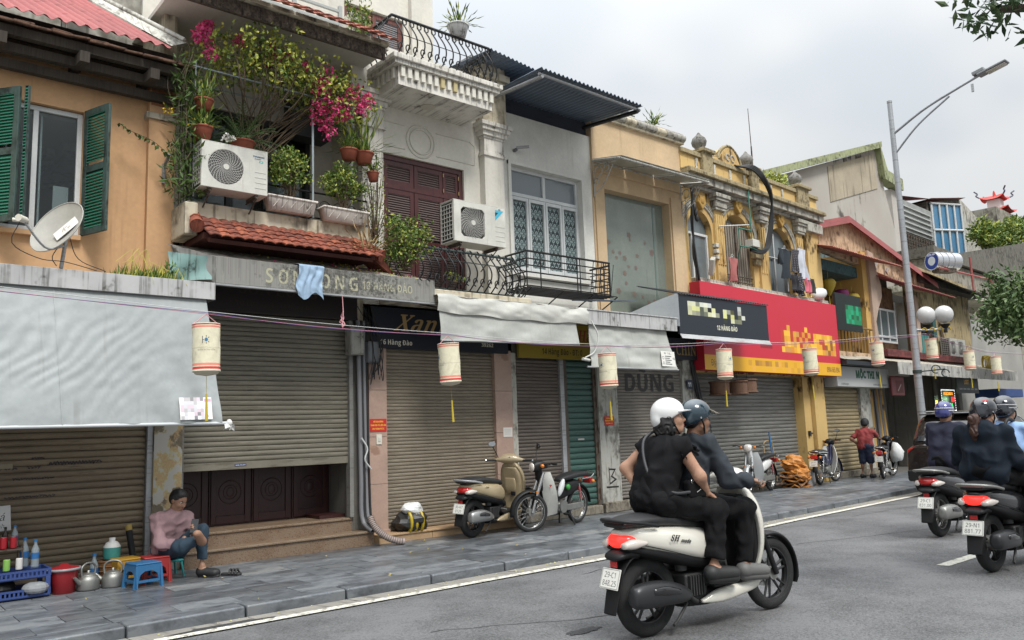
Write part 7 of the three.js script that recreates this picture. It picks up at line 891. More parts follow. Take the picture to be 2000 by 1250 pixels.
function nets(prims,cell,k=0.03,warp=null){
const lo=new V3(9e9,9e9,9e9),hi=new V3(-9e9,-9e9,-9e9);for(const q of prims){if(q.sub)continue;if(q.c){const m=Math.max(...q.r);lo.min(q.c.clone().subScalar(m));hi.max(q.c.clone().addScalar(m));}else for(const[p,r]of[[q.a,q.ra],[q.a.clone().add(q.d),q.rb]]){lo.min(p.clone().subScalar(r));hi.max(p.clone().addScalar(r));}}
lo.subScalar(cell*3 + k*0.3);hi.addScalar(cell*3 + k*0.3);const n=[0,1,2].map((i)=>Math.ceil((hi.getComponent(i)- lo.getComponent(i))/ cell)+ 1),[nx,ny,nz]=n,f=field(prims,k),D=new Float32Array(nx*ny*nz).fill(1),B=5,id=(i,j,l)=>(l*ny + j)*nx + i;
for(let l=0;l<nz;l +=B)for(let j=0;j<ny;j +=B)for(let i=0;i<nx;i +=B){const c=f(lo.x +(i + B / 2)*cell,lo.y +(j + B / 2)*cell,lo.z +(l + B / 2)*cell),far0=Math.abs(c)>B*cell*1.1 + 0.02;for(let c3=l;c3<Math.min(nz,l + B);c3++)for(let b=j;b<Math.min(ny,j + B);b++)for(let a=i;a<Math.min(nx,i + B);a++){const x=lo.x + a*cell,y=lo.y + b*cell,z=lo.z + c3*cell;D[id(a,b,c3)]=far0?c:f(x,y,z)+(warp?warp(x,y,z):0);}}
const V=[],ix=new Int32Array(nx*ny*nz).fill(-1),I=[],co=[[0,0,0],[1,0,0],[0,1,0],[1,1,0],[0,0,1],[1,0,1],[0,1,1],[1,1,1]],ed=[[0,1],[2,3],[4,5],[6,7],[0,2],[1,3],[4,6],[5,7],[0,4],[1,5],[2,6],[3,7]];
for(let l=0;l<nz - 1;l++)for(let j=0;j<ny - 1;j++)for(let i=0;i<nx - 1;i++){const g=co.map(([a,b,c])=>D[id(i + a,j + b,l + c)]);let m=0;for(const q of g)m +=q<0;if(m===0||m===8)continue;let x=0,y=0,z=0,c=0;for(const[a,b]of ed)if((g[a]<0)!==(g[b]<0)){const t=g[a]/(g[a]- g[b]);x +=lerp(co[a][0],co[b][0],t);y +=lerp(co[a][1],co[b][1],t);z +=lerp(co[a][2],co[b][2],t);c++;}ix[id(i,j,l)]=V.length / 3;V.push(lo.x +(i + x / c)*cell,lo.y +(j + y / c)*cell,lo.z +(l + z / c)*cell);}
for(let l=1;l<nz - 1;l++)for(let j=1;j<ny - 1;j++)for(let i=1;i<nx - 1;i++){const s=D[id(i,j,l)]<0;const q=(a,b,c,d,flip)=>{if(a<0||b<0||c<0||d<0)return;if(flip)I.push(a,c,b,a,d,c);else I.push(a,b,c,a,c,d);};if(s !==(D[id(i + 1,j,l)]<0))q(ix[id(i,j - 1,l - 1)],ix[id(i,j,l - 1)],ix[id(i,j,l)],ix[id(i,j - 1,l)],!s);if(s !==(D[id(i,j + 1,l)]<0))q(ix[id(i - 1,j,l - 1)],ix[id(i,j,l - 1)],ix[id(i,j,l)],ix[id(i - 1,j,l)],s);if(s !==(D[id(i,j,l + 1)]<0))q(ix[id(i - 1,j - 1,l)],ix[id(i,j - 1,l)],ix[id(i,j,l)],ix[id(i - 1,j,l)],!s);}
const g=new THREE.BufferGeometry();g.setAttribute('position',new THREE.BufferAttribute(new Float32Array(V),3));g.setIndex(I);g.computeVertexNormals();return g;
}
const mSkin=mat('skin',[0.46,0.255,0.165],0.55,{map:'cloth',s:0.5}),mSkinD=mat('skin_tan',[0.30,0.155,0.095],0.55,{map:'cloth',s:0.5}),mHair=mat('hair_black',[0.012,0.010,0.010],0.5),mHairB=mat('hair_brown',[0.055,0.022,0.014],0.5,{map:'wood',s:0.1}),mEye=mat('eye_white',[0.6,0.58,0.55],0.3),mIris=mat('eye_dark',[0.012,0.008,0.006],0.2),mLip=mat('lip',[0.30,0.085,0.07],0.5);
// hand: wrist w, direction d along the fingers, n = back of the hand, curl 0..1, s side of the thumb
function handPrims(w,d,n,curl,s=1,k=1){
w=v3(w);d=v3(d).clone().normalize();n=v3(n).clone().addScaledVector(d,-v3(n).dot(d)).normalize();const t=new V3().crossVectors(d,n).multiplyScalar(s),P=[],at=(a,b,c)=>w.clone().addScaledVector(d,a*k).addScaledVector(t,b*k).addScaledVector(n,c*k);
for(const b of[-0.026,-0.009,0.009,0.026])P.push(cap(at(0.0,b*0.7,0),at(0.085,b,0),0.014*k,0.012*k,{k:0.012}));
[[0.026,0.068],[0.009,0.078],[-0.009,0.072],[-0.026,0.056]].forEach(([b,L])=>{let p=at(0.085,b,0),a=curl*0.5;for(const q of[0.45,0.32,0.26]){const dir=d.clone().multiplyScalar(Math.cos(a)).addScaledVector(n,-Math.sin(a)),e=p.clone().addScaledVector(dir,L*q*k);P.push(cap(p,e,0.0088*k,0.0078*k,{k:0.003}));p=e;a +=curl*1.15;}});
P.push(cap(at(0.02,0.02,-0.004),at(0.055,0.05,-0.012),0.014*k,0.011*k,{k:0.01}),cap(at(0.055,0.05,-0.012),at(0.085,0.052 - 0.02*curl,-0.018 - 0.02*curl),0.0105*k,0.008*k,{k:0.004}));return P;
}
// head: centre c, forward f (its pitch counts); returns primitives and places face details
function headPrims(c,f,k=1){
c=v3(c);const F=v3(f).clone().normalize(),Rr=new V3().crossVectors(F,new V3(0,1,0)).normalize(),U=new V3().crossVectors(Rr,F),at=(x,y,z)=>c.clone().addScaledVector(F,x*k).addScaledVector(U,y*k).addScaledVector(Rr,z*k),e=(x,y,z,r,o)=>ell(at(x,y,z),r.map((q)=>q*k),F.toArray(),o);
const P=[e(-0.012,0.035,0,[0.096,0.086,0.075]),e(0.022,-0.03,0,[0.07,0.085,0.06],{k:0.04}),cap(at(0.05,-0.092,0.012),at(0.05,-0.092,-0.012),0.026*k,0.026*k,{k:0.035}),cap(at(0.01,-0.07,0.047),at(0.04,-0.085,0.022),0.022*k,0.022*k,{k:0.03}),cap(at(0.01,-0.07,-0.047),at(0.04,-0.085,-0.022),0.022*k,0.022*k,{k:0.03}),
e(0.078,0.008,0.03,[0.016,0.012,0.02],{sub:true,k:0.018}),e(0.078,0.008,-0.03,[0.016,0.012,0.02],{sub:true,k:0.018}),cap(at(0.076,0.012,0),at(0.102,-0.028,0),0.0085*k,0.0125*k,{k:0.014}),cap(at(0.088,-0.034,0.012),at(0.088,-0.034,-0.012),0.0085*k,0.0085*k,{k:0.008}),cap(at(0.077,0.024,0.014),at(0.064,0.024,0.046),0.009*k,0.008*k,{k:0.014}),cap(at(0.077,0.024,-0.014),at(0.064,0.024,-0.046),0.009*k,0.008*k,{k:0.014}),
cap(at(0.082,-0.058,0.016),at(0.082,-0.058,-0.016),0.007*k,0.007*k,{k:0.008}),cap(at(0.080,-0.072,0.013),at(0.080,-0.072,-0.013),0.008*k,0.008*k,{k:0.01}),e(0.055,-0.03,0.042,[0.026,0.026,0.02],{k:0.025}),e(0.055,-0.03,-0.042,[0.026,0.026,0.02],{k:0.025}),
e(-0.012,-0.002,0.077,[0.018,0.031,0.010],{k:0.008}),e(-0.012,-0.002,-0.077,[0.018,0.031,0.010],{k:0.008})];
return{P,at,F,R:Rr,U};
}
function faceParts(t,H,k=1,o={}){for(const s of[1,-1]){const e=G().add(new THREE.SphereGeometry(0.0125*k,12,8),mt(H.at(0.0705,0.006,0.03*s).toArray(),[0,0,0],[1,0.72,1])).to('eye',mEye,t);G().sph(H.at(0.0815,0.006,0.03*s +(o.eye||0)).toArray(),0.0055*k,[1,1,1],8,6).to('iris',mIris,e);G().tube([H.at(0.082,0.026,0.012*s),H.at(0.081,0.032,0.03*s),H.at(0.066,0.026,0.048*s)],0.0042*k,5).to('eyebrow',mHair,t);}G().tube([H.at(0.079,-0.064,0.022),H.at(0.0895,-0.0615,0.008),H.at(0.0895,-0.0615,-0.008),H.at(0.079,-0.064,-0.022)],0.0055*k,6).tube([H.at(0.077,-0.068,0.018),H.at(0.088,-0.0725,0),H.at(0.077,-0.068,-0.018)],0.0062*k,6).to('lips',o.lip||mLip,t);}
// half-shell helmet with peak
function helmetGeo(H,k,m,mTrim,t,o={}){
const P=[ell(H.at(-0.012,0.045,0),[0.125*k,0.112*k,0.105*k],H.F.toArray())],g=G();const cut=cap(H.at(-0.005,-0.28,0),H.at(-0.005,-0.24,0),0.285*k,0.285*k,{sub:true,k:0.012});const rear=ell(H.at(-0.09,-0.01,0),[0.05*k,0.06*k,0.085*k],H.F.toArray(),{k:0.03});
const q=[P[0],rear,ell(H.at(0.09,-0.055,0),[0.13*k,0.085*k,0.15*k],H.F.toArray(),{sub:true,k:0.012}),cap(H.at(-0.05,-0.17,0.2),H.at(-0.05,-0.17,-0.2),0.125*k,0.125*k,{sub:true,k:0.012})];const hg=nets(q,0.007,0.03);const h=G().add(hg).to('helmet',m,t);
G().grid((u,v)=>{const a=(u - 0.5)*1.9,r=lerp(0.105,0.172 - 0.05*Math.abs(u - 0.5)**1.3*2,v);return H.at(Math.cos(a)*r - 0.006,0.052 - 0.012*v,Math.sin(a)*r*0.86).toArray();},16,4,0.006).to('peak',o.peak||m,h);
for(const s of[1,-1]){G().tube([H.at(0.0,0.0,0.1*s),H.at(0.02,-0.05,0.088*s),H.at(0.045,-0.115,0.03*s),H.at(0.045,-0.122,0)],0.007*k,5).to('chin_strap',mBlk,h);G().add(new THREE.CylinderGeometry(0.008,0.008,0.006,10),mt(H.at(-0.01,0.012,0.104*s).toArray(),[PI / 2,0,0])).to('rivet',mChrome,h);}
if(o.stripe)for(const dy of[0.0,0.03]){const st=[];for(let i=0;i<=20;i++){const a=0.9 + i / 20*(2*PI - 1.8);st.push(H.at(-0.012 + Math.cos(a)*0.124,0.03 + dy,Math.sin(a)*0.105));}G().tube(st,0.006,6,30).to('stripe',o.stripe,h);}
if(o.decal)for(const[x,y,z,r,mm]of o.decal)G().add(new THREE.SphereGeometry(0.03,10,8),mt(H.at(x,y,z).toArray(),[0,0,0],r)).to('decal',mm,h);
if(o.visor)G().grid((u,v)=>{const a=(u - 0.5)*1.7,r=lerp(0.118,0.178,v);return H.at(Math.cos(a)*r,lerp(0.075,0.045,v),Math.sin(a)*r*0.85).toArray();},14,4,0.003).to('visor',o.visor,h);return h;
}
const folds=(a0,fr,sx=1,sy=1,sz=1,seed=0,amp=a0*1.9)=>(x,y,z)=>amp*(2*Math.abs(n3(x*fr*sx + 40 + seed,y*fr*sy + 40,z*fr*sz + 40)- 0.5)*2 - 0.6)+ amp*0.5*Math.sin(n3(x*fr*0.6 + 9,y*fr*0.6 + seed,z*fr*0.6)*30);
// J: joints; f facing of the torso
function person(label,pos,ry,J,o){
const t=thing('person',label,'person',pos,ry),k=o.k||1,cell=o.cell||0.013,skin=o.skin||mSkin;const j={};for(const n of Object.keys(J))j[n]=v3(J[n]);
const f=v3(o.f||[1,0,0]).clone().setY(0).normalize(),r=new V3().crossVectors(f,new V3(0,1,0)).normalize(),off=(p,a,b=0)=>p.clone().addScaledVector(r,a*k).addScaledVector(f,b*k),sw=o.bulk||1;
const torso=(e)=>[cap(off(j.pelvis,0.075),off(j.waist,0.06),(0.118*sw + e)*k,(0.105*sw + e)*k),cap(off(j.pelvis,-0.075),off(j.waist,-0.06),(0.118*sw + e)*k,(0.105*sw + e)*k),cap(off(j.waist,0.06),off(j.chest,0.085),(0.105*sw + e)*k,(0.105*sw + e)*k),cap(off(j.waist,-0.06),off(j.chest,-0.085),(0.105*sw + e)*k,(0.105*sw + e)*k),cap(j.shR,off(j.chest,0.02,0).lerp(j.neck,0.35),(0.058*sw + e)*k,(0.07 + e)*k),cap(j.shL,off(j.chest,-0.02,0).lerp(j.neck,0.35),(0.058*sw + e)*k,(0.07 + e)*k)];
const bust=o.bust?[ell(off(j.chest,0.08,0.085).add(new V3(0,-0.06*k,0)),[0.06*k,0.07*k,0.07*k],f.toArray()),ell(off(j.chest,-0.08,0.085).add(new V3(0,-0.06*k,0)),[0.06*k,0.07*k,0.07*k],f.toArray())]:[];
const arm=(S,e,to=2,fl=false)=>{const a=[cap(j['sh' + S],to<1?j['sh' + S].clone().lerp(j['el' + S],to):j['el' + S],(0.050*sw + e)*k,(0.041*sw + e +(to<1?0.008:0))*k,{flat:fl&&to<1})];if(to>1)a.push(cap(j['el' + S],to<2?j['el' + S].clone().lerp(j['wr' + S],to - 1):j['wr' + S],(0.041*sw + e)*k,(0.029 + e*1.1)*k,{flat:fl}));return a;};
const leg=(S,e,to=2,fl=false)=>{const a=[cap(j['hip' + S],to<1?j['hip' + S].clone().lerp(j['kn' + S],to):j['kn' + S],(0.088*sw + e)*k,(0.06 + e)*k,{flat:fl&&to<1})];if(to>1)a.push(cap(j['kn' + S],to<2?j['kn' + S].clone().lerp(j['an' + S],to - 1):j['an' + S],(0.058 + e)*k,(0.036 + e*1.6)*k,{flat:fl}),...(e>0?[]:[ell(j['kn' + S].clone().lerp(j['an' + S],0.3).addScaledVector(f,-0.018*k),[0.04*k,0.1*k,0.04*k])]));return a;};
const foot=(S,e=0)=>[cap(j['an' + S],j['he' + S],(0.036 + e)*k,(0.034 + e)*k),cap(j['he' + S],j['to' + S],(0.034 + e)*k,(0.028 + e)*k),cap(off(j['to' + S],0.02),off(j['he' + S],0.008),(0.026 + e)*k,(0.03 + e)*k),cap(off(j['to' + S],-0.02),off(j['he' + S],-0.008),(0.026 + e)*k,(0.03 + e)*k)];
const H=headPrims(j.head,o.look||o.f||[1,0,0],k),neck=cap(j.neck,H.at(-0.02,-0.06,0),0.055*k,0.05*k,{k:0.03});
const parts=[nets([...torso(-0.014),...arm('R',o.shirt.sleeve>1?-0.012:0),...arm('L',o.shirt.sleeve>1?-0.012:0),...leg('R',-0.014),...leg('L',-0.014),...foot('R'),...foot('L'),neck],cell,0.04),nets([...H.P,neck],o.hc||0.0065,0.02)];
for(const S of['R','L'])if(o['hand' + S]){const h=o['hand' + S];parts.push(nets([...handPrims(j['wr' + S],h[0],h[1],h[2],h[3]??(S==='R'?1:-1),k),cap(j['el' + S].clone().lerp(j['wr' + S],0.75),j['wr' + S],0.031*k,0.027*k,{k:0.012})],o.hcell||0.005,0.01));}
const bg=G();for(const p of parts)bg.add(p);bg.to('body',skin,t);
if(o.face !==false)faceParts(t,H,k,o);
if(o.shirt){const s=o.shirt,e=s.e||0.014;G().add(nets([...torso(e),...bust,...arm('R',e,s.sleeve,true),...arm('L',e,s.sleeve,true),...(s.collar?[cap(j.neck.clone().lerp(j.chest,0.1),j.neck.clone().addScaledVector(H.U,0.02),0.07*k,0.066*k,{flat:true})]:[]),...(s.hood?[ell(off(j.neck,0,-0.09).add(new V3(0,-0.03,0)),[0.07,0.1,0.13],f.toArray()),ell(off(j.neck,0,-0.11).add(new V3(0,-0.1,0)),[0.05,0.12,0.1],f.toArray())]:[])],s.cell||cell*0.85,0.035,folds(s.fold||0.006,s.fr||9,1,1.6,1,s.seed||0))).to(s.name||'shirt',s.m,t);}
if(o.trousers){const s=o.trousers;G().add(nets([cap(off(j.pelvis,0.07),off(j.pelvis,-0.07),(0.128*sw)*k,(0.128*sw)*k),cap(j.pelvis,j.pelvis.clone().lerp(j.waist,s.rise||0.5),0.13*sw*k,0.115*sw*k),...leg('R',s.e||0.014,s.len||1.93,true),...leg('L',s.e||0.014,s.lenL||s.len||1.93,true)],s.cell||cell*0.85,0.045,folds(s.fold||0.006,s.fr||8,1.3,1.3,1,7))).to('trousers',s.m,t);}
if(o.shoes)for(const S of o.shoes.only||['R','L']){G().add(nets([...foot(S,0.010).slice(1),cap(j['he' + S],j['he' + S].clone().lerp(j['an' + S],o.shoes.high||0.25),0.045*k,0.045*k)],0.008,0.03)).to('shoe',o.shoes.m,t);const d=j['to' + S].clone().sub(j['he' + S]);const so=G().add(nets([cap(j['he' + S].clone().add(new V3(0,-0.034*k,0)),j['to' + S].clone().add(new V3(0,-0.028*k,0)).addScaledVector(d,0.12),0.03*k,0.03*k),cap(off(j['he' + S],0,0).add(new V3(0,-0.034*k,0)),off(j['to' + S],0.02).add(new V3(0,-0.03*k,0)),0.03*k,0.028*k),cap(off(j['he' + S],0,0).add(new V3(0,-0.034*k,0)),off(j['to' + S],-0.02).add(new V3(0,-0.03*k,0)),0.03*k,0.028*k)],0.008,0.02)).to('sole',o.shoes.sole||o.shoes.m,t);so.position.y=-0.006;}
if(o.hair){const kind=o.hair,q=[ell(H.at(-0.02,0.045,0),[0.1*k,0.088*k,0.082*k],H.F.toArray()),ell(H.at(-0.045,-0.0,0),[0.07*k,0.075*k,0.08*k],H.F.toArray())];if(kind==='bob')q.push(ell(H.at(-0.055,-0.06,0),[0.075*k,0.11*k,0.09*k],H.F.toArray()),ell(H.at(-0.02,-0.05,0.07),[0.05*k,0.09*k,0.03*k],H.F.toArray()),ell(H.at(-0.02,-0.05,-0.07),[0.05*k,0.09*k,0.03*k],H.F.toArray()));if(kind==='tail')q.push(cap(H.at(-0.09,-0.03,0),H.at(-0.15,-0.06,0.01),0.03,0.045),cap(H.at(-0.15,-0.06,0.01),H.at(-0.17,-0.19,0.02),0.045,0.035),cap(H.at(-0.17,-0.19,0.02),H.at(-0.15,-0.27,0.01),0.035,0.012));if(kind==='short')q.push(ell(H.at(0.018,0.082,0),[0.046*k,0.03*k,0.058*k],H.F.toArray()));q.push(ell(H.at(0.085,-0.005,0),[0.075*k,kind==='short'?0.078*k:0.09*k,0.085*k],H.F.toArray(),{sub:true,k:0.015}));G().add(nets(q,0.006,0.03,folds(kind==='short'?0.0015:0.0045,30,1,0.3,1,2))).to('hair',o.hairM||mHair,t);}
if(o.helmet)helmetGeo(H,k*1.02,o.helmet.m,o.helmet.trim||mBlk,t,o.helmet);
t.H=H;t.j=j;return t;
}
const mBlackCl=mat('black_cloth',[0.007,0.007,0.008],0.85,{specularIntensity:0.35,map:'cloth',s:0.4}),mBlackTr=mat('black_trousers',[0.008,0.008,0.009],0.8,{specularIntensity:0.35,map:'cloth',s:0.4}),mGreyJ=mat('slate_jacket',[0.038,0.045,0.054],0.8,{specularIntensity:0.35,map:'cloth',s:0.4}),mNavyT=mat('navy_tshirt',[0.030,0.031,0.052],0.85,{specularIntensity:0.35,map:'cloth',s:0.4}),mHood=mat('navy_hoodie',[0.010,0.016,0.026],0.75,{specularIntensity:0.35,map:'cloth',s:0.4}),mSky=mat('skyblue_shirt',[0.30,0.46,0.74],0.85,{map:'cloth',s:0.4}),mRedT=mat('red_tshirt',[0.30,0.045,0.045],0.85,{map:'cloth',s:0.4}),mDenimN=mat('navy_shorts',[0.016,0.026,0.062],0.85,{map:'cloth',s:0.4}),mJeans=mat('blue_jeans',[0.028,0.055,0.085],0.85,{map:'cloth',s:0.3}),mPinkS=mat('pink_shirt',[0.33,0.205,0.215],0.8,{map:'cloth',s:0.4});
const crocD=mat('clog_black',[0.02,0.02,0.02],0.6),crocG=mat('clog_grey',[0.11,0.11,0.105],0.6);
const ride={pelvis:[0.36,0.90,0],waist:[0.38,1.06,0],chest:[0.43,1.24,0],neck:[0.46,1.37,0],head:[0.47,1.505,0],shR:[0.45,1.31,0.175],shL:[0.45,1.31,-0.175],elR:[0.57,1.07,0.26],elL:[0.57,1.07,-0.26],wrR:[0.83,1.04,0.29],wrL:[0.83,1.04,-0.29],hipR:[0.40,0.88,0.09],hipL:[0.40,0.88,-0.09],knR:[0.83,0.80,0.19],knL:[0.83,0.80,-0.19],anR:[0.82,0.43,0.20],anL:[0.82,0.43,-0.20],heR:[0.79,0.385,0.21],heL:[0.79,0.385,-0.21],toR:[1.0,0.36,0.215],toL:[1.0,0.36,-0.215]};
const grip=[[0.55,-0.1,0.25],[0.2,1,0],1.25];
const gripL=[[0.55,-0.1,-0.25],[0.2,1,0],1.25];
// --- riders of the cream scooter
{
const P=[4.53,0,-3.97],A=-0.115;
person('driver in a slate jacket, black trousers and dark blue helmet steering the cream scooter',P,A,{...ride,pelvis:[0.42,0.90,0],waist:[0.46,1.06,0],chest:[0.53,1.23,0],neck:[0.57,1.365,0],head:[0.60,1.5,0.02],shR:[0.55,1.30,0.175],shL:[0.55,1.30,-0.175],elR:[0.64,1.05,0.27],elL:[0.64,1.05,-0.27],hipR:[0.45,0.88,0.09],hipL:[0.45,0.88,-0.09],knR:[0.87,0.82,0.19],knL:[0.87,0.82,-0.19]},{look:[0.92,-0.02,0.38],skin:mSkinD,hair:'short',shirt:{m:mGreyJ,sleeve:1.97,e:0.022,collar:true,name:'jacket',fold:0.008,fr:10},trousers:{m:mBlackTr,fold:0.006,fr:10,len:1.98},shoes:{m:crocG,high:0.12},helmet:{m:mat('helmet_teal',[0.012,0.03,0.045],0.15,{clearcoat:1}),visor:mat('visor_smoke',[0.45,0.42,0.36],0.1,{transmission:0.6,thickness:0})},handR:grip,handL:gripL,cell:0.012});
const w={pelvis:[0.130,0.94,0],waist:[0.170,1.09,0],chest:[0.240,1.25,0],neck:[0.285,1.385,0.005],head:[0.330,1.515,0.01],shR:[0.260,1.31,0.165],shL:[0.250,1.31,-0.165],elR:[0.360,1.09,0.245],elL:[0.140,1.15,-0.30],wrR:[0.465,0.965,0.20],wrL:[0.150,1.02,-0.20],hipR:[0.170,0.92,0.10],hipL:[0.170,0.92,-0.10],knR:[0.550,0.84,0.20],knL:[0.550,0.84,-0.20],anR:[0.480,0.45,0.215],anL:[0.480,0.45,-0.215],heR:[0.440,0.405,0.22],heL:[0.440,0.405,-0.22],toR:[0.650,0.385,0.235],toL:[0.650,0.385,-0.235]};
const t=person('passenger in a black sleeveless top, black trousers and white helmet behind the driver',P,A,w,{look:[0.74,0.13,0.68],f:[1,0,0.12],bust:true,bulk:1.0,hair:'bob',shirt:{m:mBlackCl,sleeve:0.22,e:0.016,name:'top',fold:0.005,fr:11},trousers:{m:mBlackTr,fold:0.006,fr:10,len:1.86,rise:0.8,e:0.022},shoes:{m:crocD,high:0.12},helmet:{m:mat('helmet_white',[0.66,0.66,0.65],0.25,{clearcoat:0.8})},handR:[[0.8,-0.25,-0.35],[0.1,1,0.2],0.35],handL:[[0.2,-0.9,0.4],[0,0.3,-1],0.5],cell:0.012});
for(const s of[1,-1]){const c=new V3(0.255,1.345,0.175*s),g=G();g.grid((u,v)=>{const a=u*2*PI,R=lerp(0.062,0.085,v)+ 0.012*Math.sin(a*9)*v;return[c.x + 0.04*v + Math.cos(a)*R,c.y - 0.03 + Math.sin(a)*R*0.55 - 0.05*v,c.z + s*(0.02 + 0.035*v + 0.006*Math.sin(a*11))];},60,3,0.003).to('frill_sleeve',mBlackCl,t);}
const st=[];for(const q of[[0.34,1.40,-0.06],[0.24,1.42,-0.08],[0.125,1.35,-0.07],[0.062,1.2,0.0],[0.045,1.07,0.10],[0.13,0.99,0.2],[0.27,0.985,0.225]])st.push(q);G().tube(st,0.012,6,40).to('bag_strap',mat('strap_grey',[0.03,0.031,0.034],0.6),t);
const bag=thing('shoulder_bag','small black bag on a strap at the passenger\'s side','bag',P,A);G().box(0.27,0.45,0.93,1.07,0.14,0.23,0.03).to('pouch',mBlackCl,bag);G().bar([[0.33,0.98,0.236],[0.37,1.0,0.236]],0.005).torus([0.3,1.06,0.225],0.014,0.004,[0,0.4,0],6.28,12,5).to('clasp',mChrome,bag);
}
// --- man in navy T-shirt
person('man in a navy T-shirt and striped blue helmet riding away on a black scooter',[10.62,0,-4.48],-0.02,ride,{look:[1,-0.03,-0.05],skin:mSkinD,hair:'short',bulk:1.02,shirt:{m:mNavyT,sleeve:0.85,e:0.018,collar:true,name:'t_shirt'},trousers:{m:mBlackTr,len:1.95},shoes:{m:crocD},helmet:{m:mat('helmet_blue',[0.03,0.035,0.16],0.2,{clearcoat:1}),stripe:mat('stripe_white',[0.6,0.6,0.62],0.3)},handR:grip,handL:gripL,cell:0.016,hc:0.009,hcell:0.007});
{
const P=[8.49,0,-3.14],A=-0.05;
person('woman in a dark navy hoodie and patterned helmet sitting behind a man in light blue',P,A,{pelvis:[0.05,0.93,0],waist:[0.06,1.08,0],chest:[0.1,1.23,0],neck:[0.13,1.355,0.01],head:[0.15,1.475,0.02],shR:[0.12,1.28,0.185],shL:[0.12,1.28,-0.185],elR:[0.16,1.03,0.27],elL:[0.16,1.03,-0.27],wrR:[0.34,0.95,0.2],wrL:[0.34,0.95,-0.2],hipR:[0.10,0.91,0.1],hipL:[0.10,0.91,-0.1],knR:[0.5,0.84,0.22],knL:[0.5,0.84,-0.22],anR:[0.45,0.45,0.23],anL:[0.45,0.45,-0.23],heR:[0.41,0.41,0.23],heL:[0.41,0.41,-0.23],toR:[0.62,0.39,0.24],toL:[0.62,0.39,-0.24]},{look:[1,-0.04,0.35],hair:'tail',hairM:mHairB,bulk:1.0,shirt:{m:mHood,sleeve:1.97,e:0.024,hood:true,name:'hoodie',fold:0.01,fr:7},trousers:{m:mBlackTr,len:1.95,e:0.02},shoes:{m:crocD},helmet:{m:mat('helmet_black',[0.012,0.014,0.02],0.12,{clearcoat:1}),decal:[[-0.04,0.11,0.045,[1.6,0.9,1.3],mat('decal_red',[0.32,0.03,0.03],0.2)],[-0.085,0.085,-0.015,[1,1.1,1.1],mat('decal_grey',[0.3,0.32,0.33],0.2)],[-0.03,0.04,0.088,[0.8,0.35,0.5],mat('decal_gold',[0.32,0.22,0.04],0.3)]]},handR:[[0.9,-0.2,-0.3],[0.1,1,0.2],0.5],handL:[[0.9,-0.2,0.3],[0.1,1,-0.2],0.5],cell:0.014,hc:0.008,hcell:0.006});
person('man in a light blue shirt driving the scooter in front of the hooded woman',P,A,{...ride,waist:[0.42,1.06,0.02],chest:[0.5,1.23,0.03],neck:[0.54,1.36,0.03],head:[0.56,1.49,0.04],shR:[0.52,1.30,0.21],shL:[0.52,1.30,-0.15],elR:[0.63,1.06,0.3]},{look:[1,-0.03,0.05],skin:mSkinD,hair:'short',shirt:{m:mSky,sleeve:1.96,e:0.02,collar:true,fold:0.008},trousers:{m:mBlackTr,len:1.95},shoes:{m:crocD},helmet:{m:mat('helmet_black',0),stripe:mat('stripe_grey',[0.35,0.35,0.36],0.3)},handR:grip,handL:gripL,cell:0.016,hc:0.009,hcell:0.007});
const bp=thing('backpack','black backpack between the hooded woman and the driver in light blue','backpack',P,A);G().add(shellX([[0.26,1.15,0.16,0.11],[0.29,1.15,0.19,0.13],[0.315,1.15,0.18,0.12]],4,8,20)).to('pack',mBlk,bp);for(const s of[1,-1])G().tube([[0.31,1.3,0.1*s],[0.4,1.41,0.12*s],[0.54,1.36,0.13*s],[0.56,1.2,0.15*s]],0.018,6).to('strap',mBlk,bp);
}
// --- standing man in red
person('man in a red T-shirt, navy shorts and cap standing by a dark motorbike',[20.42,0,-10.25],0.15,{pelvis:[0,0.80,0],waist:[0.0,0.93,0],chest:[0.06,1.1,0.0],neck:[0.1,1.24,0.0],head:[0.13,1.36,0.0],shR:[0.09,1.16,0.165],shL:[0.07,1.16,-0.165],elR:[0.34,1.04,0.2],elL:[-0.1,0.98,-0.3],wrR:[0.56,0.98,0.16],wrL:[0.02,0.84,-0.19],hipR:[0,0.78,0.085],hipL:[0,0.78,-0.085],knR:[0.03,0.42,0.09],knL:[0.0,0.42,-0.1],anR:[0.0,0.085,0.1],anL:[-0.03,0.085,-0.12],heR:[-0.03,0.05,0.1],heL:[-0.06,0.05,-0.12],toR:[0.15,0.035,0.11],toL:[0.12,0.035,-0.13]},{f:[1,0,-0.35],look:[1,-0.05,-0.1],skin:mSkinD,hair:'short',k:0.95,shirt:{m:mRedT,sleeve:0.8,e:0.016,collar:true,name:'t_shirt'},trousers:{m:mDenimN,len:1.12,e:0.022},shoes:{m:crocD,high:0.05},handR:[[1,-0.1,0],[0,1,0],0.9],handL:[[0.5,-0.7,0.4],[0,0,-1],0.5],cell:0.016,hc:0.009,hcell:0.007,helmet:{m:mat('cap_black',[0.015,0.015,0.017],0.7)}});
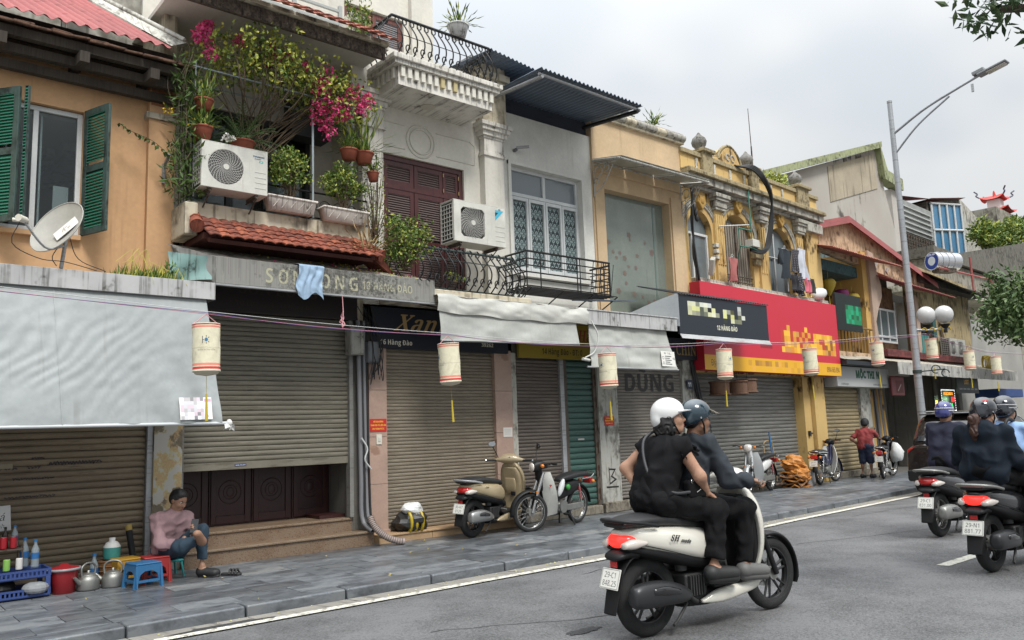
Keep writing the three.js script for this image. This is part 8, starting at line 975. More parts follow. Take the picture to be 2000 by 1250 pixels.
// --- seated man with phone
{
const P=[3.04,0,-9.62],t=person('man in a pink shirt and jeans sitting on a low stool looking at his phone',P,0,{pelvis:[0,0.30,0],waist:[0.0,0.43,0.03],chest:[0.01,0.585,0.07],neck:[0.03,0.715,0.09],head:[0.06,0.83,0.13],shR:[-0.16,0.635,0.11],shL:[0.175,0.635,0.01],elR:[-0.17,0.39,0.27],elL:[0.25,0.41,0.18],wrR:[0.05,0.385,0.40],wrL:[0.16,0.47,0.36],hipR:[-0.07,0.27,0.04],hipL:[0.085,0.27,0.0],knR:[-0.02,0.36,0.42],knL:[0.24,0.50,0.33],anR:[0.165,0.42,0.50],anL:[0.25,0.12,0.36],heR:[0.19,0.40,0.52],heL:[0.245,0.06,0.345],toR:[0.10,0.50,0.62],toL:[0.36,0.045,0.47]},{f:[0.3,0,0.95],look:[0.42,-0.42,0.8],skin:mat('skin_mid',[0.38,0.205,0.13],0.55,{map:'cloth',s:0.5}),hair:'short',k:0.96,shirt:{m:mPinkS,sleeve:1.8,e:0.02,collar:true,fold:0.008,fr:10},trousers:{m:mJeans,len:1.82,e:0.016,fold:0.007},shoes:{m:mat('sandal_black',[0.015,0.015,0.016],0.6),high:0.02,only:['L']},handR:[[0.8,0.2,0.5],[0,0.4,0.9],0.6],handL:[[-0.1,0.6,0.5],[0.7,0,0.7],0.7,1],cell:0.012});
const ph=thing('mobile_phone','black mobile phone in the seated man\'s hand','phone',[P[0]+ 0.135,0.565,P[2]+ 0.43]);const pc=G().obox([0,0,0],[0.078,0.155,0.009],[-0.45,-0.55,-0.3],0.004).to('case',mBlkG,ph);
const s=thing('plastic_stool','small turquoise stool under the seated man','stool',[P[0]- 0.01,0,P[2]- 0.02]);G().box(-0.15,0.15,0.165,0.19,-0.14,0.14,0.012).to('seat',mat('turq_plastic',[0.03,0.30,0.30],0.5),s);for(const[x,z]of[[-1,-1],[1,-1],[-1,1],[1,1]])G().cyl([x*0.125,0.17,z*0.115],[x*0.15,0,z*0.14],0.014,0.012,8).to('leg',mat('turq_plastic',0),s);
const sd=thing('sandal','empty black sandal on the pavement beside the seated man\'s foot','sandal',[3.5,0,-9.2],-0.9);G().add(nets([cap([0,0.012,0],[0.2,0.012,0.0],0.016,0.016),cap([0.0,0.012,0.02],[0.2,0.012,0.025],0.014,0.016),cap([0,0.012,-0.02],[0.2,0.012,-0.02],0.014,0.016)],0.007,0.02)).to('sole',crocD,sd);for(const x of[0.1,0.14,0.18])G().tube([[x,0.015,0.05],[x - 0.01,0.065,0.0],[x,0.015,-0.045]],0.011,6).to('strap',crocD,sd);
}
// ---------------------------------------------------------------- plants on the balconies
{
const r=rng(71),t=thing('bougainvillea','bougainvillea with yellow-green leaves and magenta flowers over the balcony trellis','plant',[0,0,F]);
const L=[[],[],[],[],[]],tw=G(),C=[];
for(let i=0;i<60;i++){const u=r(),x=3.35 + u*2.2,y=6.12 + 0.36*Math.sin(u*2.6 + 0.4)+(r()- 0.5)*0.34 - 0.25*u,z=0.15 + r()*0.6;C.push([x,y,z,0.14 + r()*0.2]);}
for(let i=0;i<2900;i++){const q=C[Math.floor(r()*60)],d=rdir(r),p=new V3(q[0]+ d.x*q[3]*1.2,q[1]+ d.y*q[3],q[2]+ d.z*q[3]*1.3),k=r();L[k<0.42?1:k<0.66?0:k<0.8?2:1].push(rleaf(r,p,0.062,0.045,-0.25));}
for(const[x,y,z,s,n,dp]of[[3.3,6.45,0.55,0.12,170,0],[3.38,6.62,0.5,0.08,90,0],[3.42,6.25,0.55,0.1,90,0],[4.85,6.1,0.65,0.16,120,1],[4.9,5.82,0.6,0.2,240,1],[5.15,5.9,0.65,0.17,170,1],[5.45,5.98,0.7,0.12,110,0],[5.0,5.6,0.55,0.12,80,0],[4.25,6.45,0.5,0.15,60,1],[4.65,6.4,0.6,0.07,40,0],[3.75,6.5,0.6,0.1,50,1],[5.3,6.15,0.72,0.14,70,0],[5.55,6.12,0.7,0.1,60,0],[4.95,6.35,0.65,0.12,50,0],[4.45,6.55,0.55,0.1,40,0]])for(let i=0;i<n;i++){const d=rdir(r),k=Math.cbrt(r())*s;L[dp&&r()<0.7?4:3].push(rleaf(r,new V3(x + d.x*k,y + d.y*k*1.1,z + d.z*k),0.045,0.04,0));}
for(let i=0;i<46;i++){const q=C[i],b=[4.05 +(r()- 0.5)*0.6,5.15,0.25];tw.tube([b,[lerp(b[0],q[0],0.4),5.6 +(r()- 0.5)*0.1,0.3],[lerp(b[0],q[0],0.75)+(r()- 0.5)*0.1,5.9,q[2]],q.slice(0,3)],0.004 + 0.006*r(),4,8);}
tw.to('branch',mTwig,t);[mLeafG,mLeafY,mLeafYel,mPink,mPinkD].forEach((m,i)=>L[i].length&&G().add(leafGeo(L[i])).to(i>2?'flowers':'foliage',m,t));
// climbers at the left side
const v=thing('climbing_vine','tangle of orchids and creepers on the left side trellis of the balcony','plant',[0,0,F]),a=[],b=[],st=G(),or=[];
for(let i=0;i<850;i++){const y=4.35 + r()*1.75,p=new V3(3.17 +(r()- 0.5)*0.34 + 0.04*Math.sin(y*5),y,0.2 + r()*0.55);(r()<0.7?a:b).push(rleaf(r,p,0.11,0.028,0.25));}
for(let k=0;k<22;k++){const y=5 - k*0.0,P=[];let p=[3.15 +(r()- 0.5)*0.3,4.4 + r()*1.5,0.25 + r()*0.5];for(let i=0;i<4;i++){P.push([...p]);p=[p[0]+(r()- 0.5)*0.16,p[1]+ 0.1 + r()*0.12,p[2]+(r()- 0.5)*0.14];}st.tube(P,0.004,4,6);}
const run=[];for(let i=0;i<=14;i++){const u=i / 14;run.push([lerp(3.05,2.46,u),4.85 + 0.42*u + 0.05*Math.sin(u*5),0.35 - 0.1*u]);if(i>1)for(let q=0;q<2;q++)a.push(rleaf(r,new V3(...run[i]),0.06,0.04,-0.6));}st.tube(run,0.004,4,20).tube([[3.05,4.85,0.35],[3.12,4.6,0.3],[3.15,4.3,0.3]],0.004,4);st.to('stem',mTwig,v);G().add(leafGeo(a)).to('foliage',leafMat('vine_green',[0.055,0.10,0.03]),v);G().add(leafGeo(b)).to('foliage',mLeafG,v);for(let i=0;i<40;i++){const c=i<20?[2.93,5.42,0.5]:[3.2,5.28,0.6];or.push(rleaf(r,new V3(c[0]+(r()- 0.5)*0.1,c[1]+(r()- 0.5)*0.1,c[2]),0.035,0.025));}G().add(leafGeo(or)).to('flowers',mat('orchid_yellow',[0.7,0.5,0.03],0.6),v);
potted('orchid in a hanging terracotta pot high on the left trellis',[3.32,5.46,F + 0.6],'orchid',{seed:4,L:0.3,r:0.11,h:0.12});potted('orchid in a terracotta pot beside the round-fan air conditioner',[3.3,5.08,F + 0.62],'orchid',{seed:5,L:0.34,r:0.12,h:0.14});
potted('sago palm in a terracotta bowl on top of the air conditioner',[3.82,5.045,F + 0.55],'sago',{seed:6,r:0.15,h:0.12,m1:mLeafD,mix:1});
{const o=G();const Lw=[];for(let i=0;i<34;i++)Lw.push(rleaf(r,new V3(3.58 +(r()- 0.5)*0.14,5.1 + r()*0.1,0.68),0.045,0.04));const w=o.add(leafGeo(Lw)).to('white_orchid',mat('orchid_white',[0.68,0.66,0.62],0.6),null);w.position.z=F;tag(w,'white orchid flowers beside the sago palm bowl','flowers');}
potted('fern orchid in the left of two hanging terracotta pots by the drain pipe',[5.3,5.22,F + 0.6],'orchid',{seed:8,r:0.12,h:0.13,L:0.26});potted('tall orchid in the right hanging terracotta pot by the drain pipe',[5.52,5.2,F + 0.62],'orchid',{seed:9,r:0.13,h:0.14,L:0.48,n:60});potted('small orchid in a terracotta cup above the second planter',[5.66,4.98,F + 0.62],'orchid',{seed:10,r:0.08,h:0.11,L:0.22,n:30});
const pl=(lab,x0,x1,y,sd)=>{const p=thing('balcony_planter',lab,'planter',[(x0 + x1)/ 2,y,F + 0.55]),w=(x1 - x0)/ 2;G().add(loft([[0,w*0.9,0.075],[0.16,w,0.1],[0.16,w + 0.015,0.112],[0.185,w + 0.015,0.112],[0.18,w - 0.015,0.085],[0.1,w - 0.02,0.08]].map(([yy,a,b])=>[[-a,yy,-b],[a,yy,-b],[a,yy,b],[-a,yy,b]]))).to('box',mat('planter_white',[0.60,0.55,0.50],0.7,{map:'grime',s:0.7}),p);for(let k=-2;k<=2;k++)G().bar([[k*w*0.35 - 0.04,0.03,0.087],[k*w*0.35 + 0.04,0.14,0.1]],0.004).to('relief_rib',mat('planter_white',0),p);G().box(-w + 0.02,w - 0.02,0.1,0.165,-0.08,0.08).to('soil',mSoil,p);const q=potted(sd===21?'leafy green shrub growing in the first white planter':'leafy green shrub growing in the second white planter',[(x0 + x1)/ 2,y + 0.16,F + 0.55],'bush',{pot:false,h:0.02,seed:sd,R:[0.34,0.25,0.2],up:sd===21?0.42:0.38,n:1500,L:0.05,W:0.028,cl:30});};
pl('white ribbed planter box beside the air conditioner',4.14,4.79,4.36,21);pl('white ribbed planter box beside the drain pipe',4.91,5.57,4.33,22);
potted('wild creeper shrub growing over the wrought-iron balcony corner',[6.12,3.62,F + 0.7],'bush',{pot:false,h:0,seed:31,R:[0.42,0.42,0.28],up:0.42,n:1900,L:0.048,W:0.03,cl:44,mix:0.75});potted('sparse creeper on wires beside the maroon doors',[5.72,4.0,F + 0.55],'bush',{pot:false,h:0,seed:33,R:[0.2,0.75,0.2],up:0.6,n:420,L:0.035,W:0.018,cl:40,mix:0.5});
potted('grassy plant in a white box on the upper balcony rail',[7.12,7.5,F + 0.74],'orchid',{seed:14,r:0.16,h:0.17,L:0.3,n:50,potM:mat('box_white',[0.55,0.55,0.54],0.7,{map:'grime',s:0.5})});potted('leafy plant behind the upper balcony corner',[5.72,7.05,F + 0.25],'bush',{pot:false,h:0,seed:15,R:[0.25,0.4,0.2],up:0.35,n:420,L:0.07,W:0.03});
potted('small weeds on the ledge below the wrought-iron balcony',[6.85,3.5,F + 0.86],'bush',{pot:false,h:0,seed:16,R:[0.22,0.08,0.05],up:0.06,n:120,L:0.035,W:0.02});potted('dry straw hanging off the end of the tiled awning',[5.45,3.85,F + 0.8],'orchid',{pot:false,h:0.05,seed:17,r:0.2,L:0.5,n:45,m1:mat('straw',[0.34,0.24,0.12],0.9),m2:mat('straw',0)});
potted('fern tuft on the beige parapet',[12.75,7.5,F - 0.1],'orchid',{pot:false,h:0,seed:18,r:0.15,L:0.3,n:40});potted('young fig tree sprouting beside the sooty parapet pier',far(5.75,7.0,-0.5),'bush',{pot:false,h:0,seed:19,R:[0.5,0.45,0.4],up:0.4,n:320,L:0.15,W:0.08,m1:mLeafY,m2:mLeafG});potted('bright weeds on the yellow parapet',far(4.3,7.2,-0.15),'bush',{pot:false,h:0,seed:20,R:[0.35,0.16,0.15],up:0.12,n:160,L:0.12,W:0.05,m1:mLeafY});
const rc=G().box(-0.24,0.24,0,0.34,-0.26,0.26,0.01).to('rooftop_unit',mat('unit_dark',[0.08,0.085,0.09],0.6),null);rc.position.set(12.1,7.5,F - 0.5);for(let i=0;i<5;i++)G().box(0.0,0.22,0.05 + i*0.055,0.08 + i*0.055,0.262,0.27).to('slat',mAC,rc);tag(rc,'small slatted unit on the beige parapet','air conditioner');
}
// ---------------------------------------------------------------- trees
function tree(label,pos,crown,trunkH,n,leaf,seed,o={}){
const t=thing('street_tree',label,'tree',pos),r=rng(seed),bark=mat('bark',[0.13,0.11,0.09],0.95,{map:'wood',s:0.8,bump:'wood',bs:0.02});const[c,R]=crown;const A=bushLeaves(r,c,R,n,leaf[0],leaf[1],o.cl||60,0.05);
const tk=G(),top=[c[0]*0.35,trunkH,c[2]*0.35];tk.add(new THREE.TubeGeometry(new THREE.CatmullRomCurve3([[0,-0.1,0],[0.04,trunkH*0.5,0.02],top].map(v3)),12,0.13,10));tk.to('trunk',bark,t);const br=G();for(const q of A.C)br.tube([top,[lerp(top[0],q[0],0.5),lerp(top[1],q[1],0.6)+ 0.1,lerp(top[2],q[2],0.5)],q.slice(0,3)],0.014 + 0.02*r(),5,8);br.to('limbs',bark,t);G().add(leafGeo(A.slice(0,Math.floor(n*0.6)))).to('crown',o.m1||mLeafD,t);G().add(leafGeo(A.slice(Math.floor(n*0.6)))).to('crown',o.m2||mLeafB,t);return t;
}
tree('dense dark green tree over the far end of the pavement',[29.6,0,-8.7],[[0.1,4.75,0],[2.5,1.35,1.6]],3.4,9000,[0.2,0.09],81,{cl:70,m1:leafMat('tree_green',[0.055,0.105,0.05]),m2:leafMat('tree_green2',[0.10,0.15,0.075])});
tree('leafy branch of a roadside tree reaching over the street',[8.1,0,0.9],[[-1.4,4.70,-2.18],[1.0,0.76,0.95]],3.6,7000,[0.1,0.036],83,{cl:50,m1:leafMat('branch_leaf',[0.05,0.10,0.065]),m2:leafMat('branch_leaf2',[0.08,0.125,0.085])});
for(const[s,y,w,sd]of[[38.6,11.2,1.2,84],[41.4,11.7,1.4,85],[44.5,12.3,1.5,86],[48,13,1.8,87]])potted(['pale green shrub on the terrace beside the blue panels','green shrub on the terrace below the pagoda','dense shrub on the terrace in front of the pagoda','last green shrub along the sooty terrace'][sd - 84],far(s,y,-5),'bush',{pot:false,h:0,seed:sd,R:[w,0.9,1.0],up:0.6,n:1500,L:0.26,W:0.12,cl:30,group:'shrubs on the roof terrace'});
// ---------------------------------------------------------------- street lamp
{
const t=thing('street_lamp','tall galvanised street lamp with curved arm and two white globes','street lamp',[19.33,0,-8.3]);const mP=mat('lamp_galv',[0.40,0.42,0.44],0.45,{metal:0.4,map:'metal',s:2});
G().cyl([0,0,0],[0.0,9.05,0],0.095,0.055,16).cyl([0,9.05,0],[0,9.1,0],0.06,0.06,12).cyl([0,0,0],[0,0.05,0],0.2,0.2,16).to('pole',mP,t);
G().tube([[0,8.25,0],[0,8.62,0.75],[0,8.86,1.5],[0,9.0,2.0]],0.03,8).to('arm',mP,t);G().tube([[0,7.75,0],[0,8.3,0.6],[0,8.75,1.35]],0.024,8).to('lower_arm',mP,t);
const hd=G().obox([0,9.06,2.3],[0.26,0.05,0.62],[-0.2,0,0],0.02).obox([0,9.08,2.02],[0.2,0.09,0.26],[-0.2,0,0],0.02).to('lamp_head',mat('lamp_head',[0.22,0.23,0.24],0.5),t);G().obox([0,9.035,2.38],[0.2,0.012,0.4],[-0.2,0,0]).to('lens',mClear,hd);G().cyl([0,8.86,1.85],[0,8.68,1.85],0.03,0.03,8).to('sensor',mPvc,t);
const mGl=mat('globe_white',[0.62,0.62,0.61],0.35,{transmission:0.25,thickness:0});
for(const[x,z]of[[0.25,0.22],[0.5,0.52]]){const g=G().sph([x,3.83,z],0.205,[1,1,1],24,16).to('globe',mGl,t);G().cyl([x,3.6,z],[x,3.5,z],0.12,0.05,14).cyl([x,3.5,z],[x,3.4,z],0.045,0.045,10).to('globe_base',mBlk,g);}
G().tube([[0,3.5,0],[0.25,3.48,0.25],[0.55,3.5,0.58]],0.03,6).to('globe_arm',mP,t);for(let k=0;k<4;k++)G().tube([[0.1 + k*0.12,3.44,0.08 + k*0.13],[0.16 + k*0.12,3.53,0.2 + k*0.13],[0.2 + k*0.12,3.46,0.22 + k*0.13]],0.016,5).to('yellow_tie',mat('yellow_tape',[0.5,0.33,0.03],0.7),t);
for(const[c,R]of[[[0.05,2.55,0.4],0.09],[[0.1,2.45,0.58],0.08]])G().torus(c,R,0.014,[0,-0.9,0],5,16,5).to('scroll',mat('green_iron',0),t);G().cyl([0,2.48,0],[0,2.56,0],0.1,0.1,14).bar([[0,2.52,0.08],[0.06,2.54,0.6]],0.014).to('scroll_arm',mat('green_iron',0),t);
for(const[y,c]of[[2.0,[0.25,0.18,0.3]],[1.6,[0.6,0.6,0.58]],[1.3,[0.5,0.45,0.4]]])G().add(new THREE.CylinderGeometry(0.094,0.095,0.14,10,1,true,0.2,1.3),mt([0,y,0])).to('sticker',mat('sticker' + y,c,0.6),t);
}
// ---------------------------------------------------------------- lantern string
{
const lm=printMat('lanternprint',1024,512,(x,w,h)=>{const r=rng(3);x.fillStyle='#d9d3b8';x.fillRect(0,0,w,h);for(let i=0;i<260;i++){x.fillStyle=`rgba(120,112,92,${0.02 + r() * 0.05})`;x.beginPath();x.ellipse(r()*w,r()*h,5 + r()*60,4 + r()*30,r()*3,0,7);x.fill();}x.strokeStyle='rgba(110,104,88,.5)';x.lineWidth=2;for(const y of[262,266]){x.beginPath();x.moveTo(0,y);for(let i=0;i<=32;i++)x.lineTo(i*32,y +(r()- 0.5)*8);x.stroke();}for(const[y,q,c]of[[0,16,'#cf5a4c'],[26,18,'#d98272'],[430,26,'#dd8a76'],[468,26,'#c43b3a']]){x.fillStyle=c;x.fillRect(0,y,w,q);}for(const cx of[256,768]){x.strokeStyle='#2b3040';x.lineWidth=7;x.beginPath();x.moveTo(cx - 44,140);x.lineTo(cx - 44,220);for(const a of[-1.57,-0.7,0.7,1.57,3.14]){x.moveTo(cx + Math.cos(a)*28,180 + Math.sin(a)*28);x.lineTo(cx + Math.cos(a)*46,180 + Math.sin(a)*46);}x.stroke();x.fillStyle='#3f7396';x.beginPath();x.arc(cx,180,21,0,7);x.fill();text(x,'QUẬN HOÀN KIẾM',cx,288,26,'#6d6a62',{style:'normal'});}},{rough:0.75});
const mR=mat('lantern_rib',[0.55,0.5,0.42],0.8),mTs=mat('tassel_gold',[0.45,0.34,0.03],0.7);
const spots=[[2.83,2.375,0.0],[5.75,2.31,1.9],[8.53,2.29,-0.75],[11.34,2.46,0.9],[14.04,2.58,2.2],[16.71,2.82,2.6],[19.75,3.06,-0.4],[22.3,2.88,0.8],[24.5,2.82,1.6]],labs=['cylindrical paper lantern in front of the grey tarpaulin corner','tilted paper lantern hanging below the short tarpaulin valance','paper lantern hanging before the pillar numbered 12','paper lantern overlapping the left part of the red sign','paper lantern overlapping the right end of the red sign','paper lantern in front of the ochre balcony railing','paper lantern hanging just below the two white globes','paper lantern above the middle of the long stained awning','paper lantern at the far end of the long stained awning'];
spots.forEach(([x,y,a],i)=>{const z=-7.95 -(i>5?0.15*(i - 5):0),t=thing('paper_lantern',labs[i],'lantern',[x,y,z],0,'white and red lanterns strung along the street');t.rotation.z=[0.02,0.05,0.03,-0.02,0.04,0.05,0.06,0,-0.03][i];const seg=20,H=0.46,R=0.128,P=[],uv=[],I=[];for(let j=0;j<=8;j++)for(let k=0;k<=seg;k++){const q=k / seg*2*PI,rr=R*(1 + 0.025*Math.sin(j*1.3 + k*2)+(j===0||j===8?0.02:0));P.push(Math.sin(q)*rr,H / 2 - j / 8*H,Math.cos(q)*rr);uv.push(k / seg,1 - j / 8);}for(let j=0;j<8;j++)for(let k=0;k<seg;k++){const b=j*(seg + 1)+ k;I.push(b,b + seg + 1,b + 1,b + 1,b + seg + 1,b + seg + 2);}const g=new THREE.BufferGeometry();g.setAttribute('position',new THREE.BufferAttribute(new Float32Array(P),3));g.setAttribute('uv',new THREE.BufferAttribute(new Float32Array(uv),2));g.setIndex(I);g.computeVertexNormals();mesh('paper_shade',g,lm,t,null,[0,PI / 2 - Math.atan2(x,-z)+ a,0]);
for(const q of[1,-1])G().torus([0,q*H / 2,0],R,0.006,[PI / 2,0,0],6.283,24,5).to('hoop',mR,t);G().lathe([[R,-H / 2],[R*0.8,-H / 2 - 0.03],[0.02,-H / 2 - 0.045]],null,20).to('bottom_cover',mat('lantern_cream',[0.55,0.50,0.38],0.8),t);G().bar([[-R,H / 2,0],[0,H / 2 + 0.1,0],[R,H / 2,0]],0.004).to('hanger',mat('pink_string',0),t);G().cyl([0,-H / 2 - 0.04,0],[0,-H / 2 - 0.22,0],0.002,0.002,4).cyl([0,-H / 2 - 0.22,0],[0.0,-H / 2 - 0.48,0.0],0.009,0.016,8).to('tassel',mTs,t);});
const top=spots.map(([x,y],i)=>[x,y + 0.335,-7.95 -(i>5?0.15*(i - 5):0)]);const line=(dy,sg,m,lab,i)=>{const g=G(),P=[[-4,3.1 + dy,-7.9],...top,[36,3.6,-9.5]];for(let k=0;k + 1<P.length;k++)g.tube(sag([P[k][0],P[k][1]+ dy*(k?1:0),P[k][2]],[P[k + 1][0],P[k + 1][1]+ dy,P[k + 1][2]],sg,6),0.003,4,12);tag(g.to('string_line',m,null),lab,'cord');};
line(0,0.03,mat('cord_pink',[0.42,0.16,0.22],0.8),'pink cord that carries the row of lanterns');line(0.012,0.05,mat('cord_blue',[0.10,0.09,0.25],0.8),'dark blue cord twisted along the lantern row');line(0.025,0.015,mat('cord_white',[0.5,0.5,0.5],0.8),'pale cord above the pink lantern cord');
}
// ---------------------------------------------------------------- things on the pavement
{
const mBlu=mat('crate_blue',[0.03,0.06,0.2],0.5),t=thing('plastic_crate','blue plastic crate used as a drinks table at the shutter','crate',[1.42,0,-9.6]);
for(const y of[0.01,0.19]){const g=G();g.box(-0.42,0.42,y,y + 0.015,-0.2,0.2,0.004);g.box(-0.42,0.42,y + 0.012,y + 0.085,-0.212,-0.188,0.004).box(-0.42,0.42,y + 0.012,y + 0.028,0.188,0.212).box(-0.42,0.42,y + 0.066,y + 0.085,0.188,0.212);for(let q=0;q<=22;q++)g.box(-0.415 + q*0.037,-0.398 + q*0.037,y + 0.027,y + 0.067,0.19,0.21);for(const x of[-0.42,0.42])g.box(x - 0.012,x + 0.012,y + 0.012,y + 0.085,-0.188,0.188,0.004);g.to('tray',mBlu,t);}for(const[x,z]of[[-0.4,-0.19],[0.4,-0.19],[-0.4,0.19],[0.4,0.19]])G().box(x - 0.022,x + 0.022,0.1,0.2,z - 0.022,z + 0.022,0.004).to('post',mBlu,t);
const bagc=(n,lab,x,y,z,s,m)=>{const g=G().add(new THREE.SphereGeometry(s,14,10));const p=g.g[0].attributes.position;for(let i=0;i<p.count;i++){const k=0.6 + 0.8*n3(p.getX(i)*14 + x*9,p.getY(i)*14,p.getZ(i)*14);p.setXYZ(i,p.getX(i)*k*1.2,Math.max(-s*0.6,p.getY(i)*k*0.8),p.getZ(i)*k);}g.g[0].computeVertexNormals();const o=g.to(n,m,null);o.position.set(x,y,z);tag(o,lab,'bag');};bagc('plastic_bag','black plastic bag inside the blue crate',1.4,0.11,-9.58,0.14,mBlk);bagc('plastic_bag','clear crumpled plastic bag hanging from the crate corner',1.72,0.1,-9.42,0.09,mat('clear_film',[0.5,0.52,0.54],0.3,{transmission:0.5,thickness:0}));
const sh=thing('wire_rack','small dark drinks rack standing on the blue crate','rack',[1.3,0.275,-9.66]);G().box(-0.32,0.32,0.19,0.205,-0.14,0.14,0.003).to('shelf',mRustIron,sh);for(const[x,z]of[[-0.31,-0.13],[0.31,-0.13],[-0.31,0.13],[0.31,0.13]])G().cyl([x,0,z],[x,0.25,z],0.006,0.006,5).to('upright',mRustIron,sh);
const mCola=mat('cola',[0.02,0.008,0.006],0.15),mCan=mat('can_red',[0.42,0.02,0.03],0.3,{metal:0.3}),mPet=mat('pet_clear',[0.62,0.7,0.74],0.1,{transmission:0.7,thickness:0}),mLab=mat('label_blue',[0.02,0.12,0.32],0.5),mCapB=mat('cap_blue',[0.02,0.14,0.35],0.5);
const can=(lab,x,y,z,m)=>{const c=thing('drink_can',lab,'can',[x,y,z],0,'drink cans on the crate');G().lathe([[0.001,0],[0.026,0.002],[0.031,0.01],[0.031,0.105],[0.026,0.115],[0.001,0.113]],null,16).to('can_body',m,c);G().cyl([0,0.113,0],[0,0.118,0],0.026,0.026,14).to('lid',mChrome,c);};
for(let k=0;k<4;k++)can('red cola can ' +['at the inner end of','second from the inner end of','third from the inner end of','at the water bottle end of'][k]+ ' the drinks rack',1.28 + k*0.085,0.482,-9.58,mCan);can('white and red drink can on the blue crate',1.58,0.278,-9.5,mat('can_white',[0.6,0.58,0.56],0.3));can('green and pink jar on the blue crate',1.47,0.278,-9.48,mat('can_green',[0.2,0.4,0.08],0.4));
const bot=(lab,x,y,z,s,m,lm,cm)=>{const b=thing('drink_bottle',lab,'bottle',[x,y,z],0,'drink bottles on the crate');G().lathe([[0.001,0],[0.032,0.0],[0.033,0.02],[0.03,0.1],[0.033,0.13],[0.03,0.16],[0.013,0.2],[0.013,0.22]].map((q)=>[q[0]*s,q[1]*s]),null,16).to('bottle_body',m,b);G().cyl([0,0.22*s,0],[0,0.242*s,0],0.015*s,0.015*s,12).to('bottle_cap',cm,b);G().cyl([0,0.08*s,0],[0,0.13*s,0],0.034*s,0.034*s,16,true).to('bottle_label',lm,b);};
for(let k=0;k<5;k++)bot('dark cola bottle ' +['at the inner end','second from the inner end','in the middle','next to the last','beside the water bottle'][k]+ ' of the rack\'s back row',1.08 + k*0.1,0.482,-9.7,0.85,mCola,mCan,mBlk);bot('large water bottle with blue label at the crate corner',1.72,0.278,-9.52,1.15,mPet,mLab,mCapB);bot('second water bottle behind the one at the crate corner',1.65,0.278,-9.66,1.2,mPet,mLab,mCapB);bot('water bottle on the upper drinks rack',1.56,0.482,-9.68,0.9,mPet,mLab,mCapB);bot('tall water bottle standing between the kettles and the shutter',2.32,0,-9.75,1.35,mPet,mLab,mCapB);
const sg=thing('handwritten_sign','white card with handwritten Trà Đá propped above the drinks','sign',[1.33,0.66,-9.82],0.05);G().obox([0,0.1,0],[0.42,0.25,0.012],[-0.12,0,0.04]).to('card',mat('card_white',[0.5,0.5,0.49],0.8),sg);sheet('lettering',0.4,0.23,printMat('trada',256,144,(x,w,h)=>{x.fillStyle='#b9b9b7';x.fillRect(0,0,w,h);text(x,'Trà Đá',130,64,62,'#2c2c30',{font:'serif',style:'italic'});text(x,'Nước lạnh',150,120,34,'#4a4a50',{font:'serif',style:'italic'});}),sg,[0,0.101,0.0085],[-0.12,0,0.04]);
const bk=thing('red_bucket','red plastic bucket with a cling-film covered lid','bucket',[1.98,0,-9.5]);G().lathe([[0.001,0],[0.105,0],[0.135,0.23],[0.14,0.235],[0.13,0.24]],null,24).to('bucket_body',mat('red_plastic',[0.27,0.015,0.02],0.4),bk);G().lathe([[0.142,0.235],[0.145,0.25],[0.05,0.27],[0.03,0.29],[0.001,0.29]],null,24).to('lid',mat('red_plastic',0),bk);G().torus([0,0.237,0],0.148,0.014,[PI / 2,0,0],6.283,24,6).to('film_rim',mat('clear_film',0),bk);
const kt=(lab,x,z,ry)=>{const k=thing('kettle',lab,'kettle',[x,0,z],ry);const m=mat('aluminium',[0.36,0.36,0.35],0.5,{metal:0.85,map:'plaster',s:0.3});G().lathe([[0.001,0],[0.098,0],[0.11,0.02],[0.108,0.1],[0.09,0.135],[0.07,0.15]],null,26).to('kettle_body',m,k);G().lathe([[0.07,0.15],[0.06,0.165],[0.012,0.175],[0.018,0.195],[0.001,0.2]],null,20).to('kettle_lid',m,k);G().tube([[-0.075,0.13,0],[-0.085,0.22,0],[-0.04,0.265,0],[0.04,0.265,0],[0.085,0.22,0],[0.075,0.13,0]],0.011,7,24).to('kettle_handle',m,k);G().cyl([-0.1,0.08,0],[-0.17,0.15,0],0.026,0.014,10).to('spout',m,k);};kt('aluminium kettle next to the red bucket',2.2,-9.46,0.5);kt('aluminium kettle in front of the white jug',2.43,-9.44,-0.4);
const stool=(lab,x,z,y,h,w,m,ry)=>{const s=thing('plastic_stool',lab,'stool',[x,y,z],ry);G().box(-w,w,h - 0.02,h,-w,w,0.012).to('seat',m,s);for(const q of[0,1,2,3]){const a=q*PI / 2;const g=G();g.ext([[-w,h - 0.02],[-w*1.2,0],[-w*0.88,0],[-w*0.66,h*0.55],[-w*0.3,h*0.68],[w*0.3,h*0.68],[w*0.66,h*0.55],[w*0.88,0],[w*1.2,0],[w,h - 0.02]],0.014,mt([0,0,w - 0.014]));g.g[0].applyMatrix4(new THREE.Matrix4().makeRotationY(a));g.to('leg_panel',m,s);G().add(new THREE.BoxGeometry(w*1.7,0.025,0.012),new THREE.Matrix4().makeRotationY(a).multiply(mt([0,h*0.28,w*0.99]))).to('stretcher',m,s);}return s;};
stool('blue plastic stool nearest the pavement slabs',2.66,-9.2,0,0.25,0.135,mat('stool_blue',[0.025,0.12,0.26],0.45),0.15);stool('yellow plastic stool behind the blue stool',2.6,-9.62,0,0.26,0.13,mat('stool_yellow',[0.36,0.2,0.02],0.5),0.1);stool('red and yellow plastic stool beside the seated man',2.84,-9.42,0,0.27,0.13,mat('stool_red',[0.3,0.02,0.02],0.45),-0.1);
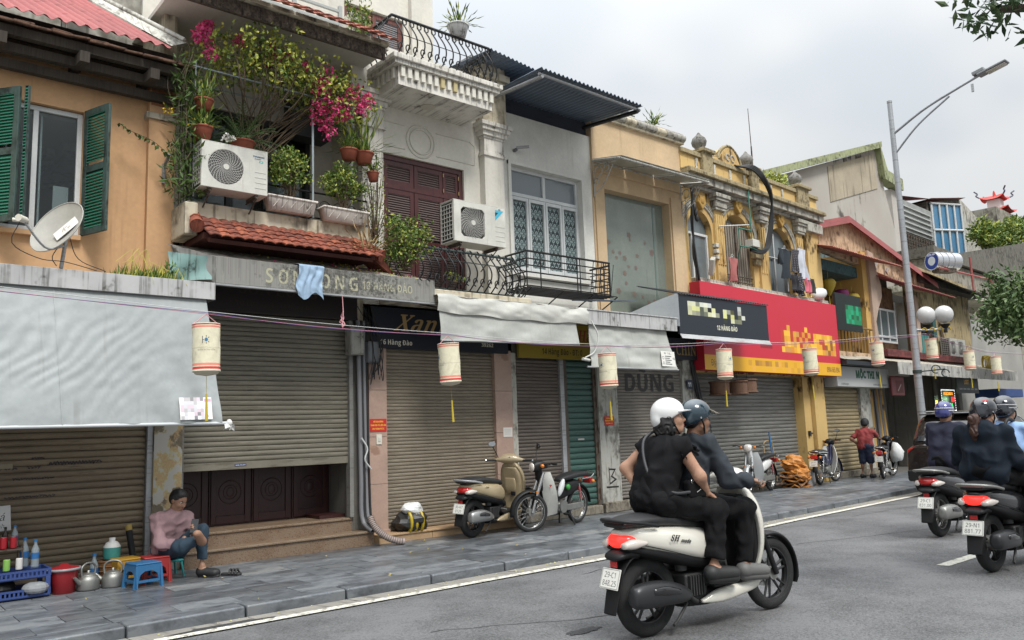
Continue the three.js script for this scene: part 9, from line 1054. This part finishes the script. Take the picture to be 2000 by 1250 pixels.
const jg=thing('water_jug','white and teal thermos jug standing on a wicker basket','jug',[2.5,0.25,-9.78]);G().lathe([[0.001,0],[0.075,0],[0.085,0.04],[0.085,0.13],[0.06,0.17],[0.03,0.185],[0.032,0.22],[0.001,0.222]],null,20).to('jug_body',mat('jug_white',[0.6,0.6,0.58],0.5),jg);G().lathe([[0.078,0.0],[0.087,0.04],[0.087,0.12]],null,20).to('teal_band',mat('jug_teal',[0.04,0.22,0.2],0.5),jg);const wb=thing('wicker_basket','brown wicker basket behind the kettles','basket',[2.5,0,-9.78]);G().lathe([[0.001,0],[0.12,0],[0.14,0.24],[0.125,0.245],[0.11,0.02]],null,20).to('weave',mat('wicker',[0.2,0.1,0.04],0.9,{map:'wood',s:0.1}),wb);for(let k=0;k<5;k++)G().torus([0,0.03 + k*0.05,0],0.123 + k*0.0042,0.008,[PI / 2,0,0],6.283,20,5).to('band',mat('wicker',0),wb);
const tb=thing('black_tube','black tube with a gold cap leaning on the shutter beside the rail','tube',[2.8,0,-9.95]);G().cyl([0,0,0],[-0.05,0.5,-0.13],0.035,0.035,14).to('tube',mBlk,tb);G().cyl([-0.05,0.5,-0.13],[-0.055,0.56,-0.145],0.037,0.037,14).to('tube_cap',mat('gold_cap',[0.4,0.28,0.06],0.4),tb);
bagc('wrapped_bundle','black and yellow wrapped bundle on the threshold of number 16',6.5,0.25,-10.02,0.21,mat('bundle_black',[0.02,0.02,0.02],0.4));const bw=scene.children[scene.children.length - 1];for(const a of[-0.09,0.0,0.1])G().torus([a,0.0,0],0.17,0.025,[0,PI / 2,0],6.283,20,6).to('yellow_tape',mat('tape_yellow',[0.45,0.33,0.02],0.4),bw);bagc('plastic_bag','white plastic sheet lying on the wrapped bundle',6.5,0.42,-10.0,0.13,mat('bag_white',0));
// conduits and boxes beside the steps
const cd=thing('conduit_bundle','grey flexible conduits running down beside the marble pillar to the pavement','conduits',[0,0,F]);for(let k=0;k<4;k++)G().tube([[5.72 + k*0.045,3.1,0.06],[5.73 + k*0.04,2,0.07],[5.74 + k*0.04,0.9,0.075 + 0.02*(k % 2)],[5.74 + k*0.035,0.35,0.1 + k*0.02],[5.78 + k*0.02,0.2,0.3]],[0.032,0.018,0.024,0.014][k],8,30).to('conduit',k % 2?mCable:mPipe,cd);const P=[];for(let i=0;i<=8;i++){const u=i / 8;P.push([5.78 + 0.36*u*u,0.34*(1 - u)**1.5 + 0.04,0.24 + 0.28*u]);}G().tube(P,0.042,10,30).to('flexible_hose',mat('hose_pink',[0.36,0.29,0.26],0.7),cd);for(let i=0;i<22;i++){const u=i / 22,j=Math.min(7,Math.floor(u*8)),f=u*8 - j,p=v3(P[j]).lerp(v3(P[j + 1]),f),d=v3(P[j + 1]).sub(v3(P[j])).normalize();const g=new THREE.TorusGeometry(0.043,0.006,5,12);g.applyQuaternion(new THREE.Quaternion().setFromUnitVectors(new V3(0,0,1),d));g.translate(p.x,p.y,p.z);G().add(g).to('hose_ring',mat('hose_ring',[0.16,0.13,0.12],0.7),cd);}G().tube([[5.72,1.45,0.13],[5.8,1.3,0.15],[5.76,1.15,0.15],[5.86,1.02,0.14]],0.012,5).to('cloth_tie',mPvc,cd);
const jb=(lab,x,y,w,h,d,m)=>{const b=thing('electric_box',lab,'electric box',[x,y,F + 0.03]);G().box(-w / 2,w / 2,0,h,0,d,0.008).to('case',m,b);G().box(-w / 2 + 0.01,w / 2 - 0.01,0.015,h - 0.015,d,d + 0.008,0.004).to('cover',m,b);};jb('beige electric box above the conduits',5.64,2.6,0.22,0.38,0.16,mat('box_beige',[0.30,0.29,0.26],0.6,{map:'grime',s:0.6}));jb('small grey meter box beside the beige electric box',5.92,2.5,0.17,0.3,0.12,mat('box_grey',[0.16,0.17,0.18],0.5));
const wr=G(),r=rng(91);for(let k=0;k<9;k++)wr.tube([[5.7 + r()*0.25,3.3,0.2*r()],[5.85 + r()*0.2,2.9 - r()*0.3,0.15 + r()*0.08],[5.95 +(r()- 0.5)*0.25,2.45 - r()*0.4,0.12 + 0.1*r()],[6.0,2.7,0.1]],0.006,5,14);const wo=wr.to('tangled_wires',mCable,null);wo.position.z=F;tag(wo,'tangle of black wires around the meter boxes','wires');const w2=G();for(let k=0;k<14;k++)w2.tube([[13.25 + r()*0.1,2.75,0.05],[13.3 + r()*0.14,2.1,0.06 + 0.1*r()],[13.35 + r()*0.25,1.5 +(r()- 0.5)*0.5,0.08 + 0.14*r()],[13.36 + r()*0.1,0.8,0.06],[13.38,0.1,0.05]],0.012*(0.5 + r()),5,18);const wo2=w2.to('tangled_wires',mCable,null);wo2.position.z=F;tag(wo2,'thick hanging black wires between the DŨNG shutter and the wide grey shutter','wires');
for(const[x,y,lab]of[[0.75,2.22,'left woven drum lamp hanging under the red sign'],[1.45,2.24,'middle woven drum lamp hanging under the red sign'],[1.85,2.28,'right woven drum lamp hanging under the red sign']]){const d=thing('drum_lamp',lab,'lamp',far(x,y,0.12),0,'woven drum lamps under the red sign'),m=mat('rattan',[0.17,0.10,0.07],0.9,{map:'wood',s:0.15});G().cyl([0,-0.14,0],[0,0.12,0],0.2,0.2,18,true).to('drum',m,d);G().torus([0,0.12,0],0.21,0.018,[PI / 2,0,0],6.283,20,5).to('hoop',m,d);G().torus([0,-0.14,0],0.21,0.018,[PI / 2,0,0],6.283,20,5).to('hoop',m,d);G().cyl([0,0.12,0],[0,0.35,0],0.006,0.006,4).to('cord',mCable,d);}
const cb=thing('cardboard_bundle','stack of folded orange-brown cardboard tied before the wide shutter','cardboard',[17.05,0,-10.28],0.2);for(const[lx,ly,lz,ls]of[[-0.06,0.52,0,0.26],[0.12,0.36,0.08,0.24],[-0.12,0.3,0.1,0.22]]){const g=G().add(new THREE.SphereGeometry(ls,16,12)),p=g.g[0].attributes.position;for(let i=0;i<p.count;i++){const k=0.5 + 1.0*n3(p.getX(i)*11 + lx*30,p.getY(i)*13,p.getZ(i)*11);p.setXYZ(i,lx + p.getX(i)*k*1.1,ly + p.getY(i)*k*0.7,lz + p.getZ(i)*k);}g.g[0].computeVertexNormals();g.to('crumpled_sheet',mat('card_orange',[0.5,0.2,0.04],0.5),cb);}
for(let k=0;k<6;k++){const w=0.27 + r()*0.1;G().grid((u,v)=>[(u - 0.5)*2*w,0.03 + k*0.058 + 0.13*(vn(u*5 + k*7,v*4,256,256,3)- 0.5)+ 0.03*Math.abs(u - 0.5),0.25 - v*0.46 +(r()- 0.5)*0.0],8,5,0.03).to('card_sheet',mat('card' + k % 3,[[0.5,0.2,0.04],[0.36,0.19,0.09],[0.55,0.22,0.045]][k % 3],0.7,{map:'cloth',s:0.4}),cb).rotation.y=(r()- 0.5)*0.5;}
const hc=thing('hand_cart','hand cart with a bent tube handle behind the white motorbike','cart',[16.5,0,-10.5],0.1);G().tube([[-0.22,0.1,0],[-0.22,0.9,-0.05],[-0.14,1.05,-0.05],[0.14,1.05,-0.05],[0.22,0.9,-0.05],[0.22,0.1,0]],0.016,7,30).to('handle',mat('tube_brass',[0.32,0.23,0.12],0.5),hc);G().cyl([0.05,0.8,0],[0.05,1.25,-0.03],0.02,0.02,8).to('blue_stick',mCapB,hc);G().box(-0.24,0.24,0.08,0.12,-0.15,0.2,0.01).to('deck',mRustIron,hc);for(const x of[-0.2,0.2])G().cyl([x - 0.02,0.07,0],[x + 0.02,0.07,0],0.07,0.07,14).to('wheel',mTyre,hc);
const gb=G().box(-0.2,0.2,0,0.34,-0.15,0.15,0.01).to('metal_box',mat('box_steel',[0.36,0.36,0.36],0.5,{map:'metal',s:0.6}),null);gb.position.set(17.55,0,-10.32);G().box(-0.21,0.21,0.34,0.36,-0.16,0.16,0.006).to('lid',mBlk,gb);tag(gb,'grey metal box between the cardboard and the blue motorbike','box');
const bs=(lab,x,z)=>{const o=G().sph([0,0,0],0.05,[1,0.3,0.7],8,6).to('pavement_scrap',mat('litter_pale',[0.5,0.5,0.46],0.8),null);};
const lf=[];for(let i=0;i<34;i++){const x=1 + r()*14;lf.push(rleaf(r,new V3(x,0.012,kerbZ(x)- 0.1 - r()*2.4),0.038,0.02,0.05,new V3(r()- 0.5,0,r()- 0.5).multiplyScalar(3)));}const lo=G().add(leafGeo(lf)).to('fallen_leaves',mat('dry_leaf',[0.34,0.28,0.1],0.8),null);lo.userData.label='small yellow leaves fallen on the pavement';lo.userData.category='leaves';struct(lo,'stuff');
}
renderer.render(scene,camera);
